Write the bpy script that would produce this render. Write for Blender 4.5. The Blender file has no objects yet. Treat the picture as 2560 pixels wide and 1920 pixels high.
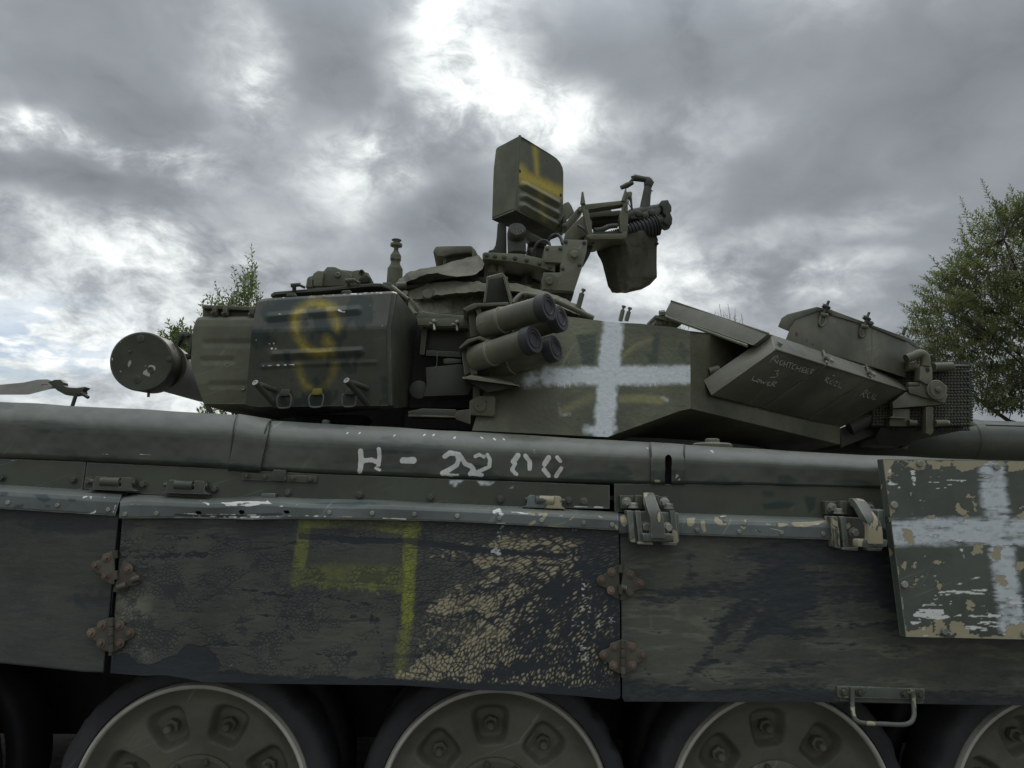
import bpy, bmesh, math, random
import numpy as np
from mathutils import Vector, Matrix, Euler
R_ = math.radians
random.seed(7); RNG = np.random.default_rng(7)
SC = bpy.context.scene
COL = SC.collection

# ------------------------------------------------------------------ camera
YAW, PITCH, ROLL, FPX = 0.03888, 0.14272, 0.02415, 1775.0
CAM = np.array([0.0, -1.92, 1.30])
def _basis():
    f = np.array([math.sin(YAW)*math.cos(PITCH), math.cos(YAW)*math.cos(PITCH), math.sin(PITCH)])
    r = np.array([math.cos(YAW), -math.sin(YAW), 0.0]); u = np.cross(r, f)
    return math.cos(ROLL)*r+math.sin(ROLL)*u, -math.sin(ROLL)*r+math.cos(ROLL)*u, f
CR, CU, CF = _basis()
cam_data = bpy.data.cameras.new('camera'); cam = bpy.data.objects.new('camera', cam_data); COL.objects.link(cam)
cam.matrix_world = Matrix(((CR[0], CU[0], -CF[0], CAM[0]), (CR[1], CU[1], -CF[1], CAM[1]), (CR[2], CU[2], -CF[2], CAM[2]), (0, 0, 0, 1)))
cam_data.sensor_width = 36.0; cam_data.lens = FPX/2560*36.0
cam_data.clip_start = 0.05; cam_data.clip_end = 3000
SC.camera = cam

# ------------------------------------------------------------------ view
SC.view_settings.view_transform = 'Standard'; SC.view_settings.look = 'None'
SC.view_settings.gamma = 1.0; SC.view_settings.use_curve_mapping = False
SC.view_settings.exposure = 0.0
SC.render.resolution_x, SC.render.resolution_y = 1024, 768

# ------------------------------------------------------------------ sun behind thin cloud
SUN_EL, SUN_AZ = R_(32.0), R_(0.5)
sl = bpy.data.lights.new('sun', 'SUN'); sl.energy = 0.9; sl.angle = R_(20); sl.color = (1.0, 0.95, 0.87)
so = bpy.data.objects.new('sun', sl); COL.objects.link(so)
so.location = (0, 20, 20)
so.rotation_euler = Vector((math.sin(SUN_AZ)*math.cos(SUN_EL), math.cos(SUN_AZ)*math.cos(SUN_EL), math.sin(SUN_EL))).to_track_quat('Z', 'Y').to_euler()

# ------------------------------------------------------------------ node helper
class NT:
    def __init__(s, tree): s.t = tree; s.n = tree.nodes; s.l = tree.links
    def new(s, typ, **kw):
        n = s.n.new(typ)
        for k, v in kw.items(): setattr(n, k, v)
        return n
    def put(s, sock, v):
        if isinstance(v, bpy.types.NodeSocket): s.l.new(v, sock)
        elif isinstance(v, (tuple, list)) and sock.type == 'RGBA' and len(v) == 3: sock.default_value = (*v, 1)
        elif v is not None: sock.default_value = v
    def math(s, op, a, b=None, c=None, clamp=False):
        n = s.new('ShaderNodeMath', operation=op, use_clamp=clamp)
        for i, v in enumerate((a, b, c)): 
            if v is not None: s.put(n.inputs[i], v)
        return n.outputs[0]
    def vmath(s, op, a, b=None, out=0):
        n = s.new('ShaderNodeVectorMath', operation=op)
        s.put(n.inputs[0], a)
        if b is not None:
            if op == 'SCALE': s.put(n.inputs[3], b)
            else: s.put(n.inputs[1], b)
        return n.outputs[out]
    def mix(s, f, a, b, typ='RGBA', blend='MIX'):
        n = s.new('ShaderNodeMix', data_type=typ)
        if typ == 'RGBA': n.blend_type = blend
        s.put(n.inputs[0], f)
        i = {'FLOAT': (2, 3, 0), 'VECTOR': (4, 5, 1), 'RGBA': (6, 7, 2)}[typ]
        s.put(n.inputs[i[0]], a); s.put(n.inputs[i[1]], b)
        return n.outputs[i[2]]
    def noise(s, vec, scale, detail=4, rough=0.55, dist=0.0, out=0):
        n = s.new('ShaderNodeTexNoise')
        s.put(n.inputs['Vector'], vec); s.put(n.inputs['Scale'], scale); s.put(n.inputs['Detail'], detail)
        s.put(n.inputs['Roughness'], rough); s.put(n.inputs['Distortion'], dist)
        return n.outputs[out]
    def voro(s, vec, scale, feature='DISTANCE_TO_EDGE', rnd=1.0, out=0):
        n = s.new('ShaderNodeTexVoronoi', feature=feature)
        s.put(n.inputs['Vector'], vec); s.put(n.inputs['Scale'], scale); s.put(n.inputs['Randomness'], rnd)
        return n.outputs[out]
    def ramp(s, x, lo, hi, a=0.0, b=1.0, smooth=True):
        n = s.new('ShaderNodeMapRange', interpolation_type='SMOOTHSTEP' if smooth else 'LINEAR')
        for i, v in zip(('Value', 'From Min', 'From Max', 'To Min', 'To Max'), (x, lo, hi, a, b)): s.put(n.inputs[i], v)
        return n.outputs[0]
    def attr(s, name, vec=False):
        n = s.new('ShaderNodeAttribute', attribute_name=name)
        return n.outputs['Vector' if vec else 'Fac']
    def scale(s, vec, xyz):
        return s.vmath('MULTIPLY', vec, xyz)

# ------------------------------------------------------------------ world: broken overcast
def pix_dir(px, py):
    d = CF + (px-1280)/FPX*CR - (py-960)/FPX*CU
    return d/np.linalg.norm(d)
W = bpy.data.worlds.new('World'); SC.world = W; W.use_nodes = True
W.node_tree.nodes.clear()
w = NT(W.node_tree)
sky = w.new('ShaderNodeTexSky', sky_type='NISHITA'); sky.sun_disc = False
sky.sun_elevation = SUN_EL; sky.sun_rotation = SUN_AZ
dirv = w.new('ShaderNodeTexCoord').outputs['Generated']
sx = w.new('ShaderNodeSeparateXYZ'); w.put(sx.inputs[0], dirv)
zc = w.math('ADD', w.math('MAXIMUM', sx.outputs[2], 0.0), 0.24)
cb = w.new('ShaderNodeCombineXYZ')
w.put(cb.inputs[0], w.math('DIVIDE', sx.outputs[0], zc)); w.put(cb.inputs[1], w.math('DIVIDE', sx.outputs[1], zc)); w.put(cb.inputs[2], 0.37)
pl = cb.outputs[0]
warp = w.vmath('SCALE', w.vmath('SUBTRACT', w.noise(pl, 1.3, 3, out=1), (0.5, 0.5, 0.5)), 0.55)
plw = w.vmath('ADD', pl, warp)
nbig = w.noise(w.vmath('ADD', plw, (3.1, 1.7, 0)), 1.05, 3, 0.5)
dsc = w.scale(dirv, (1.0, 1.0, 1.45))
dsw = w.vmath('ADD', dsc, w.vmath('SCALE', w.vmath('SUBTRACT', w.noise(dsc, 5.0, 3, .55, out=1), (.5, .5, .5)), .16))
nmid = w.mix(.62, w.noise(w.vmath('ADD', plw, (9.4, 4.2, 2)), 2.7, 5, 0.55), w.noise(w.vmath('ADD', dsw, (2.4, 7.2, 1)), 6.2, 4, 0.5), 'FLOAT')
nfin = w.mix(.6, w.noise(plw, 7.0, 6, 0.60, 0.3), w.noise(dsw, 21, 8, 0.66, .2), 'FLOAT')
dw = w.vmath('ADD', dirv, w.vmath('SCALE', w.vmath('SUBTRACT', w.noise(pl, 2.2, 4, 0.6, out=1), (0.5, 0.5, 0.5)), 0.13))
def blob(px, py, s, amp, sxy=(1, 1)):
    d0 = pix_dir(px, py)
    v = w.vmath('SUBTRACT', dw, tuple(d0))
    v = w.scale(v, (1/(s*sxy[0]), 1/(s*0.8), 1/(s*sxy[1])))
    e = w.ramp(w.vmath('LENGTH', v, out=1), 0.0, 1.0, amp, 0.0)
    return e
tot = None
for b in [
    (1110, 40, .17, .16, (.7, 1.3)), (1240, 265, .13, .24, (1.5, .6)), (1150, 180, .16, .16), (1090, 110, .07, .12), (1430, 330, .12, .12), (1420, 310, .10, .26, (1.2, .7)),
    (300, 385, .13, .50, (1.9, .42)), (90, 320, .10, .38, (1.5, .4)), (150, 560, .16, .12, (1.6, .5)), (640, 165, .11, .22, (.8, 1.3)),
    (700, 215, .07, .2, (.7, .9)), (900, 440, .12, .26, (1, 1)), (930, 330, .09, .2, (.7, 1.1)), (470, 600, .16, .16, (1.8, .4)), (300, 760, .26, .20, (1.6, .6)), (120, 900, .24, .22, (1.6, .6)), (420, 660, .14, .12, (1.4, .5)),
    (1720, 340, .13, .10, (1, .9)), (1700, 600, .2, .18, (1.5, .5)), (1760, 700, .2, .2, (1.6, .35)), (2180, 560, .14, .14, (1.6, .3)), (2060, 700, .12, .17, (1.6, .3)),
    (180, 430, .11, -.34, (1.7, .5)), (330, 180, .26, -.1, (1.6, .7)), (900, 110, .13, -.16, (1.0, 1.1)), (880, 240, .09, -.10), (1130, 480, .12, -.18), (1040, 560, .15, -.13, (1.4, .6)),
    (1500, 130, .14, -.10), (1560, 330, .07, -.05), (2250, 260, .4, -.08, (1.3, 1.0)), (1880, 520, .16, -.13, (1.6, .5)), (2420, 420, .2, -.06), (1400, 420, .10, -.15), (240, 540, .09, -.22, (1.3, .4)), (2000, 640, .12, -.08, (1.8, .3)), (560, 580, .1, -.12, (1.5, .4))]:
    e = blob(*b)
    tot = e if tot is None else w.math('ADD', tot, e)
val = w.math('ADD', w.math('MULTIPLY', tot, w.ramp(w.math('ADD', nmid, w.math('MULTIPLY', w.math('SUBTRACT', nfin, .5), .8)), .34, .66, .25, 1.5)), 0.315)
val = w.math('ADD', val, w.math('MULTIPLY', w.math('SUBTRACT', nbig, 0.5), 0.75))
val = w.math('ADD', val, w.math('MULTIPLY', w.math('SUBTRACT', nmid, 0.5), 1.15))
val = w.math('ADD', val, w.math('MULTIPLY', w.math('SUBTRACT', nfin, 0.5), w.ramp(val, 0.15, 0.8, 0.36, 0.85)))
cr = w.new('ShaderNodeValToRGB'); w.put(cr.inputs[0], val)
el = cr.color_ramp.elements
el[0].position = 0.0; el[0].color = (0.157, 0.174, 0.192, 1)
el[1].position = 1.0; el[1].color = (0.93, 0.95, 0.94, 1)
for p_, c_ in ((0.22, (0.234, 0.257, 0.280)), (0.45, (0.387, 0.413, 0.432)), (0.68, (0.60, 0.632, 0.637))):
    e = el.new(p_); e.color = (*c_, 1)
# an overcast sky is brighter towards the zenith
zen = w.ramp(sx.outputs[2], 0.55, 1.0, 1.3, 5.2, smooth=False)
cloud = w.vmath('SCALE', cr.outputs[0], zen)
# blue breaks low over the left of the view
gap = w.ramp(nmid, 0.36, 0.44, 1.0, 0.0)
gdir = blob(10, 870, .2, 1.0, (1.4, .55)); gdir2 = blob(1285, 205, .035, 1.0, (1, 1.2))
hole = w.math('MULTIPLY', w.math('ADD', w.math('MULTIPLY', gdir, w.ramp(w.noise(pl, 5.5, 4, .55), 0.44, 0.56, 1.0, 0.0)), w.math('MULTIPLY', gdir2, 0.25)), 0.8, clamp=True)
blue = w.vmath('SCALE', sky.outputs[0], 0.14)
blue = w.mix(0.6, blue, (0.09, 0.17, 0.33))
skyc = w.mix(hole, cloud, blue)
# ground half of the world stays dull
skyc = w.mix(w.ramp(sx.outputs[2], -0.06, 0.0), (0.09, 0.09, 0.085), skyc)
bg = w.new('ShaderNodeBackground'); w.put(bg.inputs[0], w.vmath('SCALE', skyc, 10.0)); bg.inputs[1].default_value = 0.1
wo = w.new('ShaderNodeOutputWorld'); w.l.new(bg.outputs[0], wo.inputs[0])
W.cycles_visibility.camera = True

# ------------------------------------------------------------------ pixel helpers: a photo pixel on the vertical plane y = Y of the tank
def at(px, py, Y):
    d = CF + (px-1280)/FPX*CR - (py-960)/FPX*CU
    return CAM + d*((Y-CAM[1])/d[1])
def to_px(P):
    q = np.asarray(P, float)-CAM; d = q@CF
    return np.stack([1280+FPX*(q@CR)/d, 960-FPX*(q@CU)/d], -1)
def crop(x0, y0, k): return lambda x, y: (x0+x*k, y0+y*k)
cA = crop(260, 680, .28933); cB = crop(600, 640, .22604); cC = crop(940, 600, .24412); cD = crop(1180, 320, .24412)
cE = crop(980, 660, .21700); cF = crop(1000, 850, .31646); cG = crop(1600, 700, .33454); cH = crop(2080, 840, .21700)
cI = crop(0, 900, .28933); cJ = crop(540, 1000, .28933); cK = crop(1080, 1060, .28933); cL = crop(1540, 1080, .34358)
cM = crop(0, 1340, .34358); cN = crop(660, 1350, .34358); cO = crop(1300, 1350, .34358); cQ = crop(1960, 1100, .49423)
cS = crop(0, 0, 1.0); cP6 = crop(700, 1300, .18083); cP7 = crop(1100, 1300, .27728); cP8 = crop(2180, 1120, .30135)
cV = crop(0, 0, 1.15732)
def pts(c, *xy): return [c(x, y) for x, y in xy]
def V3(c, x, y, Y): return at(*c(x, y), Y)
def mpp(Y): return (Y-CAM[1])/FPX       # metres per photo pixel, near enough
# ------------------------------------------------------------------ materials
def new_mat(name):
    m = bpy.data.materials.new(name); m.use_nodes = True
    m.node_tree.nodes.clear()
    t = NT(m.node_tree)
    b = t.new('ShaderNodeBsdfPrincipled'); o = t.new('ShaderNodeOutputMaterial'); t.l.new(b.outputs[0], o.inputs[0])
    return m, t, b
def obj_vec(t):
    v = t.new('ShaderNodeTexCoord').outputs['Object']
    r = t.new('ShaderNodeObjectInfo').outputs['Random']
    return t.vmath('ADD', v, t.vmath('SCALE', (3.7, 5.1, 2.3), r))
def thresh(t, a, n, sharp, k):
    """a painted coverage a, its edge broken by the noise n"""
    x = t.math('ADD', a, t.math('MULTIPLY', t.math('SUBTRACT', n, 0.5), k))
    return t.ramp(x, 0.5-0.5/sharp, 0.5+0.5/sharp)
TAN = (0.46, 0.40, 0.26); WHITE = (0.76, 0.80, 0.81); YEL = (0.50, 0.38, 0.05); YGR = (0.27, 0.29, 0.035)
def paint(name, base, var=0.22, rough=0.5, tan=0.0, chips=0.0, grain=0.0, cast=0.0, dust_sheen=0.25, streak=0.18, rust=0.0, metallic=0.0, spec=0.4, yel=YEL, marks=True, wear=0.0):
    m, t, b = new_mat(name)
    v = obj_vec(t)
    n1 = t.noise(v, 2.6, 5, .6); n2 = t.noise(v, 14, 6, .65, .3); n3 = t.noise(v, 70, 4, .6)
    st = t.noise(t.scale(v, (16, 16, 1.3)), 1.0, 5, .6)
    dark = tuple(c*(1-var*1.5) for c in base); lite = tuple(c*(1+var*1.1) for c in base)
    c = t.mix(t.ramp(n1, .35, .66), dark, lite)
    c = t.mix(t.math('MULTIPLY', t.ramp(n2, .50, .68), var), c, tuple(x*0.45 for x in base))
    c = t.mix(t.math('MULTIPLY', t.ramp(st, .50, .72), streak), c, (0.15, 0.145, 0.115))
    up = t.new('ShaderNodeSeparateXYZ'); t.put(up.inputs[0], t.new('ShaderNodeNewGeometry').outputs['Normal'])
    du = t.math('MULTIPLY', t.math('MULTIPLY', t.ramp(up.outputs[2], .2, .95), dust_sheen*2.0), t.ramp(n2, .3, .65))
    c = t.mix(t.math('MINIMUM', du, 0.75), c, (0.20, 0.19, 0.155))  # dust on upward faces, doubling as sky sheen painted into the colour
    c = t.mix(t.math('MULTIPLY', t.ramp(n3, .60, .75), .35), c, tuple(x*0.5 for x in base))
    h = t.math('MULTIPLY', n2, 0.25)
    if marks:
        dk = t.attr('a_dark'); c = t.mix(thresh(t, dk, n2, 1.6, .7), c, tuple(x*k for x, k in zip(base, (.42, .55, .62))))
        ye = t.attr('a_yellow'); c = t.mix(t.math('MULTIPLY', thresh(t, ye, n2, 1.15, .45), t.ramp(n3, .25, .5, .55, 1.0)), c, yel)
    if marks:
        wh = t.attr('a_white'); c = t.mix(t.math('MULTIPLY', thresh(t, wh, t.mix(.72, n2, n3, 'FLOAT'), 1.5, .55), .93), c, t.mix(n3, tuple(x*.75 for x in WHITE), WHITE))
    if tan > 0 or marks:
        a = t.attr('a_tan')
        nt = t.noise(v, 11, 5, .5, .7)
        nt = t.math('ADD', t.math('MULTIPLY', t.math('SUBTRACT', nt, .5), 1.5), .5)
        x = t.math('ADD', t.math('ADD', nt, (-1.0+tan) if tan > 0 else -1.3), t.math('MULTIPLY', a, .5 if tan > 0 else .95))
        mk = t.ramp(x, -.30, -.285)
        edge = t.math('SUBTRACT', t.ramp(x, -.325, -.31), mk, clamp=True)
        c = t.mix(t.math('MULTIPLY', edge, .8), c, tuple(x*0.4 for x in base))
        c = t.mix(mk, c, t.mix(n2, tuple(x*0.75 for x in TAN), TAN))
        h = t.math('SUBTRACT', h, t.math('MULTIPLY', mk, .5))
    if marks == 'worn':
        mt = t.attr('m_tan'); c = t.mix(mt, c, t.mix(n2, tuple(x*0.75 for x in TAN), TAN)); h = t.math('SUBTRACT', h, t.math('MULTIPLY', mt, .5))
        c = t.mix(t.attr('m_rim'), c, tuple(x*.5 for x in base)); c = t.mix(t.attr('m_scr'), c, (0.78, 0.78, 0.72))
    if marks:
        lt = t.attr('a_letter'); nl = t.mix(.45, n2, t.noise(t.scale(v, (150, 150, 60)), 1.0, 5, .7), 'FLOAT')
        lm = thresh(t, lt, nl, 5, 1.4); c = t.mix(t.math('MULTIPLY', lm, t.ramp(nl, .3, .6, .72, 1.0)), c, t.mix(n3, (.60, .60, .55), (.78, .78, .72)))
        sc = t.attr('a_scrape'); ns = t.noise(t.scale(v, (22, 22, 150)), 1.0, 4, .65); nb = t.noise(v, 45, 4, .6)
        c = t.mix(thresh(t, t.math('MULTIPLY', sc, .62), t.mix(.4, ns, nb, 'FLOAT'), 9, 1.5), c, (0.78, 0.78, 0.72))
    for k_, (sx_, sz_) in enumerate(((2.2, 150.0), (60.0, 5.0))):
        rot = t.new('ShaderNodeVectorRotate', rotation_type='Y_AXIS'); t.put(rot.inputs['Vector'], v); rot.inputs['Angle'].default_value = (.35, -.6)[k_]
        sl_ = t.noise(t.scale(rot.outputs[0], (sx_, 8.0, sz_)), 1.0, 2, .5)
        c = t.mix(t.math('MULTIPLY', t.math('MULTIPLY', t.ramp(sl_, .665, .70), t.ramp(n1, .48, .62)), .35), c, tuple(min(.6, x*2.4+.03) for x in base))
    if chips > 0:
        nc = t.math('ADD', t.noise(v, 33, 3, .5), t.math('MULTIPLY', t.noise(v, 5, 2), .35))
        k = t.ramp(nc, 0.98-chips, 0.99-chips)
        c = t.mix(k, c, (0.66, 0.67, 0.63)); h = t.math('SUBTRACT', h, t.math('MULTIPLY', k, .4))
    if rust > 0:
        nr = t.noise(v, 19, 5, .6)
        c = t.mix(t.ramp(nr, .72-rust, .80-rust), c, t.mix(n3, (0.06, 0.03, 0.018), (0.13, 0.065, 0.038)))
    if cast > 0: h = t.math('ADD', h, t.math('MULTIPLY', t.noise(v, 60, 3, .6), 1.6))
    if grain > 0: h = t.math('ADD', h, t.math('MULTIPLY', n3, .6))
    if wear > 0:
        bv = t.new('ShaderNodeBevel', samples=4); bv.inputs['Radius'].default_value = .005
        dt = t.vmath('DOT_PRODUCT', bv.outputs[0], t.new('ShaderNodeNewGeometry').outputs['Normal'], out=1)
        em = t.math('MULTIPLY', t.ramp(dt, .985, .90), t.math('MULTIPLY', t.ramp(n2, .35, .6), wear))
        c = t.mix(em, c, tuple(min(.5, x*2.3+.05) for x in base))
    t.put(b.inputs['Base Color'], c); t.put(b.inputs['Metallic'], metallic); t.put(b.inputs['Specular IOR Level'], spec)
    t.put(b.inputs['Roughness'], t.math('ADD', rough-.08, t.math('MULTIPLY', n2, .2)))
    bp = t.new('ShaderNodeBump'); bp.inputs['Strength'].default_value = 0.35+cast; bp.inputs['Distance'].default_value = 0.0025
    t.put(bp.inputs['Height'], h); t.l.new(bp.outputs[0], b.inputs['Normal'])
    return m
def rubber_skirt():
    m, t, b = new_mat('weathered_skirt_rubber')
    v = t.new('ShaderNodeTexCoord').outputs['Object']
    n1 = t.noise(v, 4, 5, .6); n2 = t.noise(v, 30, 5, .6); n3 = t.noise(v, 130, 3, .6)
    nh = t.noise(t.scale(v, (12, 12, 55)), 1.0, 6, .68, .5)          # long horizontal brushing
    navy = t.mix(t.mix(.5, n2, nh, 'FLOAT'), (0.018, 0.021, 0.025), (0.050, 0.056, 0.062))
    oliv = t.mix(t.ramp(n1, .35, .65), (0.066, 0.072, 0.058), (0.108, 0.107, 0.084))
    oliv = t.mix(t.math('MULTIPLY', t.ramp(nh, .42, .64), .40), oliv, (0.046, 0.050, 0.046))
    oliv = t.mix(t.math('MULTIPLY', t.ramp(n3, .55, .72), .35), oliv, (0.15, 0.15, 0.12))
    col = t.mix(t.attr('m_lite'), oliv, (0.21, 0.21, 0.15))
    tanc = t.mix(n2, (0.34, 0.285, 0.17), (0.47, 0.41, 0.265))
    col = t.mix(t.math('MULTIPLY', t.attr('m_tan'), t.ramp(n3, .28, .42, .35, 1.0)), col, tanc)
    yf = t.math('MULTIPLY', t.attr('m_yel'), t.ramp(n3, .3, .6, .6, 1.0))
    col = t.mix(yf, col, t.mix(n2, (0.21, 0.23, 0.04), (0.38, 0.41, 0.06)))
    keep = t.math('MULTIPLY', t.attr('m_keep'), t.ramp(n3, .25, .35, .6, 1.0))
    c = t.mix(t.math('MULTIPLY', yf, .45), t.mix(keep, navy, col), (0.26, 0.28, 0.05))
    c = t.mix(t.math('MULTIPLY', t.attr('m_wht'), t.ramp(n3, .35, .5, .3, 1.0)), c, (0.74, 0.76, 0.74))
    t.put(b.inputs['Base Color'], c); t.put(b.inputs['Roughness'], t.mix(keep, .46, .6, 'FLOAT')); b.inputs['Specular IOR Level'].default_value = .4
    h = t.math('ADD', t.math('MULTIPLY', keep, .8), t.math('ADD', t.math('MULTIPLY', nh, .9), t.math('MULTIPLY', n2, .5)))
    bp = t.new('ShaderNodeBump'); bp.inputs['Strength'].default_value = .55; bp.inputs['Distance'].default_value = .0025
    t.put(bp.inputs['Height'], h); t.l.new(bp.outputs[0], b.inputs['Normal'])
    return m
def leafmat(name, a, bcol):
    m, t, b = new_mat(name)
    v = t.new('ShaderNodeTexCoord').outputs['Object']
    isl = t.new('ShaderNodeNewGeometry').outputs['Random Per Island']
    c = t.mix(isl, a, bcol)
    c = t.mix(t.ramp(t.noise(v, 1.6, 3), .4, .65), c, tuple(x*.62 for x in a))
    t.put(b.inputs['Base Color'], c); b.inputs['Roughness'].default_value = .5
    tr = t.new('ShaderNodeBsdfTranslucent'); t.put(tr.inputs[0], t.mix(.5, c, (0.18, 0.24, 0.05)))
    mx = t.new('ShaderNodeMixShader'); mx.inputs[0].default_value = .42
    t.l.new(b.outputs[0], mx.inputs[1]); t.l.new(tr.outputs[0], mx.inputs[2])
    t.l.new(mx.outputs[0], [n for n in t.n if n.type == 'OUTPUT_MATERIAL'][0].inputs[0])
    return m
M = {
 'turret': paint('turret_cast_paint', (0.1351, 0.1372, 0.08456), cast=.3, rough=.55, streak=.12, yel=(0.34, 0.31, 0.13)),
 'olive': paint('olive_paint', (0.1326, 0.1346, 0.0847), dust_sheen=.4, wear=.95, rough=.5, chips=.0),  # upward faces painted paler, partly dust, partly sheen from above
 'bin': paint('bin_paint', (0.082, 0.084, 0.063), wear=.95, rough=.5, chips=.012, streak=.1, spec=.25),
 'bin_old': paint('old_bin_paint', (0.1265, 0.1285, 0.08363), wear=.95, rough=.55, chips=.0),
 'era': paint('armour_block_paint', (0.1452, 0.1444, 0.1015), wear=.95, rough=.5, dust_sheen=.55),  # strong setting: sky sheen on the front strips is put into the colour
 'launcher': paint('launcher_paint', (0.165, 0.160, 0.112), wear=.95, rough=.5, dust_sheen=.1, streak=.08, rust=.0),
 'fender': paint('fender_paint', (0.07903, 0.08512, 0.06261), rough=.33, streak=.06, var=.16, spec=.5, dust_sheen=.2, chips=.004),
 'plate': paint('side_plate_paint', (0.07896, 0.08534, 0.06213), wear=.95, rough=.45, streak=.05, var=.14),
 'strip': paint('strip_paint', (0.1276, 0.1464, 0.133), wear=.95, rough=.42, tan=.005, chips=.03, streak=.05, spec=.5),
 'strip_tan': paint('strip_peeling_paint', (0.1387, 0.1567, 0.1481), wear=.95, rough=.45, tan=.2, chips=.03, streak=.05, spec=.5),
 'panel': paint('panel_peeling_paint', (0.0882, 0.1, 0.08184), wear=.95, rough=.42, tan=.02, chips=.006, marks='worn', streak=.08, spec=.5),
 'bracket': paint('bracket_paint', (0.1387, 0.1493, 0.1233), wear=.95, rough=.45, tan=.1, chips=.03),
 'bolt': paint('bolt_paint', (0.32, 0.32, 0.27), rough=.45, metallic=.3, marks=False),
 'boltdark': paint('dark_bolt_paint', (0.09039, 0.09543, 0.07076), rough=.45, marks=False),
 'rusty': paint('rusty_steel', (0.105, 0.095, 0.072), rough=.7, rust=.11, marks=False),
 'rustbolt': paint('rusted_bolt', (0.19, 0.135, 0.10), rough=.7, rust=.08, marks=False),
 'wheel': paint('wheel_paint', (0.155, 0.152, 0.115), chips=.006, rust=.04, rough=.5, dust_sheen=.05, var=.2),
 'rim': paint('worn_rim_steel', (0.60, 0.555, 0.48), rough=.5, var=.2, rust=.0, marks=False),
 'tyre': paint('tyre_rubber', (0.046, 0.046, 0.048), rough=.65, dust_sheen=.1, streak=.1, marks=False),
 'black': paint('black_rubber', (0.052, 0.051, 0.055), rough=.55, dust_sheen=.1, streak=.05, marks=False),
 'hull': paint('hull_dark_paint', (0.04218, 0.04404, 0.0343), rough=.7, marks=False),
 'canvas': paint('olive_canvas', (0.07231, 0.07096, 0.04824), rough=.9, grain=1, spec=.1, marks=False),
 'cover': paint('padded_cover_cloth', (0.22, 0.21, 0.165), rough=.9, var=.4, grain=1, spec=.1, marks=False),
 'liner': paint('foam_liner', (0.21, 0.205, 0.15), rough=.9, cast=.35, spec=.1, marks=False),
 'gun': paint('gun_metal_paint', (0.06351, 0.06552, 0.04738), rough=.5, marks=False),
 'web': paint('webbing_cloth', (0.17, 0.16, 0.135), rough=.9, grain=1, marks=False),
 'chalk': paint('chalk_line', (0.62, 0.62, 0.58), rough=.9, var=.06, streak=0, marks=False),
 'whitepaint': paint('bare_white_primer', (0.55, 0.53, 0.50), rough=.6, var=.2, marks=False),
 'yellowclip': paint('yellow_oversprayed_paint', (0.3615, 0.3058, 0.0536), rough=.5, var=.4, marks=False),
 'brass': paint('rust_speck', (0.1476, 0.07268, 0.04692), rough=.8, marks=False),
 'bark': paint('bark', (0.07, 0.058, 0.045), rough=.9, cast=.5, marks=False),
 'ground': paint('trodden_gravel', (0.045, 0.044, 0.036), rough=.95, var=.35, cast=.5, marks=False),
 'skirt': rubber_skirt(),
 'leaf': leafmat('tree_leaf', (0.17, 0.20, 0.092), (0.28, 0.30, 0.15)),
 'leaf2': leafmat('sapling_leaf', (0.16, 0.22, 0.085), (0.27, 0.34, 0.14)),
}

# ------------------------------------------------------------------ objects
def link(o): COL.objects.link(o); return o
def thing(name, label, cat, loc=(0, 0, 0), group=None):
    o = link(bpy.data.objects.new(name, None)); o.location = loc; o.empty_display_size = .1
    o['label'] = label; o['category'] = cat
    if group: o['group'] = group
    return o
WORLD = {}
def place(o, parent, loc):
    """loc is in the world; parents are only ever moved, never turned or scaled"""
    loc = Vector(loc); WORLD[o.name] = loc
    if parent is not None:
        o.parent = parent; o.location = loc - WORLD.get(parent.name, parent.location)
    else: o.location = loc
    return o
def from_bm(name, bm, mat, parent=None, smooth=40, origin=None, recalc=True):
    if recalc: bmesh.ops.recalc_face_normals(bm, faces=bm.faces)
    me = bpy.data.meshes.new(name)
    if origin is None:
        a = np.array([v.co for v in bm.verts]); origin = (a.min(0)+a.max(0))/2
    for v in bm.verts: v.co -= Vector(origin)
    bm.to_mesh(me); bm.free()
    fin(me, smooth); me.materials.append(M[mat] if isinstance(mat, str) else mat)
    return place(link(bpy.data.objects.new(name, me)), parent, origin)
def fin(me, smooth):
    if smooth:
        me.polygons.foreach_set('use_smooth', np.ones(len(me.polygons), bool))
        me.set_sharp_from_angle(angle=R_(smooth))
def inst(name, me, parent, loc, axis=(0, -1, 0), spin=0.0, scale=1.0):
    o = link(bpy.data.objects.new(name, me))
    q = Vector(axis).to_track_quat('Z', 'Y')
    o.rotation_euler = (q.to_matrix() @ Matrix.Rotation(spin, 3, 'Z')).to_euler(); o.scale = (scale,)*3
    return place(o, parent, loc)

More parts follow.
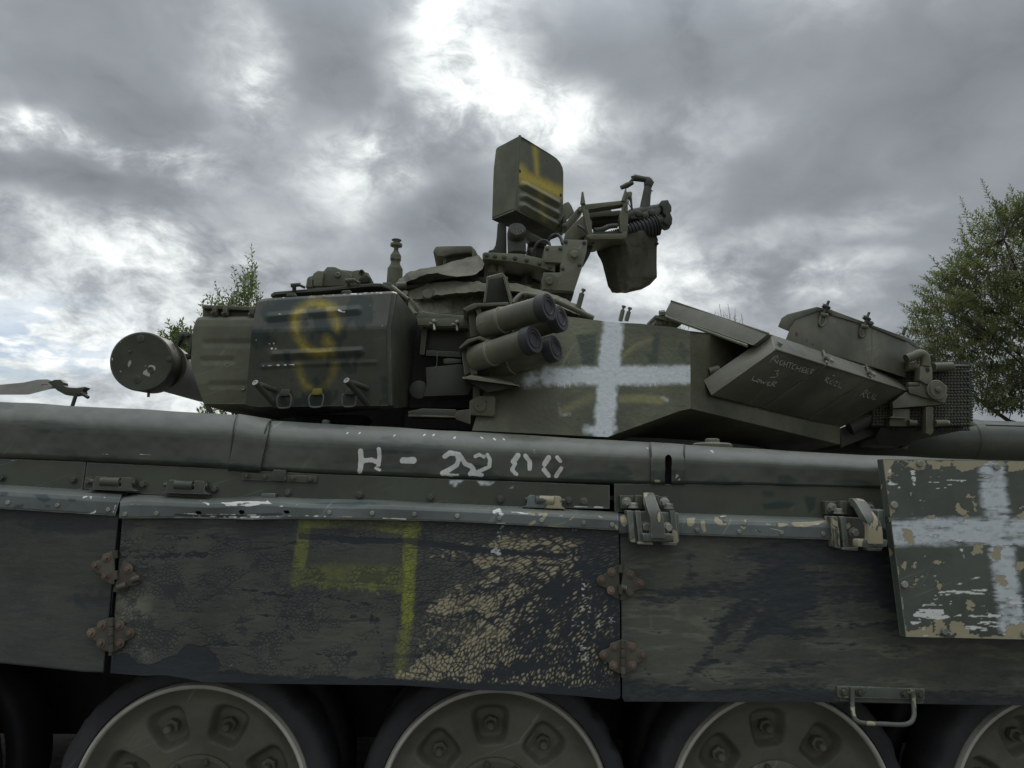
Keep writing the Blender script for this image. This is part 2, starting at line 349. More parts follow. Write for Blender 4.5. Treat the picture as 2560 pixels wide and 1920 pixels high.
# bmesh pieces -------------------------------------------------------
def bm_prism(bm, ring, vec):
    a = [bm.verts.new(p) for p in ring]; vec = np.asarray(vec)
    b = [bm.verts.new(np.asarray(p)+vec) for p in ring]
    n = len(ring)
    fs = [bm.faces.new(a), bm.faces.new(b[::-1])]
    for i in range(n): fs.append(bm.faces.new([a[i], b[i], b[(i+1) % n], a[(i+1) % n]]))
    return a, b
def bevel(bm, w, seg=2, ang=25):
    if w <= 0: return
    bmesh.ops.recalc_face_normals(bm, faces=bm.faces)
    es = [e for e in bm.edges if len(e.link_faces) == 2 and e.calc_face_angle(0) > R_(ang)]
    bmesh.ops.bevel(bm, geom=es, offset=w, segments=seg, affect='EDGES', profile=.6, clamp_overlap=True)
def slab(name, c, poly, Y, depth, mat, parent=None, bev=.003, ytilt=None, smooth=35, vec=None, seg=2):
    """outline poly in crop c on the plane y=Y (or per-point Y), given its real depth away from the street side"""
    ring = []
    for i, p in enumerate(poly):
        y = p[2] if len(p) > 2 else Y
        ring.append(at(*c(p[0], p[1]), y))
    bm = bmesh.new(); bm_prism(bm, ring, (0, depth, 0) if vec is None else vec)
    bevel(bm, bev, seg)
    return from_bm(name, bm, mat, parent, smooth)
def bm_hexa(bm, q0, q1):
    """solid between two rings with the same count"""
    a = [bm.verts.new(p) for p in q0]; b = [bm.verts.new(p) for p in q1]; n = len(a)
    bm.faces.new(a); bm.faces.new(b[::-1])
    for i in range(n): bm.faces.new([a[i], b[i], b[(i+1) % n], a[(i+1) % n]])
def hexa(name, q0, q1, mat, parent=None, bev=.003, smooth=35):
    bm = bmesh.new(); bm_hexa(bm, q0, q1); bevel(bm, bev)
    return from_bm(name, bm, mat, parent, smooth)
def frame_axes(d):
    d = Vector(d).normalized(); u = d.orthogonal().normalized(); return np.array(u), np.array(d.cross(u))
def bm_tube(bm, path, r, n=10, caps=True):
    path = [np.asarray(p, float) for p in path]
    rs = r if hasattr(r, '__len__') else [r]*len(path)
    prev = None; rings = []
    u = None
    for i, p in enumerate(path):
        a = path[max(i-1, 0)]; b = path[min(i+1, len(path)-1)]
        d = b-a; d = d/np.linalg.norm(d)
        if u is None: u, v = frame_axes(d)
        else:
            u = u-d*np.dot(u, d); u /= np.linalg.norm(u); v = np.cross(d, u)
        rings.append([bm.verts.new(p+rs[i]*(math.cos(k*2*math.pi/n)*u+math.sin(k*2*math.pi/n)*v)) for k in range(n)])
    for A, B in zip(rings, rings[1:]):
        for k in range(n): bm.faces.new([A[k], A[(k+1) % n], B[(k+1) % n], B[k]])
    if caps: bm.faces.new(rings[0][::-1]); bm.faces.new(rings[-1])
def tube(name, path, r, mat, parent=None, n=12, smooth=50):
    bm = bmesh.new(); bm_tube(bm, path, r, n)
    return from_bm(name, bm, mat, parent, smooth)
def bm_lathe(bm, c, axis, prof, n=32, caps=True):
    """prof: (distance along axis, radius)"""
    c = np.asarray(c, float); ax = np.array(Vector(axis).normalized()); u, v = frame_axes(ax)
    rings = [[bm.verts.new(c+ax*h+r*(math.cos(k*2*math.pi/n)*u+math.sin(k*2*math.pi/n)*v)) for k in range(n)] for h, r in prof]
    for A, B in zip(rings, rings[1:]):
        for k in range(n): bm.faces.new([A[k], A[(k+1) % n], B[(k+1) % n], B[k]])
    if caps: bm.faces.new(rings[0][::-1]); bm.faces.new(rings[-1])
def lathe(name, c, axis, prof, mat, parent=None, n=32, smooth=35, caps=True):
    bm = bmesh.new(); bm_lathe(bm, c, axis, prof, n, caps)
    return from_bm(name, bm, mat, parent, smooth)
def curve_pts(path, n=6):
    """Catmull-Rom through the given points"""
    P = [np.asarray(p, float) for p in path]; out = []
    for i in range(len(P)-1):
        p0, p1, p2, p3 = P[max(i-1, 0)], P[i], P[i+1], P[min(i+2, len(P)-1)]
        for k in range(n):
            s = k/n
            out.append(.5*((2*p1)+(-p0+p2)*s+(2*p0-5*p1+4*p2-p3)*s*s+(-p0+3*p1-3*p2+p3)*s**3))
    out.append(P[-1]); return out

# shared bolts -------------------------------------------------------
def bolt_mesh(name, r, h, washer, mat, n=6):
    bm = bmesh.new()
    z = 0
    if washer: bm_lathe(bm, (0, 0, -.001), (0, 0, 1), [(0, washer), (.0025, washer), (.003, washer*.93)], 16); z = .002
    bm_lathe(bm, (0, 0, z-.001), (0, 0, 1), [(0, r), (h*.85, r), (h, r*.82)], n)
    bmesh.ops.recalc_face_normals(bm, faces=bm.faces)
    me = bpy.data.meshes.new(name); bm.to_mesh(me); bm.free(); fin(me, 30); me.materials.append(M[mat]); return me
B_STRIP = bolt_mesh('strip_bolt', .0062, .006, .0, 'bolt'); B_PLATE = bolt_mesh('plate_bolt', .0085, .010, .0118, 'boltdark')
B_HINGE = bolt_mesh('hinge_bolt', .0055, .008, .011, 'rustbolt'); B_PANEL = bolt_mesh('panel_bolt', .0092, .009, .0, 'bolt', 8)
B_BRACK = bolt_mesh('bracket_bolt', .011, .012, .014, 'bolt'); B_SMALL = bolt_mesh('small_bolt', .005, .006, .0075, 'boltdark'); B_BIG = bolt_mesh('large_bolt', .014, .012, .030, 'olive', 12)
def bolts(name, me, c, xy, Y, parent, axis=(0, -1, 0), scale=1.0):
    for p in xy:
        y = p[2] if len(p) > 2 else Y
        inst(name, me, parent, at(*c(p[0], p[1]), y), axis, random.uniform(0, 1), scale*random.uniform(.95, 1.05))

# lofted sheets with painted marks ------------------------------------
def seg_dist(px, py, path):
    d = np.full(px.shape, 1e9)
    if len(path) == 1: return np.hypot(px-path[0][0], py-path[0][1])
    for (x0, y0), (x1, y1) in zip(path, path[1:]):
        vx, vy = x1-x0, y1-y0; L = vx*vx+vy*vy+1e-9
        s = np.clip(((px-x0)*vx+(py-y0)*vy)/L, 0, 1)
        d = np.minimum(d, np.hypot(px-x0-s*vx, py-y0-s*vy))
    return d
def stroke(px, py, c, path, w, soft):
    k = c(1, 0)[0]-c(0, 0)[0]
    d = seg_dist(px, py, [c(*p) for p in path])
    return np.clip(.5+(w*k/2-d)/(soft*k), 0, 1)
def inside(px, py, c, poly, soft):
    k = c(1, 0)[0]-c(0, 0)[0]
    P = [c(*p) for p in poly]; ins = np.zeros(px.shape, bool)
    for (x0, y0), (x1, y1) in zip(P, P[1:]+P[:1]):
        cond = ((y0 > py) != (y1 > py)) & (px < (x1-x0)*(py-y0)/((y1-y0)+1e-12)+x0)
        ins ^= cond
    d = seg_dist(px, py, P+P[:1])
    return np.clip(.5+np.where(ins, d, -d)/(soft*k), 0, 1)
def resample(line, n):
    L = np.asarray(line, float); s = np.r_[0, np.cumsum(np.linalg.norm(np.diff(L, axis=0), axis=1))]; s /= s[-1]
    u = np.linspace(0, 1, n+1)
    return np.stack([np.interp(u, s, L[:, i]) for i in range(3)], 1)
def loft(name, rows, nx, subs, mat, parent=None, depth=None, marks=None, disp=None, smooth=45, holes=None):
    """rows: 3D polylines from bottom to top; a skinned sheet, given thickness by depth"""
    rs = [resample(r, nx) for r in rows]; G = []
    for i in range(len(rs)-1):
        for k in range(subs[i]):
            s = k/subs[i]; G.append(rs[i]*(1-s)+rs[i+1]*s)
    G.append(rs[-1]); G = np.array(G); ny = len(G)-1
    pp = to_px(G.reshape(-1, 3)); px, py = pp[:, 0].reshape(G.shape[:2]), pp[:, 1].reshape(G.shape[:2])
    if disp is not None: G = G + disp(px, py, G)
    n0 = (ny+1)*(nx+1); vs = G.reshape(-1, 3); idx = np.arange(n0).reshape(ny+1, nx+1)
    faces = np.stack([idx[:-1, :-1], idx[:-1, 1:], idx[1:, 1:], idx[1:, :-1]], -1).reshape(-1, 4).tolist()
    if holes:
        fc = np.array(faces); cx, cy = px.ravel()[fc].mean(1), py.ravel()[fc].mean(1)
        cut = np.zeros(len(fc), bool)
        for h in holes: cut |= inside(cx, cy, cS, h, 1) > .5
        faces = fc[~cut].tolist()
    if depth is not None:
        loop = np.r_[idx[0, :], idx[1:, -1], idx[-1, -2::-1], idx[-2:0, 0]]
        back = vs[loop]+np.asarray(depth); nb = len(loop); vs = np.r_[vs, back]
        for i in range(nb):
            j = (i+1) % nb; faces.append([int(loop[j]), int(loop[i]), n0+i, n0+j])
        # a coarse back
        bot = list(range(n0, n0+nx+1)); right = n0+nx; topi = [n0+nx+ny+k for k in range(nx+1)]
        for k in range(nx): faces.append([bot[k+1], bot[k], topi[nx-k], topi[nx-k-1]])
    o_ = (vs.min(0)+vs.max(0))/2
    me = bpy.data.meshes.new(name); me.from_pydata((vs-o_).tolist(), [], faces); me.update()
    if marks:
        A = marks(px, py)
        for k, a in A.items():
            a = np.asarray(a, float)
            if depth is not None: a = a.copy(); a[0] = a[-1] = 0; a[:, 0] = a[:, -1] = 0
            if a.ndim == 2:
                at_ = me.attributes.new(k, 'FLOAT', 'POINT'); d = np.zeros(len(vs)); d[:n0] = a.ravel()
            else:
                at_ = me.attributes.new(k, 'FLOAT_VECTOR', 'POINT'); d = np.zeros((len(vs), 3)); d[:n0] = a.reshape(-1, 3); 
            if a.ndim == 2: at_.data.foreach_set('value', d)
            else: at_.data.foreach_set('vector', d.ravel())
    fin(me, smooth); me.materials.append(M[mat])
    return place(link(bpy.data.objects.new(name, me)), parent, o_)
def row(c, xy, Y=None, off=(0, 0, 0)):
    return [at(*c(p[0], p[1]), p[2] if len(p) > 2 else Y)+np.array(off) for p in xy]
def rng_noise(px, py, s, seed):
    """cheap smooth value noise over photo pixels, for where wear gathers"""
    r = np.random.default_rng(seed); T = r.random((64, 64)); x = px/s+1000; y = py/s+1000
    xi, yi = np.floor(x).astype(int), np.floor(y).astype(int); fx, fy = x-xi, y-yi; fx = fx*fx*(3-2*fx); fy = fy*fy*(3-2*fy)
    g = lambda a, b: T[a % 64, b % 64]
    return (g(xi, yi)*(1-fx)+g(xi+1, yi)*fx)*(1-fy)+(g(xi, yi+1)*(1-fx)+g(xi+1, yi+1)*fx)*fy

def fb(px, py, sx, sy, seed, oct=4, gain=.55):
    t = np.zeros(px.shape); a, n = 1.0, 0.0
    for k in range(oct):
        t += a*rng_noise(px/sx*2**k*10, py/sy*2**k*10, 10, seed+k*7); n += a; a *= gain
    return t/n                                   # about .5 +- .2
def sst(x, lo, hi):
    u = np.clip((x-lo)/(hi-lo), 0, 1); return u*u*(3-2*u)
def cells(px, py, seeds, dirx, diry, asp, k=9):
    """cracked paint: distance to the nearest cell border (in photo pixels across the pull) and the cell's number"""
    from mathutils.kdtree import KDTree
    kd = KDTree(len(seeds))
    for i, q in enumerate(seeds): kd.insert((q[0], q[1], 0.0), i)
    kd.balance()
    n = px.size; I = np.zeros((n, k), int); X, Y = px.ravel(), py.ravel()
    for i in range(n):
        r = kd.find_n((X[i], Y[i], 0.0), k); I[i] = [c[1] for c in r]
    S = np.asarray(seeds); dx = X[:, None]-S[I, 0]; dy = Y[:, None]-S[I, 1]
    cx, cy, a = dirx.ravel()[:, None], diry.ravel()[:, None], asp.ravel()[:, None]
    u = (dx*cx+dy*cy)/a; v = -dx*cy+dy*cx
    d = np.sqrt(u*u+v*v); o = np.argsort(d, 1)
    d1 = np.take_along_axis(d, o[:, :1], 1)[:, 0]; d2 = np.take_along_axis(d, o[:, 1:2], 1)[:, 0]
    return ((d2-d1)*.5).reshape(px.shape), np.take_along_axis(I, o[:, :1], 1)[:, 0].reshape(px.shape)
# ------------------------------------------------------------------ ground
def ground():
    bm = bmesh.new(); s = 600.0; n = 24
    xs = np.r_[-s, -200, -60, np.linspace(-20, 20, 21), 60, 200, s]
    g = [[bm.verts.new((x, y, 0.0)) for x in xs] for y in xs]
    for i in range(len(xs)-1):
        for j in range(len(xs)-1): bm.faces.new([g[i][j], g[i][j+1], g[i+1][j+1], g[i+1][j]])
    o = from_bm('ground', bm, 'ground', None, 0, (0, 0, 0)); o['kind'] = 'structure'
ground()

# ------------------------------------------------------------------ the tank
TANK = thing('battle_tank', 'large olive green battle tank with white crosses painted on turret and side panel', 'tank', (0.6, 1.72, 0))
WORLD[TANK.name] = TANK.location.copy()
# hull behind the skirts
bm = bmesh.new()
def box(bm, x0, x1, y0, y1, z0, z1):
    bm_hexa(bm, [(x0, y0, z0), (x1, y0, z0), (x1, y1, z0), (x0, y1, z0)], [(x0, y0, z1), (x1, y0, z1), (x1, y1, z1), (x0, y1, z1)])
ring = [(-3.4, .78, .62), (-3.1, .78, .40), (3.2, .78, .40), (3.9, .78, .85), (3.35, .78, 1.38), (-3.2, .78, 1.38)]
bm_prism(bm, ring, (0, 1.9, 0)); bevel(bm, .01)
from_bm('hull', bm, 'hull', TANK)
bm = bmesh.new(); box(bm, -3.2, 3.3, .62, 2.85, 1.383, 1.41); from_bm('deck', bm, 'hull', TANK)
bm = bmesh.new(); box(bm, -3.2, 3.4, .06, .776, 1.268, 1.28); from_bm('fender_floor', bm, 'hull', TANK)

# road wheels --------------------------------------------------------
WY, WZ, WR = .14, .434, .315
def road_wheel(x, rot, seed):
    rnd = random.Random(seed)
    # pressed disc with a deep rim wall and pockets round the studs
    nr, na = 64, 360
    bm = bmesh.new(); c = np.array([x, WY, WZ])
    rr = np.r_[np.linspace(.05, .30, nr)]; V = []
    for r in rr:
        line = []
        for k in range(na):
            a = k*2*math.pi/na
            y = .055-.022*min(1, max(0, (r-.10)/.12))+.0                      # dish: deepest at the hub
            if r > .262: y = .033-.030*((r-.262)/.038)**1.6
            q = ((a-rot)/(math.pi/4)+.5) % 1-.5                               # eight pockets
            da = q*math.pi/4*r; dr = r-.205
            ww = .047+.15*dr
            mm = ((abs(da)/ww)**4+(abs(dr)/.052)**4)**.25
            pk = min(1, max(0, (1.12-mm)/.42)); pk = pk*pk*(3-2*pk)
            y += .036*pk
            line.append(bm.verts.new((x+r*math.cos(a), WY+y, WZ+r*math.sin(a))))
        V.append(line)
    for A, B in zip(V, V[1:]):
        for k in range(na): bm.faces.new([A[k], A[(k+1) % na], B[(k+1) % na], B[k]])
    bm.faces.new(V[0][::-1])
    w = from_bm('road_wheel', bm, 'wheel', TANK, 50)
    # worn bright rim lip, tyre, hub
    lathe('rim', c, (0, 1, 0), [(.012, .2995), (-.006, .302), (-.010, .306), (-.008, .3125), (.004, .3165), (.16, .3165), (.16, .295), (.06, .295)], 'rim', w, 96, caps=False)
    bm = bmesh.new()
    for yo in (0.0, .24):
        prof = [(.02+yo, .3145), (.004+yo, .320), (.002+yo, .350), (.012+yo, .368), (.03+yo, .375), (.15+yo, .375), (.17+yo, .36), (.17+yo, .3145)]
        n0 = len(bm.verts); bm_lathe(bm, c, (0, 1, 0), prof, 96, caps=False)
    for v in bm.verts:
        d = math.hypot(v.co.x-x, v.co.z-WZ)
        if d > .36:
            a = math.atan2(v.co.z-WZ, v.co.x-x)
            cut = max(0, rnd.random()*.006 + .010*max(0, math.sin(a*5+seed))*max(0, math.sin(a*23+seed*2)))
            v.co.x -= cut*math.cos(a); v.co.z -= cut*math.sin(a)
    from_bm('tyre', bm, 'tyre', w, 60, tuple(c+np.array([0, .2, 0])))
    lathe('hub_cap', c+np.array([0, .075, 0]), (0, -1, 0), [(0, .118), (.03, .116), (.036, .108), (.034, .092), (.056, .086), (.062, .078), (.062, .02)], 'wheel', w, 48)
    for k in range(8):
        a = rot+k*math.pi/4
        p = c+np.array([.205*math.cos(a), .062, .205*math.sin(a)])
        inst('wheel_nut', NUT, w, p, (0, -1, 0), rnd.random())
        a += .2
    for k in range(8):
        a = rot+.15+k*math.pi/4
        inst('hub_bolt', B_SMALL, w, c+np.array([.102*math.cos(a), .042, .102*math.sin(a)]), (0, -1, 0), rnd.random(), 1.5)
    return w
bm = bmesh.new(); bm_lathe(bm, (0, 0, -.002), (0, 0, 1), [(0, .021), (.016, .021), (.018, .018)], 6); bm_lathe(bm, (0, 0, .016), (0, 0, 1), [(0, .011), (.022, .011), (.026, .008)], 12)
bmesh.ops.recalc_face_normals(bm, faces=bm.faces); NUT = bpy.data.meshes.new('wheel_nut'); bm.to_mesh(NUT); bm.free(); fin(NUT, 30); NUT.materials.append(M['wheel'])
for k, (x, rot) in enumerate([(-1.705, .2), (-.749, R_(70)), (.0595, R_(94)), (.8527, R_(96)), (1.6426, R_(113)), (2.43, .5)]): road_wheel(x, rot, k+3)
for k in range(6):
    x = -1.585+.81*k
    fw = lathe('road_wheel', (x, 3.0, WZ), (0, 1, 0), [(0, .10), (.02, .30), (.0, .315), (.0, .37), (.20, .37), (.20, .10)], 'tyre', TANK, 40)
    tube('swing_arm', [(x-.25, .85, .62), (x, .55, WZ), (x, .35, WZ)], [.07, .06, .06], 'hull', TANK, 12)
# track: belt of linked shoes round the wheels
bm = bmesh.new()
loop_ = [(-2.6, .03), (2.6, .03), (3.25, .45), (3.3, .8), (2.9, 1.0), (-2.6, 1.0), (-3.05, .8), (-3.0, .45)]
cp = curve_pts([(a, 0, b) for a, b in loop_+loop_[:1]], 1); per = []
cp = np.array([p for p in cp]); s_ = np.r_[0, np.cumsum(np.linalg.norm(np.diff(cp, axis=0), axis=1))]
for k in range(96):
    u = k/96*s_[-1]; p = np.array([np.interp(u, s_, cp[:, i]) for i in range(3)]); q = np.array([np.interp((u+.02) % s_[-1], s_, cp[:, i]) for i in range(3)])
    d = (q-p)/max(1e-9, np.linalg.norm(q-p)); n = np.array([-d[2], 0, d[0]])
    h = .062
    bm_hexa(bm, [p-d*h-n*.02+np.array([0, .10, 0]), p+d*h-n*.02+np.array([0, .10, 0]), p+d*h-n*.02+np.array([0, .66, 0]), p-d*h-n*.02+np.array([0, .66, 0])],
                [p-d*h+n*.02+np.array([0, .10, 0]), p+d*h+n*.02+np.array([0, .10, 0]), p+d*h+n*.02+np.array([0, .66, 0]), p-d*h+n*.02+np.array([0, .66, 0])])
tr = from_bm('track', bm, 'tyre', TANK, 0); tr['kind'] = 'stuff'

def number_marks(px, py):
    s = np.zeros(px.shape); k = rng_noise(px, py, 5, 3)*.35+rng_noise(px, py, 12, 5)*.35
    def S(c, path, w, a=1.0):
        nonlocal s; s = np.maximum(s, a*stroke(px, py, c, path, w, 12))
    S(cJ, [(1250, 440), (1255, 530), (1245, 615)], 46); S(cJ, [(1408, 425), (1412, 480), (1405, 560)], 38); S(cJ, [(1380, 590), (1415, 605)], 26, .9)
    S(cJ, [(1265, 525), (1340, 515), (1380, 530)], 40); S(cJ, [(1615, 525), (1705, 522)], 58)
    S(cK, [(110, 280), (150, 250), (205, 255), (232, 300), (212, 355), (150, 395), (90, 425)], 44); S(cK, [(100, 432), (170, 442), (225, 438)], 26, .85)
    S(cK, [(235, 262), (262, 300), (285, 345), (340, 365), (360, 395), (330, 430)], 44)
    S(cK, [(372, 280), (410, 265), (450, 285)], 34); S(cK, [(478, 265), (500, 310), (495, 370), (430, 400), (350, 430), (430, 442)], 36)
    S(cK, [(742, 270), (715, 310), (705, 325)], 48); S(cK, [(720, 345), (690, 395), (728, 435)], 34); S(cK, [(808, 275), (845, 325), (845, 385)], 40)
    S(cK, [(1008, 290), (972, 345)], 46); S(cK, [(968, 395), (1010, 445)], 42); S(cK, [(1080, 285), (1108, 320)], 34); S(cK, [(1115, 380), (1072, 450)], 42); S(cK, [(880, 225), (895, 250)], 28, .6)
    for x, y in ((1135, 285), (1240, 285), (1540, 310), (1800, 300), (1880, 300), (2060, 325)): S(cJ, [(x-6, y+6), (x+8, y-6)], 14, .85)
    for x, y in ((195, 118), (430, 118), (540, 130), (620, 130), (1860, 205)): S(cK, [(x-8, y-5), (x+8, y+6)], 14, .8)
    s = s*(1.12-.75*k)
    ol = .55*np.maximum(inside(px, py, cK, [(640, 470), (720, 430), (880, 440), (890, 480)], 40), inside(px, py, cK, [(1080, 450), (1220, 450), (1200, 490), (1090, 490)], 40))
    return {'a_letter': s, 'a_tan': ol-.1+.35*stroke(px, py, cK, [(1250, 480), (1480, 490)], 20, 30), 'a_scrape': .5*stroke(px, py, cK, [(0, 268), (40, 268)], 10, 10)}
# fender fuel cells ----------------------------------------------------
def dents(px, py, G):
    d = np.zeros(G.shape); d[..., 1] = .0075*(rng_noise(px, py, 150, 301)-.5)+.0035*(rng_noise(px, py, 48, 302)-.5)+.0012*(rng_noise(px, py, 17, 303)-.5); d[..., 2] = .0028*(rng_noise(px, py*.2, 90, 304)-.5)
    return d
def scuffs(px, py, seed, n):
    r = random.Random(seed); s = np.zeros(px.shape); x0, x1, y0, y1 = px.min(), px.max(), py.min(), py.max()
    for _ in range(n):
        x, y = r.uniform(max(x0, -50), min(x1, 2600)), r.uniform(y0, y1); a = r.choice([.1, .1, 2.4, 2.7, .6])+r.uniform(-.2, .2); l = r.uniform(4, 34)
        s = np.maximum(s, r.uniform(.35, .8)*stroke(px, py, cS, [(x, y), (x+l*math.cos(a), y-l*math.sin(a))], r.uniform(1.5, 4), 5))
    return s
def cell(name, bot, top, nx, mat='fender', mk=None, Yb=.045, d0=0.0, holes=None, depth=None):
    """pressed cell: flat face rolled over to a flat top that runs back to the hull"""
    rows = [row(cS, bot, Yb+d0)]
    B = np.array(bot, float); T = np.array(top, float)
    xs = np.linspace(0, 1, 5)
    Bi = np.stack([np.interp(xs, np.linspace(0, 1, len(B)), B[:, i]) for i in range(2)], 1)
    Ti = np.stack([np.interp(xs, np.linspace(0, 1, len(T)), T[:, i]) for i in range(2)], 1)
    for f in (.05, .10, .35, .55, .62, .68, .73, .78, .82, .86, .895, .925, .95, .97, .985, 1.0):
        y = .027+.018*max(0, 1-f/.10)**2+.075*(max(0, f-.50)/.50)**2.6
        rows.append(row(cS, (Bi*(1-f)+Ti*f).tolist(), y+d0))
    mk0 = mk
    def mk(px, py):
        A = dict(mk0(px, py)) if mk0 else {}
        A['a_scrape'] = np.maximum(A.get('a_scrape', 0*px), scuffs(px, py, nx, int(14+nx/14)))
        A['a_dark'] = np.maximum(A.get('a_dark', 0*px), .62*sst(fb(px, py, 120, 26, nx, 4)+.25*sst(py, py.max()-60, py.max())-.03, .55, .72))
        return A
    rows.append([p+np.array([0, .06, .003]) for p in rows[-1]])
    rows.append([p+np.array([0, .42, -.004]) for p in rows[-1]])
    return loft(name, rows, nx, [2, 2, 10, 8, 3, 3, 2, 2, 2, 2, 2, 2, 2, 2, 2, 2, 3, 2], mat, TANK, depth=depth, marks=mk, smooth=60, holes=holes, disp=dents)
cell('fuel_cell', [(-700, 1118), (0, 1147), (582, 1175.5)], [(-700, 966), (0, 1004), (604, 1037.2)], 240,
     mk=lambda px, py: {'a_scrape': .75*stroke(px, py, cI, [(860, 812), (1310, 820)], 14, 14)+.6*stroke(px, py, cI, [(60, 760), (180, 780)], 16, 20), 'a_tan': .5*stroke(px, py, cI, [(0, 830), (900, 850)], 30, 60)-.1})
cell('fuel_cell', [(648, 1180), (1180, 1203), (1628, 1214)], [(667, 1051), (1080, 1074), (1180, 1079.5), (1627, 1106)], 460, mk=number_marks, d0=.004)
cell('fuel_cell', [(1710, 1213), (2203, 1222), (3000, 1240)], [(1710, 1112), (2300, 1145), (2560, 1152.5), (3000, 1176)], 200,
     mk=lambda px, py: {'a_dark': .8*inside(px, py, cL, [(1180, 310), (1260, 300), (1330, 350), (1270, 380), (1180, 370)], 30)+.6*stroke(px, py, cL, [(1590, 360), (1720, 350), (1850, 370)], 30, 30), 'a_scrape': .7*stroke(px, py, cL, [(1270, 290), (1290, 292)], 14, 10)})
cell('fuel_cell_strap', [(570, 1176), (648, 1181)], [(596, 1034), (620, 1038), (676, 1048)], 40, d0=-.009, depth=(0, .012, 0),
     mk=lambda px, py: {'a_rustpatch': .9*inside(px, py, cJ, [(330, 450), (390, 420), (380, 510), (330, 560), (290, 550), (310, 520)], 30)*0, 'a_tan': .55*inside(px, py, cJ, [(335, 430), (392, 425), (380, 500), (350, 470)], 30)+.5*inside(px, py, cJ, [(285, 540), (350, 520), (340, 570), (290, 560)], 30)-.1})
SLOT = [(355, 384), (357, 190), (363, 174), (381, 165), (399, 174), (405, 190), (402, 384)]
strap2 = cell('fuel_cell_strap', [(1628, 1214), (1711, 1215)], [(1626, 1105), (1711, 1111)], 90, d0=-.003, holes=[pts(cL, *SLOT)],
     mk=lambda px, py: {'a_tan': .62*inside(px, py, cL, [(405, 200), (490, 230), (490, 375), (410, 375)], 50)+.62*inside(px, py, cL, [(265, 330), (330, 340), (345, 380), (262, 380)], 30)-.1})
# dark slab added behind the strap's slot, standing in for its shaded inside
slab('slot_shade_slab', cL, [(330, 150), (430, 150), (430, 380), (330, 380)], .075, .02, 'hull', strap2, 0)

# filler cap on the right cell
fc = lathe('filler_cap', at(*cL(700, 92), .20), (0, 0, 1), [(-.03, .058), (0, .058), (.004, .053), (.006, .022), (.016, .021), (.018, .017)], 'olive', TANK, 40)

def seam(parent, path, Y=.022, r=.0018):
    q = [at(x, y, Y+dy) for x, y, dy in path]; tube('seam_shade', curve_pts(q, 4), r, 'hull', parent, 8)  # dark tube standing in for the shaded gap beside the strap
FC = [o for o in TANK.children if o.name.startswith('fuel_cell')]
seam(FC[0], [(594, 1037, .058), (588, 1050, .020), (582, 1085, .003), (576, 1140, .001), (571, 1174, .008)], .0215)
seam(FC[1], [(677, 1050, .060), (668, 1062, .022), (660, 1090, .004), (653, 1140, .003), (648, 1180, .010)], .0235, .0018)
seam(FC[1], [(1626, 1107, .066), (1627, 1120, .022), (1628, 1150, .004), (1628, 1212, .010)], .024, .0020)
seam(FC[2], [(1711, 1113, .066), (1711, 1124, .022), (1711, 1150, .004), (1711, 1212, .010)], .024, .0020)
# side plates under the cells -------------------------------------------
def plate(name, bot, top, nx, marks, Y=.036, depth=.012):
    return loft(name, [row(cS, bot, Y), row(cS, top, Y)], nx, [24], 'plate', TANK, (0, depth, 0), marks, smooth=30)
pl1 = plate('side_plate', [(-700, 1180), (0, 1222), (205, 1224)], [(-700, 1120), (0, 1146.5), (215, 1155)], 60, lambda px, py: {'a_white': .6*stroke(px, py, cI, [(95, 862), (125, 864)], 22, 10)+.9*stroke(px, py, cI, [(736, 882), (742, 900)], 10, 10), 'a_scrape': .9*stroke(px, py, cI, [(640, 1080), (700, 1085)], 8, 6)+.6*stroke(px, py, cI, [(300, 868), (520, 872)], 8, 8)})
pl2 = plate('side_plate', [(208, 1222), (560, 1250), (1180, 1272), (1400, 1270), (1524, 1272)], [(218, 1156), (578, 1173), (795, 1185), (1180, 1199.5), (1524, 1213)], 420,
    lambda px, py: {'a_white': .8*inside(px, py, cK, [(148, 480), (290, 482), (240, 510), (200, 545), (150, 530)], 30)*(.4+rng_noise(px, py, 6, 9))+.85*inside(px, py, cK, [(385, 488), (560, 492), (500, 530), (420, 535)], 30)*(.4+rng_noise(px, py, 6, 11))+.5*inside(px, py, cK, [(650, 560), (720, 520), (700, 560)], 20),
                    'a_scrape': .8*stroke(px, py, cK, [(700, 500), (1150, 512)], 10, 10)+.7*stroke(px, py, cI, [(1360, 915), (1400, 930)], 24, 10)+1.0*stroke(px, py, cK, [(1230, 712), (1520, 722)], 20, 14)+.8*stroke(px, py, cJ, [(560, 838), (760, 842)], 8, 6)+.8*stroke(px, py, cJ, [(135, 612), (240, 616)], 9, 5)})
pl3 = plate('side_plate', [(1537, 1279), (1700, 1284), (2080, 1298), (2900, 1325)], [(1536, 1209), (1712, 1210.5), (2203, 1217), (2900, 1232)], 260,
    lambda px, py: {'a_tan': .45*inside(px, py, cK, [(1780, 520), (1960, 520), (1900, 570), (1830, 600)], 50)-.1, 'a_dark': .75*np.maximum.reduce([inside(px, py, cL, q, 30) for q in ([(1050, 420), (1150, 420), (1160, 470), (1080, 480)], [(1370, 460), (1460, 470), (1450, 560), (1400, 600), (1370, 500)], [(1060, 520), (1200, 500), (1330, 520), (1250, 560), (1080, 570)])])})
bolts('bolt', B_PLATE, cI, [(20, 1018), (640, 1035)], .036, pl1)
bolts('bolt', B_PLATE, cI, [(770, 1045), (1240, 1075), (1860, 1115)], .036, pl2)
bolts('bolt', B_PLATE, cJ, [(625, 800), (1245, 820), (1855, 840)], .036, pl2)
bolts('bolt', B_PLATE, cK, [(590, 652), (1310, 672), (1180, 662)], .036, pl2)
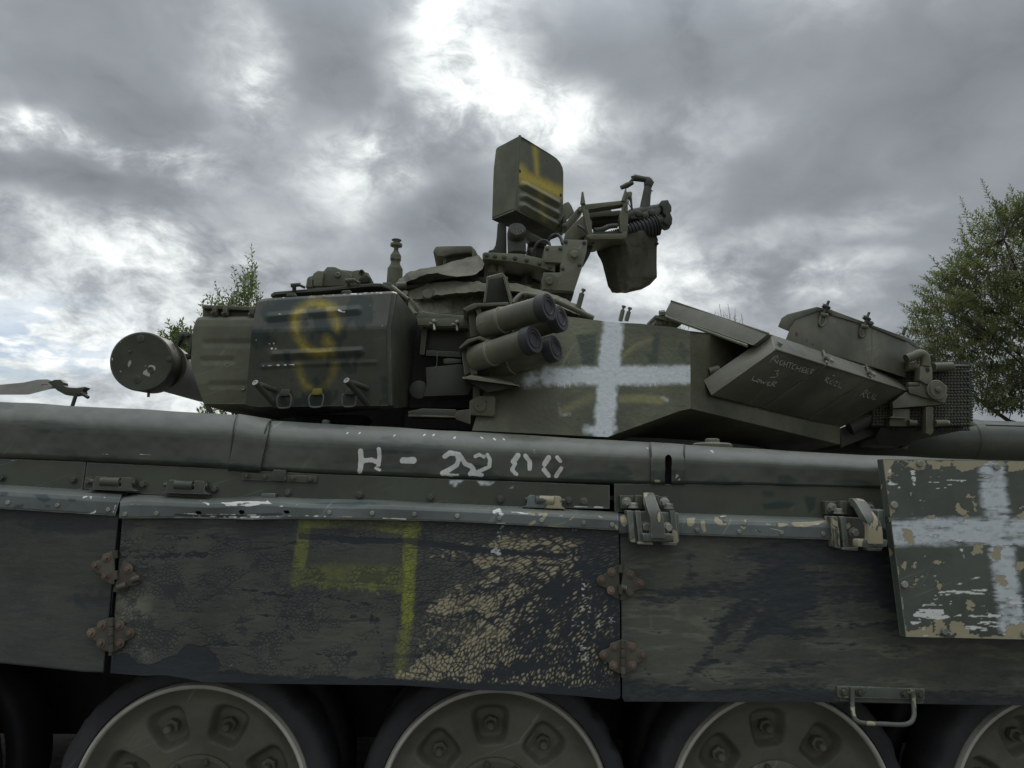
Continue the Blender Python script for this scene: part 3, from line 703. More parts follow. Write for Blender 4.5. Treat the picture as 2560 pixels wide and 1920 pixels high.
# latch strip with its tab
ls = slab('latch_strip', cJ, [(222, 628), (875, 655), (872, 715), (222, 690)], .030, .006, 'plate', TANK, .0015)
bolts('bolt', B_SMALL, cJ, [(268, 655), (424, 663), (665, 674), (818, 683)], .030, ls, scale=1.1)
slab('tab', cJ, [(497, 600), (600, 604), (606, 630), (600, 648), (604, 690), (590, 700), (495, 696), (486, 686), (492, 645), (490, 622)], .020, .010, 'plate', ls, .003)

# skirt strips -----------------------------------------------------------
def strip(bot, top, nx, mat, mk, dz=0.0, dent=None, holes=None):
    B = np.array(bot, float); T = np.array(top, float); xs = np.linspace(0, 1, 40)
    def ip(P): 
        u = (P[:, 0]-P[0, 0])/(P[-1, 0]-P[0, 0]); return np.stack([np.interp(xs, u, P[:, i]) for i in range(2)], 1)
    B, T = ip(B), ip(T); rows = []
    for f, y in ((0, -.016), (.08, -.0175), (.55, -.017), (.74, -.012), (.88, .002), (1.0, .030)):
        rows.append(row(cS, (B*(1-f)+T*f).tolist(), y+dz))
    rows.append([p+np.array([0, .03, .001]) for p in rows[-1]])
    return loft('skirt_strip', rows, nx, [4, 20, 5, 5, 4, 1], mat, TANK, (0, .005, .0), mk, dent, 55, holes=holes)
def m_left(px, py):
    return {'a_scrape': .95*np.maximum.reduce([stroke(px, py, cI, q, w_, 8) for q, w_ in (([(710, 1190), (745, 1180)], 22), ([(780, 1185), (790, 1190)], 30), ([(890, 1195), (905, 1190)], 20), ([(800, 1325), (830, 1305)], 24), ([(960, 1340), (990, 1300), (1030, 1180)], 16), ([(740, 1325), (800, 1325)], 10))]),
            'a_dark': .9*np.maximum.reduce([inside(px, py, cI, q, 24) for q in ([(290, 1160), (400, 1160), (450, 1200), (390, 1240), (330, 1210)], [(0, 1140), (80, 1140), (60, 1180), (0, 1180)], [(130, 1250), (210, 1240), (200, 1285), (100, 1285)], [(580, 1190), (660, 1200), (640, 1230), (600, 1230)], [(380, 1250), (440, 1250), (430, 1280), (390, 1275)])]), 'a_tan': px*0-.5}
st1 = strip([(-700, 1235), (0, 1272), (287, 1289.5)], [(-700, 1165), (0, 1211), (306, 1230)], 150, 'strip', m_left, .006)
def m_mid(px, py):
    nz = rng_noise(px, py, 7, 21)
    s = np.maximum.reduce([.98*inside(px, py, cJ, [(20, 878), (260, 880), (430, 890), (440, 875), (500, 915), (400, 915), (290, 935), (100, 925), (60, 900)], 12),
        .95*stroke(px, py, cI, [(1735, 1215), (1800, 1240)], 30, 16), .9*stroke(px, py, cJ, [(690, 905), (712, 905)], 16, 8), .9*stroke(px, py, cJ, [(550, 930), (575, 925)], 16, 8),
        .95*stroke(px, py, cJ, [(1440, 1020), (1640, 1030)], 14, 8), .95*stroke(px, py, cK, [(540, 760), (580, 745), (600, 780)], 44, 20), .95*stroke(px, py, cK, [(560, 858), (630, 858)], 14, 8), .8*stroke(px, py, cI, [(1060, 1260), (1160, 1245), (1220, 1248)], 9, 7),
        .9*stroke(px, py, cK, [(690, 760), (830, 775)], 20, 8), .8*stroke(px, py, cK, [(1100, 795), (1160, 785)], 14, 8), .9*stroke(px, py, cK, [(1430, 762), (1480, 765)], 12, 8)])
    s = np.maximum(s, .75*stroke(px, py, cI, [(1460, 1315), (1700, 1330), (2000, 1335), (2212, 1345)], 16, 12)); s = np.maximum(s, .86*stroke(px, py, cJ, [(-230, 1000), (0, 1005), (250, 1015), (700, 1000), (950, 1005)], 26, 26)*(.5+.8*nz))
    t = np.maximum.reduce([.9*stroke(px, py, cK, q, w_, 14) for q, w_ in (([(700, 745), (760, 740)], 20), ([(830, 770), (880, 780)], 24), ([(930, 780), (990, 775), (945, 835)], 30), ([(845, 870), (885, 845)], 34), ([(1190, 825), (1250, 785)], 24), ([(1440, 795), (1470, 810)], 18), ([(1010, 882), (1200, 890)], 12), ([(1590, 880), (1600, 900)], 40))])
    t = np.maximum(t, .75*stroke(px, py, cJ, [(920, 1000), (1130, 1005), (1330, 1025)], 16, 12))
    return {'a_scrape': s, 'a_tan': t-.45, 'a_dark': .8*np.maximum.reduce([inside(px, py, cJ, q, 40) for q in ([(780, 880), (1250, 870), (1500, 900), (1200, 920), (900, 905)], [(1560, 860), (1900, 880), (1800, 900)])])}
TORN = [(-28, -10), (-10, -16), (14, -14), (28, 2), (12, 12), (-12, 12)]
def dent(px, py, G):
    d = np.zeros(G.shape); f = np.clip((py-1270)/28, 0, 1)
    e = np.exp(-((px-660)/190.)**2); g = stroke(px, py, cS, [(440, 1290), (560, 1294), (700, 1290)], 6, 6)
    d[..., 1] = e*f*.012*np.sin(px/37.)*.5+g*.0035; d[..., 2] = -e*(1-f)*.004*np.sin(px/60.)
    return d
st2 = strip([(297, 1296), (470, 1295), (620, 1298), (829, 1298), (940, 1300), (1080, 1302.5), (1180, 1306), (1310, 1313.5), (1546, 1326)], [(302, 1241), (330, 1236), (540, 1244), (829, 1246), (950, 1250), (1080, 1257), (1310, 1267), (1546, 1281)], 620, 'strip', m_mid, 0.0, dent, holes=[[cI(x+a*1.1, y+b*1.2) for a, b in TORN] for x, y in ((1715, 1318), (2090, 1320))]+[[cJ(610+a, 974+b) for a, b in TORN]])
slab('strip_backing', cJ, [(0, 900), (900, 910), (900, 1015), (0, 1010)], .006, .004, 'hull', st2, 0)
def m_right(px, py):
    t = np.maximum.reduce([.9*inside(px, py, cL, q, 14) for q in ([(30, 600), (80, 595), (90, 660), (60, 700), (30, 670)], [(500, 625), (590, 615), (590, 650), (550, 690), (520, 690), (505, 650)], [(610, 640), (650, 645), (660, 720), (640, 740), (615, 680)], [(710, 610), (790, 605), (830, 660), (800, 695), (740, 680), (705, 655)], [(850, 640), (960, 630), (1000, 660), (1150, 650), (1260, 670), (1200, 700), (1080, 690), (1040, 720), (960, 700), (930, 720), (890, 690)], [(1000, 700), (1060, 690), (1070, 740), (1020, 740)], [(1270, 660), (1500, 640), (1560, 645), (1400, 690), (1300, 690)], [(730, 750), (900, 752), (860, 765)])])
    s = np.maximum.reduce([.9*stroke(px, py, cL, q, w_, 8) for q, w_ in (([(1090, 670), (1210, 680)], 14), ([(1340, 680), (1480, 670)], 12), ([(470, 752), (1630, 782)], 7), ([(1120, 700), (1210, 720)], 10), ([(760, 615), (800, 612)], 10))])
    return {'a_tan': t-.25, 'a_scrape': s, 'a_dark': .0*px}
st3 = strip([(1548, 1333), (1698, 1337), (2103, 1350), (2900, 1372)], [(1548, 1283), (1694, 1283), (2083, 1295), (2900, 1316)], 300, 'strip', m_right, .004)
bolts('bolt', B_STRIP, cI, [(72, 1232), (500, 1255), (938, 1293)], -.010, st1)
bolts('bolt', B_STRIP, cI, [(1083, 1332), (1355, 1326)], -.017, st2)
bolts('bolt', B_STRIP, cJ, [(980, 972), (1350, 978), (1715, 987), (2085, 1002)], -.017, st2)
bolts('bolt', B_STRIP, cK, [(217, 795), (583, 815), (946, 832), (1311, 854), (1556, 870)], -.017, st2)
bolts('bolt', B_STRIP, cL, [(588, 712), (895, 724), (1204, 732), (1506, 740)], -.013, st3)

# hinges of the strips ---------------------------------------------------
def strip_hinge(c, k, mat):
    """k: left ear x0,x1, barrel x0,x1, right ear x0,x1, top y (left,right), base y (left,right)"""
    x0, x1, b0, b1, x2, x3, yt, yb, sl_ = k
    f = lambda x, y: (x, y+(x-x0)*sl_)
    h = slab('strip_hinge', c, [f(x0-40, yb), f(x0, yb-20), f(x0+6, yt+20), f(x0+30, yt), f(x1, yt), f(x1, yb-38), f(x2, yb-38), f(x2, yt), f(x3-20, yt), f(x3, yt+24), f(x3-6, yb-25), f(x3+30, yb)], .006, .030, mat, TANK, .003)
    p, q = at(*c(*f(b0+4, (yt+yb)/2-14)), .012), at(*c(*f(b1-4, (yt+yb)/2-14)), .012)
    tube('barrel', [p, q], .0125, mat, h, 20)
    tube('pin', [at(*c(*f(x0-14, (yt+yb)/2-14)), .014), at(*c(*f(x3+22, (yt+yb)/2-14)), .014)], .0060, 'boltdark', h, 10)
    return h
strip_hinge(cI, (798, 880, 872, 1040, 1044, 1142, 1003, 1122, .035), 'plate')
strip_hinge(cI, (1432, 1512, 1510, 1672, 1676, 1772, 1033, 1150, .035), 'plate')
strip_hinge(cK, (820, 897, 895, 1052, 1054, 1126, 612, 722, .04), 'strip_tan')
slab('strip_clip', cJ, [(396, 804), (512, 806), (506, 850), (386, 848)], .014, .02, 'strip', TANK, .002)

# rubber skirts ------------------------------------------------------------
def sk_mid(px, py):
    r = np.random.default_rng(91)
    # ---- cells pulled out towards the right-hand hinges
    phi = np.radians(np.interp(py, [1330, 1400, 1480, 1560, 1640, 1700], [10, 22, 35, 42, 56, 72]))
    phi = phi+.25*(fb(px, py, 160, 160, 12, 2)-.5)
    dx, dy = -np.cos(phi), np.sin(phi)
    asp = np.interp(px, [900, 1080, 1250, 1420, 1540], [1.25, 1.8, 2.8, 3.0, 2.3])*np.interp(py, [1340, 1600, 1680, 1720], [1.15, 1.0, .75, .62])
    sd = []
    y = 1285.0
    while y < 1760:
        x = 240.0
        while x < 1560:
            right_ = min(1, max(0, (x-960)/120)); st = (10.5+3*math.sin(x*.013+y*.02))*(1-right_)+right_*(13.5 if y < 1600 else 11.5)*(1.3 if y < 1440 else 1.0)
            sd.append((x+r.uniform(-.5, .5)*st, y+r.uniform(-.5, .5)*st)); x += st
        y += 10.0
    e, cid = cells(px, py, sd, dx, dy, asp)
    big = [(x, y) for x, y in zip(r.uniform(240, 1560, 330), r.uniform(1285, 1760, 330))]
    e2, _ = cells(px, py, big, dx, dy, np.clip(asp*1.1, 1, 2.6), 7)
    rc = r.random(len(sd))[cid]; rc2 = r.random(len(sd))[cid]
    nz = fb(px, py, 34, 26, 61); nf = fb(px, py, 9, 7, 65, 3); nh = fb(px, py, 90, 14, 71); nb = fb(px, py, 170, 120, 81, 3)
    # ---- where the sand paint shows
    T = inside(px, py, cP7, [(300, 330), (450, 180), (640, 150), (1000, 140), (1260, 190), (1250, 320), (1190, 440), (1330, 520), (1560, 900), (1580, 1380), (1380, 1500), (1000, 1560), (500, 1510), (0, 1475), (-400, 1440), (-390, 1380), (-200, 1270), (-80, 1160), (-40, 1000), (20, 880), (-160, 820), (-60, 720), (230, 620), (420, 520), (500, 450), (330, 400)], 110)
    T = T+(nz-.5)*1.1+(nf-.5)*.4
    hole = np.maximum.reduce([inside(px, py, cP7, q, 110) for q in ([(-60, 820), (330, 850), (270, 1010), (150, 1200), (-200, 1230), (-200, 900)], [(80, 560), (360, 560), (330, 640), (60, 690)], [(470, 430), (740, 440), (760, 560), (560, 520)], [(-100, 180), (300, 200), (300, 330), (-100, 340)])])
    spotty = np.maximum(inside(px, py, cP7, [(600, 1150), (1150, 700), (1250, 900), (900, 1330), (650, 1300)], 160), hole*.9)
    # ---- how far the cracks have opened, photo pixels each side
    gap = .45+np.interp(px, [960, 1100, 1250, 1400, 1500], [.2, .35, .6, 1.3, 1.8])+1.2*sst(py, 1560, 1700)*sst(px, 960, 1150)
    gap += 1.0*inside(px, py, cP7, [(700, 620), (1300, 430), (1560, 520), (1600, 1300), (1000, 1250), (650, 1180)], 260)
    for q, w_, a in (([(1230, 560), (950, 860), (650, 1120)], 60, 2.4), ([(1290, 640), (1030, 900), (780, 1180)], 44, 2.4), ([(1050, 560), (820, 690), (560, 850)], 26, 2.6), ([(820, 1290), (620, 1380), (430, 1400)], 70, 4), ([(1180, 860), (1150, 1000), (1080, 1080)], 60, 2.5), ([(520, 900), (600, 690)], 14, 3), ([(0, 880), (330, 850), (520, 940)], 16, 3), ([(300, 640), (700, 530), (1000, 430)], 14, 2.), ([(100, 700), (600, 620), (900, 560)], 12, 2.)):
        gap += a*stroke(px, py, cP7, q, w_, 60)
    gap *= (.55+1.0*fb(px, py, 30, 22, 33, 3)+.25*(rc-.5))*.46
    left = 1-sst(px, 930, 1040)
    gl = np.clip((fb(px, py, 60, 40, 37)-.50)*7, -1.5, .75)+.55*inside(px, py, cM, [(850, 420), (1050, 330), (1500, 300), (1800, 460), (2212, 600), (2212, 960), (1560, 830), (1080, 950), (860, 850)], 200)
    gap = gap*(1-left)+gl*left
    isl = sst(e-gap, -.6, .8)*sst(e2*1.0-gap*.9-.1, -.6, .8)
    drop = (rc2 < np.clip((gap-1.8)*.16, 0, .3))
    isl = np.where(drop, isl*.05, isl)
    tan = sst(T, .45, .6)*(1-sst(hole+(nz-.5)*1.2, .45, .65)*.95)
    ring = (rc2 > .55) & (spotty > .35)
    tan = np.where(ring & (e > gap+2.2), tan*.1, tan)
    tan = np.maximum(tan, sst(T+hole, .55, .7)*sst(nf, .56, .62)*.8*sst(hole, .2, .5))
    # ---- bare rubber
    edge = np.interp(px, [270, 430, 760, 1000, 1175, 1300, 1437, 1552], [1650, 1672, 1690, 1694, 1702, 1714, 1720, 1722])
    bare = sst(py-edge+26*(nz-.5)+10*(nf-.5), -3, 5)
    bare = np.maximum(bare, sst(inside(px, py, cM, [(820, 880), (940, 870), (1080, 960), (1230, 880), (1380, 800), (1520, 800), (1620, 950), (1500, 1080), (800, 1040)], 90)+(nz-.5)*.9, .45, .6))
    bands = [(cP7, [(-1250, 150), (-700, 190), (-300, 190), (0, 225), (450, 285), (900, 310), (1120, 335)], 58, 1.0), (cM, [(1540, 0), (1640, 70), (1780, 105), (1950, 95), (2150, 50)], 36, .62), (cM, [(880, 120), (1150, 150), (1500, 130)], 70, .55), (cM, [(900, 30), (1500, 20)], 60, .45),
             (cM, [(1780, 400), (2110, 440)], 44, .66), (cM, [(1890, 400), (1860, 575), (2120, 592)], 22, .72), (cM, [(2090, 600), (2100, 720), (2212, 830)], 12, .8), (cM, [(1600, 800), (1780, 740)], 24, .62), (cM, [(1240, 830), (1500, 800), (1800, 800)], 18, .75), (cM, [(900, 200), (1000, 160)], 130, .5),
             (cN, [(450, 420), (560, 435), (720, 475)], 20, .76), (cN, [(735, 470), (800, 590), (850, 740), (880, 890)], 18, .76), (cN, [(0, 555), (200, 560)], 16, .8), (cN, [(160, 600), (170, 700), (250, 790), (540, 870)], 12, .74), (cN, [(420, 400), (340, 545)], 9, .8), (cN, [(330, 545), (350, 530)], 46, .72), (cN, [(785, 580), (815, 590)], 54, .72), (cN, [(710, 460), (760, 480)], 54, .72), (cN, [(620, 850), (660, 820)], 60, .66), (cN, [(700, 880), (950, 890)], 24, .7), (cN, [(640, 560), (660, 560)], 34, .7), (cN, [(0, 400), (190, 400)], 40, .58), (cN, [(1130, 460), (1260, 455)], 30, .62), (cN, [(1220, 540), (1330, 570)], 24, .66), (cN, [(1480, 390), (1560, 380)], 40, .66)]
    bn = np.zeros(px.shape)
    for c, q, w_, a in bands: bn = np.maximum(bn, a*stroke(px, py, c, q, w_, 46))
    bare = np.maximum(bare, sst(bn+(nh-.5)*.55+(nf-.5)*.75, .42, .62))
    right = inside(px, py, cP7, [(1230, 60), (1640, 60), (1640, 620), (1330, 560), (1190, 430), (1290, 250)], 120)
    bare = np.maximum(bare, sst(right*.54+(nh-.5)*1.2+(nf-.5)*.7, .42, .72)*.85)
    bare = np.maximum(bare, .7*sst(sst(px, 1500, 1550)*.42+(nz-.5)*1.1, .5, .62))
    bare = np.maximum(bare, .5*sst(.26+(nh-.5)*1.5+.25*sst(1350-py, -30, 30)+.25*sst(420-px, -60, 100)*sst(1440-py, -40, 60), .5, .68)*(1-sst(T, .3, .6)))
    keep = isl*(1-bare)
    keep = np.maximum(keep, left*(1-bare)*(.30+.70*isl))
    lite = left*inside(px, py, cM, [(860, 440), (1060, 440), (1100, 600), (1010, 700), (1080, 900), (960, 870), (860, 640)], 140)*sst(nz+.2*rc, .5, .62)*.9
    # ---- sprayed yellow-green sign
    yel = np.zeros(px.shape)
    def Y(q, w_, a, soft=40):
        nonlocal yel; yel = np.maximum(yel, a*stroke(px, py, cP6, q, w_, soft))
    Y([(345, 60), (310, 330), (265, 600)], 180, .60, 30); Y([(265, 600), (215, 880)], 130, .42, 90)
    yel = np.maximum(yel, .46*inside(px, py, cP6, [(250, -40), (1960, -40), (1940, 210), (1690, 195), (1300, 140), (900, 95), (440, 115), (240, 200)], 34))
    Y([(1810, 150), (1790, 600)], 195, .66, 30); Y([(1790, 600), (1780, 900), (1760, 1380)], 160, .88, 50); Y([(1760, 1380), (1710, 1700)], 140, .52, 90); Y([(1710, 1700), (1660, 2050)], 130, .42, 120)
    yel = np.maximum(yel, .33*inside(px, py, cP6, [(220, 640), (900, 620), (1720, 660), (1720, 930), (1000, 900), (220, 830)], 120)); Y([(220, 830), (700, 880), (1650, 920)], 66, .46, 60)
    drip = sst(fb(px, py, 9, 40, 43, 3), .5, .62)*inside(px, py, cP6, [(180, 820), (1700, 880), (1700, 1000), (180, 950)], 60)*.5
    yel = np.maximum(yel, drip)*(.62+.38*sst(px, 760, 1000))*(.60+.9*fb(px, py, 12, 16, 47, 3))*(1-.4*bare)
    # ---- white flecks
    wh = np.zeros(px.shape)
    for q, w_, a in (([(565, 60), (530, 120), (485, 200)], 44, .72), ([(480, 285), (550, 300)], 66, .78), ([(480, 400), (530, 400)], 30, .66), ([(490, 500), (500, 530)], 60, .74), ([(1300, 560), (1305, 620)], 50, .80), ([(1290, 680), (1370, 690)], 60, .56), ([(1280, 780), (1450, 860)], 110, .46), ([(1540, 900), (1590, 915)], 30, .56), ([(1180, 940), (1290, 930)], 70, .56), ([(1270, 1080), (1300, 1240)], 80, .58), ([(1340, 1000), (1450, 950)], 70, .5), ([(510, 20), (590, 25)], 24, .9), ([(800, 95), (1230, 100)], 14, .5)):
        wh = np.maximum(wh, a*stroke(px, py, cP7, q, w_, 50))
    wh = (wh > .04)*sst(wh*.8+(fb(px, py, 8, 5, 53, 3)-.5)*1.5, .56, .68)*.8
    return {'m_keep': np.clip(np.maximum(keep, wh*0), 0, 1), 'm_tan': tan, 'm_yel': np.clip(yel, 0, 1), 'm_wht': wh, 'm_lite': lite}
def sk_left(px, py):
    nh = fb(px, py, 200, 60, 171); nf = fb(px, py, 12, 8, 175, 3)
    bare = sst(.30+(nh-.5)*1.2+.35*sst(py, 1640, 1680)+.2*sst(1340-py, -20, 40)+(nf-.5)*.4, .42, .75)*.75
    return {'m_keep': (1-bare)*.74}
def sk_right(px, py):
    nh = fb(px, py, 150, 20, 271, 5, .62); nf = fb(px, py, 16, 6, 275, 4); nl = fb(px, py, 200, 120, 281, 3)
    b = np.full(px.shape, .36)
    for c, q, w_, a in ((cL, [(1300, 1330), (980, 1500), (800, 1630), (640, 1700)], 70, .34), (cO, [(1650, 490), (1480, 680), (1300, 920), (1230, 1000)], 80, .44), (cO, [(1830, 510), (1680, 720), (1600, 820)], 50, .42), (cO, [(1900, 520), (1760, 700)], 26, .35), (cO, [(1060, 800), (1400, 790)], 18, .4), (cO, [(1230, 140), (1245, 280)], 60, .4), (cO, [(900, 380), (1500, 360), (2000, 420)], 120, .3), (cO, [(1900, 250), (1950, 500)], 260, .36), (cL, [(950, 870), (1800, 900)], 170, .3), (cL, [(1300, 1080), (2000, 1150)], 280, .34), (cL, [(1250, 1500), (1700, 1450), (2000, 1420)], 46, .34), (cO, [(1700, 950), (2200, 900)], 50, .3), (cO, [(1800, 690), (2200, 670)], 40, .3), (cO, [(800, 1110), (1500, 1100), (2200, 1130)], 90, .36), (cL, [(1900, 900), (2050, 1300), (2080, 1450)], 130, .38), (cO, [(900, 930), (980, 1040), (1080, 1060)], 8, .3), (cO, [(1360, 960), (1420, 1030), (1240, 930)], 8, .3)):
        b += a*stroke(px, py, c, q, w_, w_*1.2+10)
    b -= .22*inside(px, py, cO, [(760, 460), (1400, 470), (1380, 800), (1500, 1000), (1100, 1060), (780, 940)], 160)+.16*inside(px, py, cO, [(740, 60), (1180, 60), (1150, 330), (740, 330)], 120)
    b += .5*sst(py, 1718, 1745)
    bare = sst(b+(nh-.5)*1.15+(nf-.5)*.45+(nl-.5)*.5, .40, .74)
    s = .55*stroke(px, py, cO, [(1400, 500), (1415, 750), (1412, 960)], 9, 12)+.42*stroke(px, py, cO, [(1130, 450), (1150, 560)], 24, 40)+.4*stroke(px, py, cO, [(960, 490), (950, 640)], 16, 24)+.5*stroke(px, py, cO, [(1990, 640), (2210, 610)], 9, 12)+.4*stroke(px, py, cL, [(1480, 970), (1490, 1010)], 16, 20)
    lite = np.clip(sst(nh, .50, .66)*.45+.22*inside(px, py, cO, [(760, 460), (1400, 470), (1380, 800), (1500, 1000), (1100, 1060), (780, 940)], 200)*nl*1.6+s*sst(nf, .38, .6), 0, .8)
    return {'m_keep': 1-bare*(.62+.5*nf), 'm_lite': lite}
loft('rubber_skirt', [row(cS, [(-700, 1635), (0, 1657.8), (100, 1668), (213, 1680), (258, 1681)], .004), row(cS, [(-700, 1430), (0, 1445), (278, 1480)], .012), row(cS, [(-700, 1225), (0, 1262), (297, 1284)], .004)], 260, [50, 60], 'skirt', TANK, (0, .012, 0), sk_left)
def sag(px, py, G):
    d = np.zeros(G.shape); f = np.clip((py-1560)/150, 0, 1)
    d[..., 1] = -.012*f**2*np.exp(-((px-430)/120.)**2)+.006*np.sin(px/210.)*f
    return d
SKM = loft('rubber_skirt', [row(cS, [(274, 1684), (361, 1689), (412, 1686.5), (464, 1694), (508, 1704), (660, 1709), (760, 1709.5), (1003, 1711.5), (1175, 1723), (1300, 1729), (1437, 1740), (1537, 1750), (1549, 1748), (1552, 1742)], 0.0),
     row(cS, [(286, 1540), (700, 1545), (1550, 1560)], 0.0), row(cS, [(306, 1290), (700, 1288), (1100, 1296), (1547.5, 1318)], 0.0)], 680, [84, 130], 'skirt', TANK, (0, .012, 0), sk_mid, sag)
SKM['label'] = 'cracked rubber skirt with flaking sand paint and a yellow sprayed sign'
loft('rubber_skirt', [row(cS, [(1556, 1745), (1561, 1754), (1800, 1755), (2060, 1756), (2560, 1764), (3100, 1775)], .004), row(cS, [(1550, 1322), (2100, 1342), (3100, 1368)], .004)], 720, [200], 'skirt', TANK, (0, .012, 0), sk_right)

# rubber joint hinges ------------------------------------------------------
LEAF = [(0, -120), (-84, -92), (-96, -56), (-150, -38), (-170, -14), (-166, 12), (-150, 28), (-98, 50), (-84, 94), (-30, 122), (0, 128)]
def leaf(c, cx, cy, side, ang, Y, n, name):
    ca, sa = math.cos(ang), math.sin(ang)
    f = lambda x, y: (cx+(side*-x)*ca-y*sa*1.0 if False else cx+ca*(-side*x)-sa*y, cy+sa*(-side*x)+ca*y)
    q = [f(-abs(x) if True else x, y) for x, y in LEAF]
    if side < 0: q = [f(-abs(x), y) for x, y in LEAF]
    h = slab(name, c, q, Y, .005, 'rusty', TANK, .0015)
    bolts('bolt', B_HINGE, c, [f(-58, -66), f(-134, -10), f(-62, 66)], Y, h)
    return h, f
def joint(c, cx, cy, broken=False, Y=-.007):
    # side -1: leaf to the left of the pin, +1: to the right
    h, f = leaf(c, cx, cy, -1, 0.0, Y, 0, 'skirt_hinge')
    ks = [(-118, -60), (-54, 6), (12, 66), (72, 126)] if not broken else [(-118, -64), (28, 90)]
    for a, b in ks: tube('knuckle', [at(*c(cx+8, cy+a), Y-.004), at(*c(cx+8, cy+b), Y-.004)], .0065, 'rusty', h, 12)
    if not broken:
        leaf(c, cx+14, cy, 1, 0.0, Y+.001, 0, 'skirt_hinge')
        tube('hinge_pin', [at(*c(cx+8, cy+126), Y-.004), at(*c(cx+4, cy+152), Y-.004)], .0042, 'rusty', h, 8)
joint(cM, 798, 715)
joint(cO, 742, 845)
joint(cM, 832, 225, True)
h, f = leaf(cM, 858, 285, 1, R_(18), -.008, 0, 'skirt_hinge')
tube('knuckle', [at(*cM(858, 375), -.012), at(*cM(920, 360), -.012)], .0075, 'rusty', h, 12); tube('knuckle', [at(*cM(962, 322), -.012), at(*cM(1022, 306), -.012)], .0075, 'rusty', h, 12)
joint(cO, 724, 300, True)
h, f = leaf(cO, 740, 312, 1, R_(6), -.008, 0, 'skirt_hinge')
tube('knuckle', [at(*cO(772, 350), -.013), at(*cO(800, 400), -.013)], .008, 'rusty', h, 12); tube('knuckle', [at(*cO(735, 340), -.010), at(*cO(770, 352), -.010)], .008, 'bracket', h, 12)

# big brackets that carry the armour panel ----------------------------------
def bracket(ox, oy, shear):
    """drawn in crop L for the left one; the right one is seen more from the side, so its arm reaches further forward"""
    c = lambda x, y: cL(x+ox, y+oy)
    b = slab('skirt_bracket', c, [(28, 460), (380, 470), (372, 575), (36, 556)], .012, .024, 'plate', TANK, .003)
    bolts('bolt', B_BRACK, c, [(78, 510), (352, 515)], .012, b)
    slab('lug', c, [(142, 458), (192, 458), (192, 560), (142, 560)], -.010, .022, 'plate', b, .003); slab('lug', c, [(268, 460), (312, 460), (312, 560), (268, 560)], -.010, .022, 'plate', b, .003)
    slab('clamp_body', c, [(82, 572), (462, 588), (462, 800), (106, 798)], -.032, .050, 'bracket', b, .004)
    for x in (80, 140, 392): slab('clamp_rib', c, [(x, 572), (x+40, 572), (x+64 if x < 200 else x+66, 806), (x+26 if x < 200 else x+24, 800)], -.046, .016, 'bracket', b, .003)
    path = [at(*c(236, 470), .01), at(*c(238+shear*.3, 480), -.03-shear*.0002), at(*c(262+shear*.55, 560), -.062-shear*.0003), at(*c(292+shear*.7, 640), -.074-shear*.0003), at(*c(300+shear*.7, 770), -.072-shear*.0003)]
    bm = bmesh.new(); rs = curve_pts(path, 6); wv = np.array([.0130, 0, 0]); up = []
    for i, p in enumerate(rs):
        d = rs[min(i+1, len(rs)-1)]-rs[max(i-1, 0)]; n = np.cross(d, (1, 0, 0)); n = n/np.linalg.norm(n)*.011
        up.append([bm.verts.new(p+s*wv*(1+.5*i/len(rs))+q*n) for s, q in ((-1, 1), (1, 1), (1, -1), (-1, -1))])
    for A, B in zip(up, up[1:]):
        for k in range(4): bm.faces.new([A[k], A[(k+1) % 4], B[(k+1) % 4], B[k]])
    bm.faces.new(up[0]); bm.faces.new(up[-1][::-1]); bevel(bm, .003)
    from_bm('arm', bm, 'bracket', b, 40)
    slab('arm_foot', c, [(196+shear*.6, 738), (416+shear*.6, 740), (412+shear*.6, 795), (200+shear*.6, 795)], -.076-shear*.0003, .03, 'bracket', b, .005)
    slab('foot_tab', c, [(155, 800), (270, 800), (268, 822), (158, 816)], -.05, .03, 'bracket', b, .002); slab('foot_tab', c, [(340, 802), (446, 802), (442, 824), (344, 822)], -.05, .03, 'bracket', b, .002)
    bolts('bolt', B_BRACK, c, [(215+shear*.2, 690), (378+shear*.2, 694)], -.033, b, scale=1.0)
    inst('bolt', B_BRACK, b, at(*c(128, 550), -.02), (0, 0, 1)); inst('bolt', B_BRACK, b, at(*c(385, 556), -.02), (0, 0, 1))
    return b
bracket(0, 0, 0); bracket(1492, 42, 120)
slab('panel_stop', cL, [(1905, 565), (1965, 560), (1968, 705), (1900, 700)], -.075, .10, 'bracket', TANK, .01)

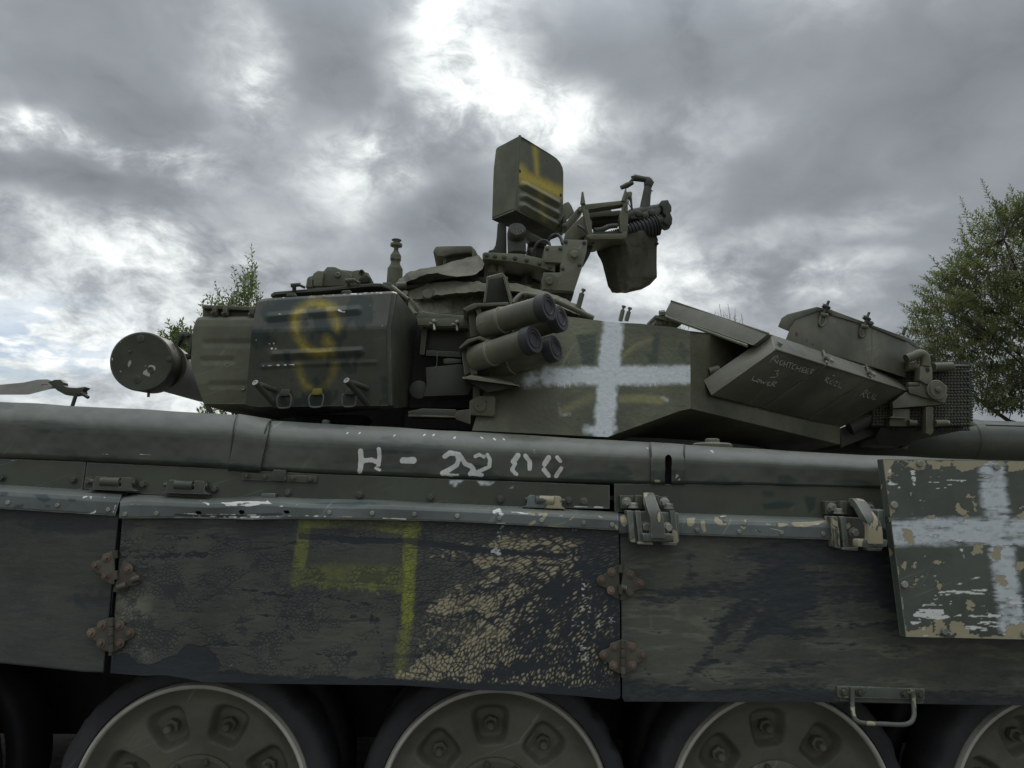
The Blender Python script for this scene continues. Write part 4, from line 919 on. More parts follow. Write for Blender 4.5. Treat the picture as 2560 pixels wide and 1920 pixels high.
# armour panel at the right ---------------------------------------------------
def pan(px, py):
    n = rng_noise(px, py, 9, 13); n2 = rng_noise(px, py, 22, 17)
    cross = np.maximum(stroke(px, py, cP8, [(985, 60), (1010, 400), (1060, 650), (1080, 900), (1150, 1350), (1180, 1600)], 230, 90), stroke(px, py, cP8, [(190, 700), (700, 690), (1400, 690)], 235, 80))
    t = np.maximum.reduce([.85*inside(px, py, cP8, q, 70) for q in ([(460, 110), (940, 110), (900, 160), (740, 190), (640, 170), (520, 160)], [(300, 110), (430, 110), (430, 190), (340, 200)], [(90, 100), (160, 100), (140, 280), (110, 200)], [(150, 480), (210, 490), (190, 540), (150, 540)], [(330, 1500), (500, 1440), (500, 1560), (330, 1560)], [(520, 1400), (580, 1400), (620, 1540), (510, 1540)], [(660, 1440), (740, 1440), (790, 1570), (640, 1560)], [(270, 1545), (1400, 1575), (1400, 1610), (270, 1600)], [(1130, 1470), (1400, 1440), (1400, 1570), (1100, 1560)], [(360, 490), (430, 540), (540, 550), (500, 590), (360, 610)], [(230, 660), (330, 640), (340, 780), (250, 800)], [(850, 780), (960, 775), (900, 900), (800, 880)], [(980, 800), (1060, 780), (1100, 830), (1070, 870), (1100, 920), (1060, 960), (1000, 940)], [(700, 430), (750, 430), (740, 500), (800, 560), (700, 550), (655, 530)], [(790, 390), (880, 380), (860, 440), (890, 540), (850, 540)], [(240, 900), (300, 900), (280, 1020), (250, 990)], [(330, 940), (370, 930), (380, 1010), (340, 1020)], [(350, 1060), (430, 1060), (420, 1110), (360, 1110)], [(500, 910), (600, 950), (590, 970), (500, 965)], [(520, 1070), (580, 1130), (575, 1210)], [(790, 1260), (860, 1290), (960, 1330), (970, 1370), (880, 1300), (830, 1400)], [(1040, 1070), (1100, 1060), (1140, 1240), (1080, 1150)], [(1200, 940), (1260, 940), (1240, 1030), (1200, 1000)], [(1200, 480), (1300, 480), (1300, 620), (1230, 560)], [(1190, 380), (1240, 380), (1230, 440), (1195, 440)], [(1060, 1250), (1150, 1240), (1100, 1330)], [(1140, 140), (1400, 130), (1400, 180), (1150, 190)])])
    fm = fb(px, py, 34, 22, 401, 5, .6); ff = fb(px, py, 11, 6, 405, 3); fh = fb(px, py, 60, 5, 411, 4, .65)
    edge = np.clip(1-np.abs((px-(2206+(py-1147)*.137)))/6, 0, 1)
    s = np.maximum.reduce([a*stroke(px, py, cP8, q, w_, 20) for q, w_, a in (([(150, 180), (150, 300), (230, 320)], 24, .75), ([(340, 200), (350, 290)], 40, .85), ([(450, 260), (800, 300)], 60, .42), ([(540, 330), (850, 330)], 24, .5), ([(520, 1240), (680, 1190), (900, 1190), (930, 1180)], 50, .66), ([(700, 1140), (830, 1080), (900, 1080)], 40, .5), ([(440, 1310), (640, 1280)], 60, .6), ([(360, 1440), (400, 1370), (560, 1360)], 80, .85), ([(360, 1400), (700, 1400), (1050, 1390)], 40, .72), ([(760, 1480), (940, 1510)], 50, .85), ([(900, 1430), (1100, 1480)], 70, .66), ([(740, 840), (765, 905)], 16, .95), ([(470, 800), (466, 835)], 12, .9), ([(590, 1410), (760, 1430)], 40, .6), ([(1180, 1260), (1300, 1300)], 90, .6), ([(100, 590), (400, 640)], 26, .4))])
    low = .30*sst(py, 1555, 1590)+.22*sst(1175-py, -10, 20)+.5*sst(2208+(py-1147)*.137-px, -6, 3)
    tt = t*.78+low+(fm-.5)*1.5+(ff-.5)*.35+.03
    tm = sst(tt, .47, .50); rim = np.clip(sst(tt, .41, .45)-tm, 0, 1)*.6
    sc = sst(s*.72+(fh-.5)*1.7+(ff-.5)*.4+.05*sst(py, 1480, 1580), .50, .56)
    cw2 = np.clip(cross*(1.25-.9*fb(px, py, 30, 12, 421, 4))-.25*sst(fh, .56, .66), 0, 1)
    return {'a_white': cw2, 'm_tan': tm, 'm_rim': rim, 'm_scr': sc, 'a_tan': px*0-.5}
ap = loft('armour_panel', [row(cQ, [(617, 996), (1214, 1009), (2100, 1030)], -.094), row(cQ, [(500, 97), (1214, 105), (2100, 118)], -.094)], 480, [230], 'panel', TANK, (-.002, .024, 0), pan, smooth=30)
ap['label'] = 'peeling armour panel with a white cross'
bolts('bolt', B_PANEL, cQ, [(684, 120), (1070, 136), (553, 328), (606, 730), (808, 967), (1212, 980)], -.094, ap)

# grab handle at the skirt's lower edge -----------------------------------------
gh = slab('grab_handle', cQ, [(268, 1244), (712, 1258), (712, 1312), (276, 1304)], -.004, .008, 'bracket', TANK, .002)
slab('backing_strip', cQ, [(280, 1296), (706, 1308), (706, 1334), (284, 1322)], 0.0005, .004, 'plate', gh, .001)
tube('handle_bar', curve_pts([at(*cQ(345, 1250), -.010), at(*cQ(346, 1330), -.012), at(*cQ(352, 1395), -.03), at(*cQ(385, 1428), -.038), at(*cQ(500, 1436), -.04), at(*cQ(618, 1438), -.038), at(*cQ(656, 1402), -.03), at(*cQ(655, 1330), -.012), at(*cQ(650, 1262), -.010)], 5), .0058, 'bracket', gh, 12)
bolts('bolt', B_SMALL, cQ, [(300, 1272), (380, 1276), (607, 1284), (686, 1286)], -.004, gh, scale=1.5)
# ------------------------------------------------------------------ turret shell
def add_face_poly(bm, ring): return bm.faces.new([bm.verts.new(p) for p in ring])
def turret():
    # near side plate, with the spray-painted cross: bottom leans out, top leans in
    bot = [(1180, 1076, .505), (1280, 1081, .495), (1400, 1087, .49), (1519, 1092.5, .49), (1700, 1027, .54), (1726.5, 1021.5, .55)]
    top = [(1270, 782, .66), (1330, 785, .63), (1411, 790, .60), (1533, 806, .585), (1600, 809, .58), (1690, 819, .58), (1725.5, 828, .585)]
    def mk(px, py):
        n = rng_noise(px, py, 10, 41)
        c = np.maximum(stroke(px, py, cS, [(1536, 790), (1522, 930), (1508, 1095)], 52, 22), stroke(px, py, cS, [(1370, 942), (1530, 940), (1740, 936)], 46, 24))
        c = np.maximum(c, .75*stroke(px, py, cS, [(1320, 948), (1420, 946)], 34, 40)); c = np.maximum(c, .7*stroke(px, py, cF, [(1480, 700), (1680, 700)], 90, 60))
        c = np.maximum(c, .55*stroke(px, py, cF, [(2085, 450), (2108, 475)], 40, 60)); c = np.maximum(c, .45*stroke(px, py, cF, [(1250, 500), (1270, 590), (1340, 590)], 40, 60))
        c = c*(.62+.85*fb(px, py, 26, 18, 131, 4)); drips = np.zeros(px.shape)
        for x, y0, y1 in ((1552, 390, 440), (1570, 390, 480), (1600, 400, 450), (1885, 340, 365), (1980, 340, 382), (1300, 340, 380), (1250, 340, 372), (1340, 350, 372), (1920, 340, 360), (2015, 330, 362)):
            drips = np.maximum(drips, .9*stroke(px, py, cF, [(x, y0), (x, y1)], 12, 8))
        y = np.maximum.reduce([.45*stroke(px, py, cF, [(1740, 150), (1860, 40), (1990, -10)], 44, 40), .55*stroke(px, py, cF, [(1750, 465), (1900, 460), (2060, 480)], 76, 40), .42*stroke(px, py, cF, [(1290, 560), (1440, 480), (1500, 450)], 80, 60), .3*stroke(px, py, cG, [(0, 430), (60, 420)], 40, 60)])
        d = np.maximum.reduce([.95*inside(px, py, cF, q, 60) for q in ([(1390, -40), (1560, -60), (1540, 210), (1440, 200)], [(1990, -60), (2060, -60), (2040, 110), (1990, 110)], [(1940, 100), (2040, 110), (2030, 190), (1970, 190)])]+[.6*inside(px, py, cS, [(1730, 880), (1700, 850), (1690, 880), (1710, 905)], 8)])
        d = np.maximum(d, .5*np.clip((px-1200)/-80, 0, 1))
        return {'a_white': np.maximum(c*(1.08-.35*n), 0), 'a_scrape': drips, 'a_yellow': y, 'a_dark': d}
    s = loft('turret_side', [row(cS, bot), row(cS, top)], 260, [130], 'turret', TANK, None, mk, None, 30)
    # raised weld bead round the plate edge and remains of casting
    # dark chamfer below, cheek plate, roof
    B = [at(*p) for p in bot]; T = [at(*p) for p in top]
    bm = bmesh.new()
    inner = [np.array([p[0]*.86+.05, 1.05, 1.47]) for p in B]
    for (p, q), (a, b) in zip(zip(B, B[1:]), zip(inner, inner[1:])): add_face_poly(bm, [p, q, b, a])
    Ck = [at(1722.5, 827, .590), at(1724, 1022, .556), at(2100, 1111, 1.36), at(2103, 870, 1.36)]
    add_face_poly(bm, Ck)
    add_face_poly(bm, [B[-1], Ck[2], np.array([1.45, 1.6, 1.47]), inner[-1]])
    nose = at(2060, 1140, 1.40)
    o = from_bm('turret_cheek', bm, 'turret', TANK, 20)
    bm = bmesh.new()
    back = [np.array([t[0], 2.9, t[2]+.02]) for t in T]
    mid = [np.array([t[0], 1.2, t[2]+.10]) for t in T]
    for i in range(len(T)-1):
        add_face_poly(bm, [T[i], T[i+1], mid[i+1], mid[i]]); add_face_poly(bm, [mid[i], mid[i+1], back[i+1], back[i]])
    add_face_poly(bm, [T[-1], Ck[3], np.array([1.55, 2.2, Ck[3][2]]), back[-1], mid[-1]])
    # rear block of the turret behind the bins
    bm2 = bmesh.new(); 
    bm_hexa(bm2, [at(1010, 1068, .80), at(1250, 1078, .80), at(1250, 1078, .80)+np.array([0, 2.1, 0]), at(1010, 1068, .80)+np.array([0, 2.1, 0])],
                 [at(1030, 780, .95), at(1280, 780, .86), at(1280, 780, .86)+np.array([0, 1.9, 0]), at(1030, 780, .95)+np.array([0, 1.8, 0])])
    bm_hexa(bm2, [(-1.0, 1.0, 1.46), (-.3, .9, 1.46), (-.3, 2.7, 1.46), (-1.0, 2.6, 1.46)], [(-.95, 1.05, 2.0), (-.3, 1.0, 2.05), (-.3, 2.6, 2.05), (-.95, 2.5, 2.0)])
    from_bm('turret_roof', bm, 'turret', TANK, 20)
    from_bm('turret_rear', bm2, 'hull', TANK, 20)
    lathe('turret_ring', (.35, 1.72, 1.40), (0, 0, 1), [(0, 1.05), (.09, 1.05)], 'hull', TANK, 64)
    return s
turret()

# right-rear stowage bin with the yellow mark -----------------------------------
def bin_front():
    def mk(px, py):
        n = rng_noise(px, py, 6, 51); y = np.zeros(px.shape)
        for q, w_, a in (([(1010, 570), (930, 530), (830, 530), (720, 560), (640, 620), (605, 720), (610, 800), (645, 900), (710, 1000), (790, 1060), (900, 1078), (1010, 1070)], 108, .70), ([(1000, 575), (1050, 660), (1075, 740), (1080, 810)], 92, .56), ([(960, 930), (1000, 990), (1010, 1050)], 110, .70), ([(640, 1210), (670, 1310), (715, 1400), (760, 1460)], 100, .56), ([(1060, 1190), (1025, 1290), (985, 1380), (950, 1430)], 96, .42), ([(760, 1460), (850, 1500), (950, 1430)], 70, .34)):
            y = np.maximum(y, a*.88*stroke(px, py, cB, q, w_, 130))
        s = np.maximum.reduce([.8*inside(px, py, cB, [(290, 940), (380, 930), (420, 1040), (330, 1040)], 50)*n*1.6, .95*stroke(px, py, cB, [(440, 655), (460, 660)], 22, 10), .9*stroke(px, py, cB, [(1100, 615), (1160, 630)], 26, 20)*(.5+n), .95*stroke(px, py, cB, [(712, 830)], 20, 10), .95*stroke(px, py, cB, [(1497, 705)], 14, 8), .9*stroke(px, py, cB, [(1575, 770), (1580, 785)], 18, 10), .9*stroke(px, py, cB, [(600, 655), (615, 645)], 14, 8), .72*stroke(px, py, cB, [(250, 1215), (420, 1210), (600, 1205)], 26, 18)*(.5+n), .9*stroke(px, py, cB, [(180, 930)], 16, 8), .9*stroke(px, py, cB, [(1300, 520), (1330, 530)], 20, 16), .8*stroke(px, py, cB, [(1608, 1040), (1612, 1050)], 12, 8), .85*stroke(px, py, cB, [(1440, 548)], 14, 8), .9*stroke(px, py, cB, [(1100, 655)], 14, 8)])
        s = np.maximum(s, .72*stroke(px, py, cB, [(400, 462), (800, 440), (1690, 396)], 24, 14)*(.35+.9*n)); s = np.maximum(s, .5*stroke(px, py, cB, [(1130, 550), (1200, 480), (1300, 470), (1460, 490)], 7, 8)); s = np.maximum(s, .5*stroke(px, py, cB, [(230, 490), (190, 740), (180, 1000), (175, 1300)], 7, 10))
        return {'a_yellow': y*(.7+.6*fb(px, py, 14, 14, 141, 3)), 'a_scrape': np.maximum(s, scuffs(px, py, 77, 26)*.8), 'a_dark': .75*sst(fb(px, py, 40, 60, 145, 4), .46, .68)}
    def disp(px, py, G):
        d = np.zeros(G.shape); h = np.zeros(px.shape)
        for q, w_, a in (([(330, 680), (1300, 600)], 66, .0105), ([(380, 1100), (1330, 1058)], 66, .0105), ([(250, 1225), (700, 1200), (1490, 1178)], 22, .005)):
            h += a*stroke(px, py, cB, q, w_, 56)
        h -= .006*np.exp(-((px-cB(350, 975)[0])**2+(py-cB(350, 975)[1])**2)/200.)
        d[..., 1] = -h; d[..., 2] = h*.2
        return d
    rows = [row(cS, [(612, 1021), (618, 1024), (640, 1024), (960, 1021), (972, 1018)], .40), row(cS, [(613, 1012), (640, 1017), (970, 1014)], .372), row(cS, [(629, 829), (637, 832), (965, 822)], .345), row(cS, [(630, 822), (640, 824), (967, 814)], .347), row(cS, [(642, 756), (660, 752), (980, 733)], .40), row(cS, [(647, 750), (664, 746), (978, 728)], .42)]
    f = loft('stowage_bin', rows, 240, [3, 110, 3, 50, 4], 'bin', TANK, None, mk, disp, 40)
    return f
BIN = bin_front(); BIN['label'] = 'stowage bin with a yellow sprayed mark'
bm = bmesh.new()
fr = [(971, 1018, .39), (970, 1012, .374), (966, 818, .348), (981, 732, .402), (978, 728, .42)]
F = [at(*p) for p in fr]; Bk = [at(1023, 1017, .72), at(1024, 1012, .72), at(1036, 830, .72), at(1042, 796, .72), at(1040, 790, .73)]
# rounded front corner, then the side that faces forward
def cornered(F, Bk, k): return [f*(1-k)+b*k for f, b in zip(F, Bk)]
C1 = [p+np.array([.012, .006, 0]) for p in F]; C2 = [p+np.array([.018, .022, 0]) for p in F]
cols = [F, C1, C2, cornered(C2, Bk, .5), Bk]; vs = [[bm.verts.new(p) for p in c] for c in cols]
for A, B in zip(vs, vs[1:]):
    for i in range(len(A)-1): bm.faces.new([A[i], B[i], B[i+1], A[i+1]])
# bin top, far end, bottom
TL, TR, TB = at(647, 750, .42), at(978, 728, .42), at(1040, 790, .73); TLb = TL+np.array([.0, .33, .01])
add_face_poly(bm, [TL, TR, C2[-1], TB, TLb])
BL, BR, BB = at(612, 1021, .40), at(972, 1018, .40), at(1023, 1017, .72); BLb = BL+np.array([.03, .32, 0])
add_face_poly(bm, [BL, BLb, BB, C2[0], BR])
lf = [at(612, 1021, .40), at(613, 1012, .372), at(629, 829, .345), at(642, 756, .40), at(647, 750, .42)]
lb = [p+np.array([.02, .32, 0]) for p in lf]
for i in range(4): add_face_poly(bm, [lf[i], lf[i+1], lb[i+1], lb[i]])
from_bm('bin_shell', bm, 'bin', BIN, 40)
slab('bin_lid', cB, [(338, 446), (342, 420), (380, 396), (900, 352), (1460, 300), (1560, 302), (1650, 345), (1668, 372), (1560, 336), (1440, 334), (900, 388), (400, 424), (346, 450)], .50, .40, 'bin', BIN, .003)
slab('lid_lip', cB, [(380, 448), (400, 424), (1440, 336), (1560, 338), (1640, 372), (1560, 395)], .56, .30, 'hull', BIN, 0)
for x, y in ((620, 330), (1222, 280)):
    l = tube('lid_latch', [V3(cB, x-56, y-4, .49), V3(cB, x+50, y-14, .49)], [.0075, .0065], 'bin', BIN, 12)
    tube('latch_arm', [V3(cB, x+40, y-8, .49), V3(cB, x+100, y+20, .50)], .005, 'bin', l, 8); tube('latch_post', [V3(cB, x-20, y, .49), V3(cB, x-20, y+50, .50)], .007, 'bin', l, 8)
for x, y in ((560, 428), (1172, 394)): slab('lid_tab', cB, [(x-60, y+12), (x-40, y-14), (x+40, y-18), (x+62, y+2), (x+58, y+16)], .43, .05, 'bin', BIN, .003)
# two bent foot pegs and three wire loops along the lower edge
for x, y, ym in ((180, 1405, .27), (1190, 1380, .27)):
    p = tube('foot_peg', [V3(cB, x-10, y-2, ym), V3(cB, x+100, y+118, .315), V3(cB, x+210, y+245, .368)], .0098, 'bin', BIN, 12)
    tube('peg_brace', [V3(cB, x+40, y+20, .285), V3(cB, x+210, y+80, .362)], .0085, 'bin', p, 12)
    lathe('peg_mouth', V3(cB, x-10, y-2, ym), V3(cB, x-10, y-2, ym)-V3(cB, x+100, y+118, .315), [(.0005, .0098), (.0025, .0095), (.003, .0055), (-.004, .005)], 'whitepaint', p, 16)
for i, (x, y) in enumerate(((495, 1485), (850, 1475), (1215, 1470))):
    m = 'yellowclip' if i == 1 else 'bin'
    k = slab('loop_clip', cB, [(x-62, y+40), (x-40, y-10), (x+55, y-16), (x+58, y+40), (x+35, y+60), (x-58, y+62)], .352, .02, m, BIN, .003)
    tube('wire_loop', curve_pts([V3(cB, x-62, y+50, .350), V3(cB, x-86, y+90, .346), V3(cB, x-84, y+160, .342), V3(cB, x-60, y+196, .342), V3(cB, x+40, y+192, .342), V3(cB, x+62, y+160, .342), V3(cB, x+74, y+80, .346), V3(cB, x+52, y+42, .350)], 5), .0026, 'bin', k, 8)
# straps/rods from the bin to the roof
tube('bin_stay', [V3(cC, 160, 480, .62), V3(cC, 330, 610, .60)], .008, 'olive', BIN, 10); slab('stay_end', cC, [(325, 600), (360, 590), (445, 700), (430, 740), (400, 720)], .60, .01, 'olive', BIN, .003)

# rear stowage bin, further left ---------------------------------------------------
def rear_bin():
    def mk(px, py): return {'a_dark': .25*rng_noise(px, py, 30, 8), 'a_scrape': .7*stroke(px, py, cA, [(1110, 400), (1150, 395)], 10, 8)}
    def disp(px, py, G):
        d = np.zeros(G.shape); h = np.zeros(px.shape)
        for q, a in (([(880, 615), (1290, 615)], .010), ([(860, 765), (1100, 765)], .012), ([(930, 975), (1260, 975)], .012)): h += a*.45*stroke(px, py, cA, q, 36, 50)
        d[..., 1] = h; return d
    lft = [(900, 1160), (866, 1140), (800, 960), (750, 782), (762, 560), (775, 470), (795, 415), (812, 395), (858, 384)]
    rgt = [(1250, 1168), (1245, 1140), (1290, 960), (1300, 782), (1310, 560), (1330, 470), (1340, 415), (1340, 395), (1345, 378)]
    rows = [row(cA, [a, b], .56+y) for a, b, y in zip(lft, rgt, (.03, .012, 0, 0, 0, 0, .004, .01, .03))]
    b = loft('rear_bin', rows, 120, [4, 16, 24, 26, 12, 8, 3, 3], 'bin_old', TANK, (0, .45, 0), mk, disp, 40)
    slab('neck', cA, [(845, 392), (862, 320), (1345, 335), (1345, 388)], .60, .38, 'bin_old', b, .004)
    slab('lid', cA, [(846, 318), (842, 298), (870, 282), (1310, 296), (1345, 300), (1345, 332), (1250, 330), (880, 312)], .575, .42, 'bin_old', b, .004)
    for x, y in ((948, 320), (1042, 325), (1272, 332)):
        k = slab('lid_catch', cA, [(x-18, y-24), (x+22, y-22), (x+20, y+32), (x-16, y+30)], .560, .03, 'bin_old', b, .003)
        tube('catch_roll', [V3(cA, x-22, y+34, .572), V3(cA, x+30, y+40, .572)], .006, 'bin_old', k, 10)
    for x, y in ((1105, 560), (1063, 808), (1200, 1005)): lathe('dent', V3(cA, x, y, .5605), (0, -1, 0), [(-.001, .008), (.0012, .0075), (.0015, .005), (-.0005, .003)], 'bin_old', b, 14)
    return b
rear_bin()

# fittings between the bin and the launchers -------------------------------------
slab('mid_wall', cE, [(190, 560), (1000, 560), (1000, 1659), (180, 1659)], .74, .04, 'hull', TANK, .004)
sh = slab('mount_rail', cE, [(288, 622), (888, 628), (886, 722), (300, 704)], .60, .012, 'olive', TANK, .002)
slab('rail_top', cE, [(270, 618), (340, 540), (420, 560), (890, 600), (888, 628), (288, 623)], .60, .006, 'olive', sh, .002, vec=(0, .10, .02))
for x, y in ((475, 690), (738, 700)):
    wn = lathe('wing_nut', V3(cE, x+10, y-20, .60), (0, -1, 0), [(0, .010), (.006, .009), (.02, .007), (.024, .004)], 'bolt', sh, 12)
    tube('wing', [V3(cE, x-50, y-6, .575), V3(cE, x+5, y+2, .585)], [.005, .0035], 'bolt', wn, 8); tube('wing', [V3(cE, x+5, y+2, .585), V3(cE, x+14, y+70, .575)], [.0035, .005], 'bolt', wn, 8)
fr_ = slab('radio_frame', cE, [(345, 725), (410, 725), (372, 1045), (318, 1040)], .64, .05, 'olive', TANK, .003)
slab('frame_bar', cE, [(410, 728), (885, 735), (885, 755), (412, 748)], .645, .03, 'olive', fr_, .002); slab('frame_bar', cE, [(395, 990), (830, 1015), (825, 1075), (390, 1055)], .645, .04, 'plate', fr_, .002)
slab('frame_back', cE, [(408, 745), (890, 750), (830, 1020), (392, 1000)], .69, .02, 'plate', fr_, .002)
slab('flap', cE, [(385, 1190), (800, 1150), (920, 1400), (880, 1508), (365, 1525), (400, 1400)], .63, .012, 'plate', TANK, .004); slab('pouch', cE, [(585, 1095), (640, 1080), (800, 1095), (805, 1140), (600, 1155)], .64, .03, 'plate', TANK, .006)
tube('cable_tie', curve_pts([V3(cE, 518, 1010, .632), V3(cE, 518, 1140, .628), V3(cE, 500, 1210, .625)], 4), .0012, 'bolt', TANK, 6)
lathe('round_cover', V3(cE, 310, 1450, .66), (0, -1, 0), [(0, .034), (.006, .033), (.008, .028)], 'plate', TANK, 24)
cb = slab('clevis_block', cF, [(548, 480), (620, 440), (735, 440), (756, 455), (752, 590), (735, 606), (545, 592)], .50, .12, 'turret', TANK, .006)
slab('clevis_post', cF, [(575, 360), (632, 370), (630, 445), (575, 470)], .53, .05, 'turret', cb, .004)
lathe('pin_plate', V3(cF, 635, 518, .498), (0, -1, 0), [(0, .022), (.003, .021)], 'turret', cb, 24)
for x, y in ((617, 522), (680, 489)): lathe('pin_hole', V3(cF, x, y, .4955), (0, -1, 0), [(0, .0035), (.0012, .0035)], 'hull', cb, 10)
slab('lower_tray', cF, [(62, 562), (180, 540), (445, 548), (432, 598), (66, 592)], .50, .14, 'plate', TANK, .003); slab('tray_gusset', cF, [(432, 600), (445, 560), (556, 545), (556, 665), (440, 625)], .50, .006, 'olive', TANK, .002)
slab('tray_lip', cF, [(62, 590), (438, 600), (438, 612), (66, 604)], .49, .01, 'olive', TANK, .002)
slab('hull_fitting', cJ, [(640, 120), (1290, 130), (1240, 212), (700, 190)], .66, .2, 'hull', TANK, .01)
lathe('deck_cap', V3(cJ, 950, 200, .40), (0, 0, 1), [(-.03, .013), (.006, .013), (.010, .010)], 'olive', TANK, 16)

# roof: cupola ring, padded hatch, liner ----------------------------------------
def liner_mesh():
    # rough anti-radiation liner: lip that sweeps round the cupola and down to the front
    up = [(255, 505, .95), (420, 460, .92), (620, 432, .88), (800, 422, .85), (980, 428, .82), (1130, 440, .80), (1400, 440, .80), (1650, 500, .78), (1900, 585, .76), (2090, 680, .74), (2230, 790, .72)]
    lo = [(330, 610, .90), (480, 600, .86), (620, 565, .82), (800, 545, .80), (980, 530, .78), (1120, 520, .77), (1380, 520, .77), (1520, 545, .76), (1800, 640, .72), (2030, 750, .70), (2200, 800, .68)]
    rk = lambda px, py, G: np.stack([0*px, .005*(rng_noise(px, py, 9, 61)-.5)+.003*(rng_noise(px, py, 4, 62)-.5), .006*(rng_noise(px, py, 12, 63)-.5)], -1)
    a = loft('roof_liner', [row(cC, lo), row(cC, up)], 200, [26], 'liner', TANK, (0, .30, .02), None, rk, 60)
    lo2 = [(330, 800, .84), (560, 790, .84), (800, 780, .84), (1000, 780, .84), (1300, 700, .80), (1700, 760, .72)]
    up2 = [(330, 600, .90), (560, 580, .90), (800, 545, .90), (1000, 530, .88), (1400, 520, .84), (1700, 600, .76)]
    rk2 = lambda px, py, G: np.stack([0*px, .022*(rng_noise(px, py, 20, 71)-.5)+.008*(rng_noise(px, py, 5, 72)-.5), 0*px], -1)
    b = loft('liner_face', [row(cC, lo2), row(cC, up2)], 160, [50], 'liner', a, (0, .1, 0), None, rk2, 60)
    for x, y, r in ((530, 555, .022), (1038, 475, .022), (1430, 487, .018), (300, 548, .012)):
        d = lathe('liner_button', V3(cC, x, y, .815 if x > 900 else .835), (0, -1, .25), [(-.02, r), (.004, r), (.006, r*.9)], 'turret', a, 28)
    return a
liner_mesh()
def cushion():
    # padded hatch cover, faceted where the foam has slumped
    o_ = [(190, 482), (230, 400), (330, 325), (480, 295), (560, 282), (690, 238), (880, 190), (1062, 168), (1110, 258)]
    l_ = [(215, 490), (300, 440), (420, 400), (520, 345), (640, 340), (800, 372), (930, 378), (1010, 368), (1090, 300)]
    b_ = [(240, 500), (330, 478), (440, 455), (540, 425), (660, 400), (800, 388), (930, 380), (1012, 372), (1095, 305)]
    ys = (.92, .89, .86, .83, .82, .81, .81, .82, .84)
    rk = lambda px, py, G: np.stack([0*px, .022*(rng_noise(px, py, 22, 81)-.5)+.006*(rng_noise(px, py, 7, 82)-.5), .012*(rng_noise(px, py, 15, 83)-.5)], -1)
    a = loft('hatch_pad', [row(cC, [(x, y, Y+.06) for (x, y), Y in zip(b_, ys)]), row(cC, [(x, y, Y-.01) for (x, y), Y in zip(l_, ys)]), row(cC, [(x, y, Y+.10) for (x, y), Y in zip(o_, ys)]), [at(*cC(x, y), Y+.10)+np.array([0, .42, -.02]) for (x, y), Y in zip(o_, ys)]], 20, [2, 5, 2], 'cover', TANK, None, None, rk, 12)
    slab('pad_base', cC, [(250, 478), (440, 432), (700, 395), (1010, 372), (1130, 380), (1130, 430), (700, 440), (320, 500)], .90, .5, 'hull', a, .004)
    lathe('pad_hinge', V3(cC, 258, 470, .90), (1, .2, .2), [(-.02, .016), (.02, .016)], 'olive', a, 14)
    # periscope block with its own padded cap
    pc = slab('periscope_hood', cC, [(580, 118), (612, 62), (700, 58), (975, 54), (1010, 88), (1048, 158), (1010, 166), (960, 130), (800, 140), (690, 166), (630, 166)], 1.02, .22, 'cover', TANK, .012)
    slab('periscope_body', cC, [(690, 160), (1000, 130), (1005, 200), (690, 240)], 1.05, .14, 'olive', pc, .004)
    for k in range(4): slab('louvre', cC, [(720, 172+k*16), (985, 152+k*14), (985, 158+k*14), (720, 180+k*16)], 1.044, .01, 'hull', pc, 0)
    slab('hood_side', cC, [(985, 80), (1012, 88), (1050, 160), (1010, 190), (985, 190)], 1.0, .16, 'olive', pc, .006)
cushion()
# sight head behind the bin lid
sg = slab('sight_head', cB, [(722, 350), (738, 250), (760, 222), (800, 218), (812, 190), (862, 158), (925, 165), (935, 150), (962, 116), (1050, 118), (1120, 148), (1240, 162), (1310, 150), (1420, 182), (1442, 226), (1432, 290), (1390, 340)], 1.10, .26, 'bin_old', TANK, .012)
slab('sight_plate', cB, [(905, 330), (940, 180), (975, 140), (1080, 146), (1200, 180), (1240, 215), (1235, 330)], 1.085, .02, 'bin_old', sg, .006)
lathe('sight_button', V3(cB, 1082, 210, 1.083), (0, -1, 0), [(-.01, .013), (.004, .013), (.008, .009)], 'bin_old', sg, 18); lathe('sight_button', V3(cB, 1345, 180, 1.098), (0, -1, 0), [(-.01, .012), (.003, .012), (.004, .006), (-.002, .005)], 'hull', sg, 16)
slab('sight_hood', cB, [(800, 330), (830, 220), (862, 160), (925, 166), (905, 330)], 1.07, .05, 'bin_old', sg, .008); slab('sight_foot', cB, [(735, 345), (745, 250), (762, 232), (790, 240), (800, 340)], 1.07, .06, 'bin_old', sg, .006)
slab('sight_lug', cB, [(1300, 250), (1400, 190), (1440, 230), (1430, 290), (1330, 300)], 1.06, .05, 'hull', sg, .012)
# antenna base
am = at(*cC(188, 470), 1.25); k_ = mpp(1.25)*.24412; H = lambda y: (470-y)*k_*1.02
an = lathe('antenna_base', am, (0, 0, 1), [(-.05, 85*k_), (H(300), 80*k_), (H(290), 80*k_), (H(240), 50*k_), (H(205), 48*k_), (H(200), 57*k_), (H(150), 57*k_), (H(142), 54*k_), (H(95), 24*k_), (H(50), 24*k_), (H(46), 63*k_), (H(22), 63*k_), (H(16), 30*k_), (H(5), 34*k_), (H(-8), 36*k_), (H(-12), 36*k_), (H(-16), 52*k_), (H(-22), 52*k_)], 'olive', TANK, 28)
slab('antenna_foot', cC, [(65, 430), (130, 430), (240, 480), (240, 520), (65, 510)], 1.2, .1, 'olive', an, .005)
bolts('bolt', B_SMALL, cC, [(165, 190), (232, 190)], 1.22, an)
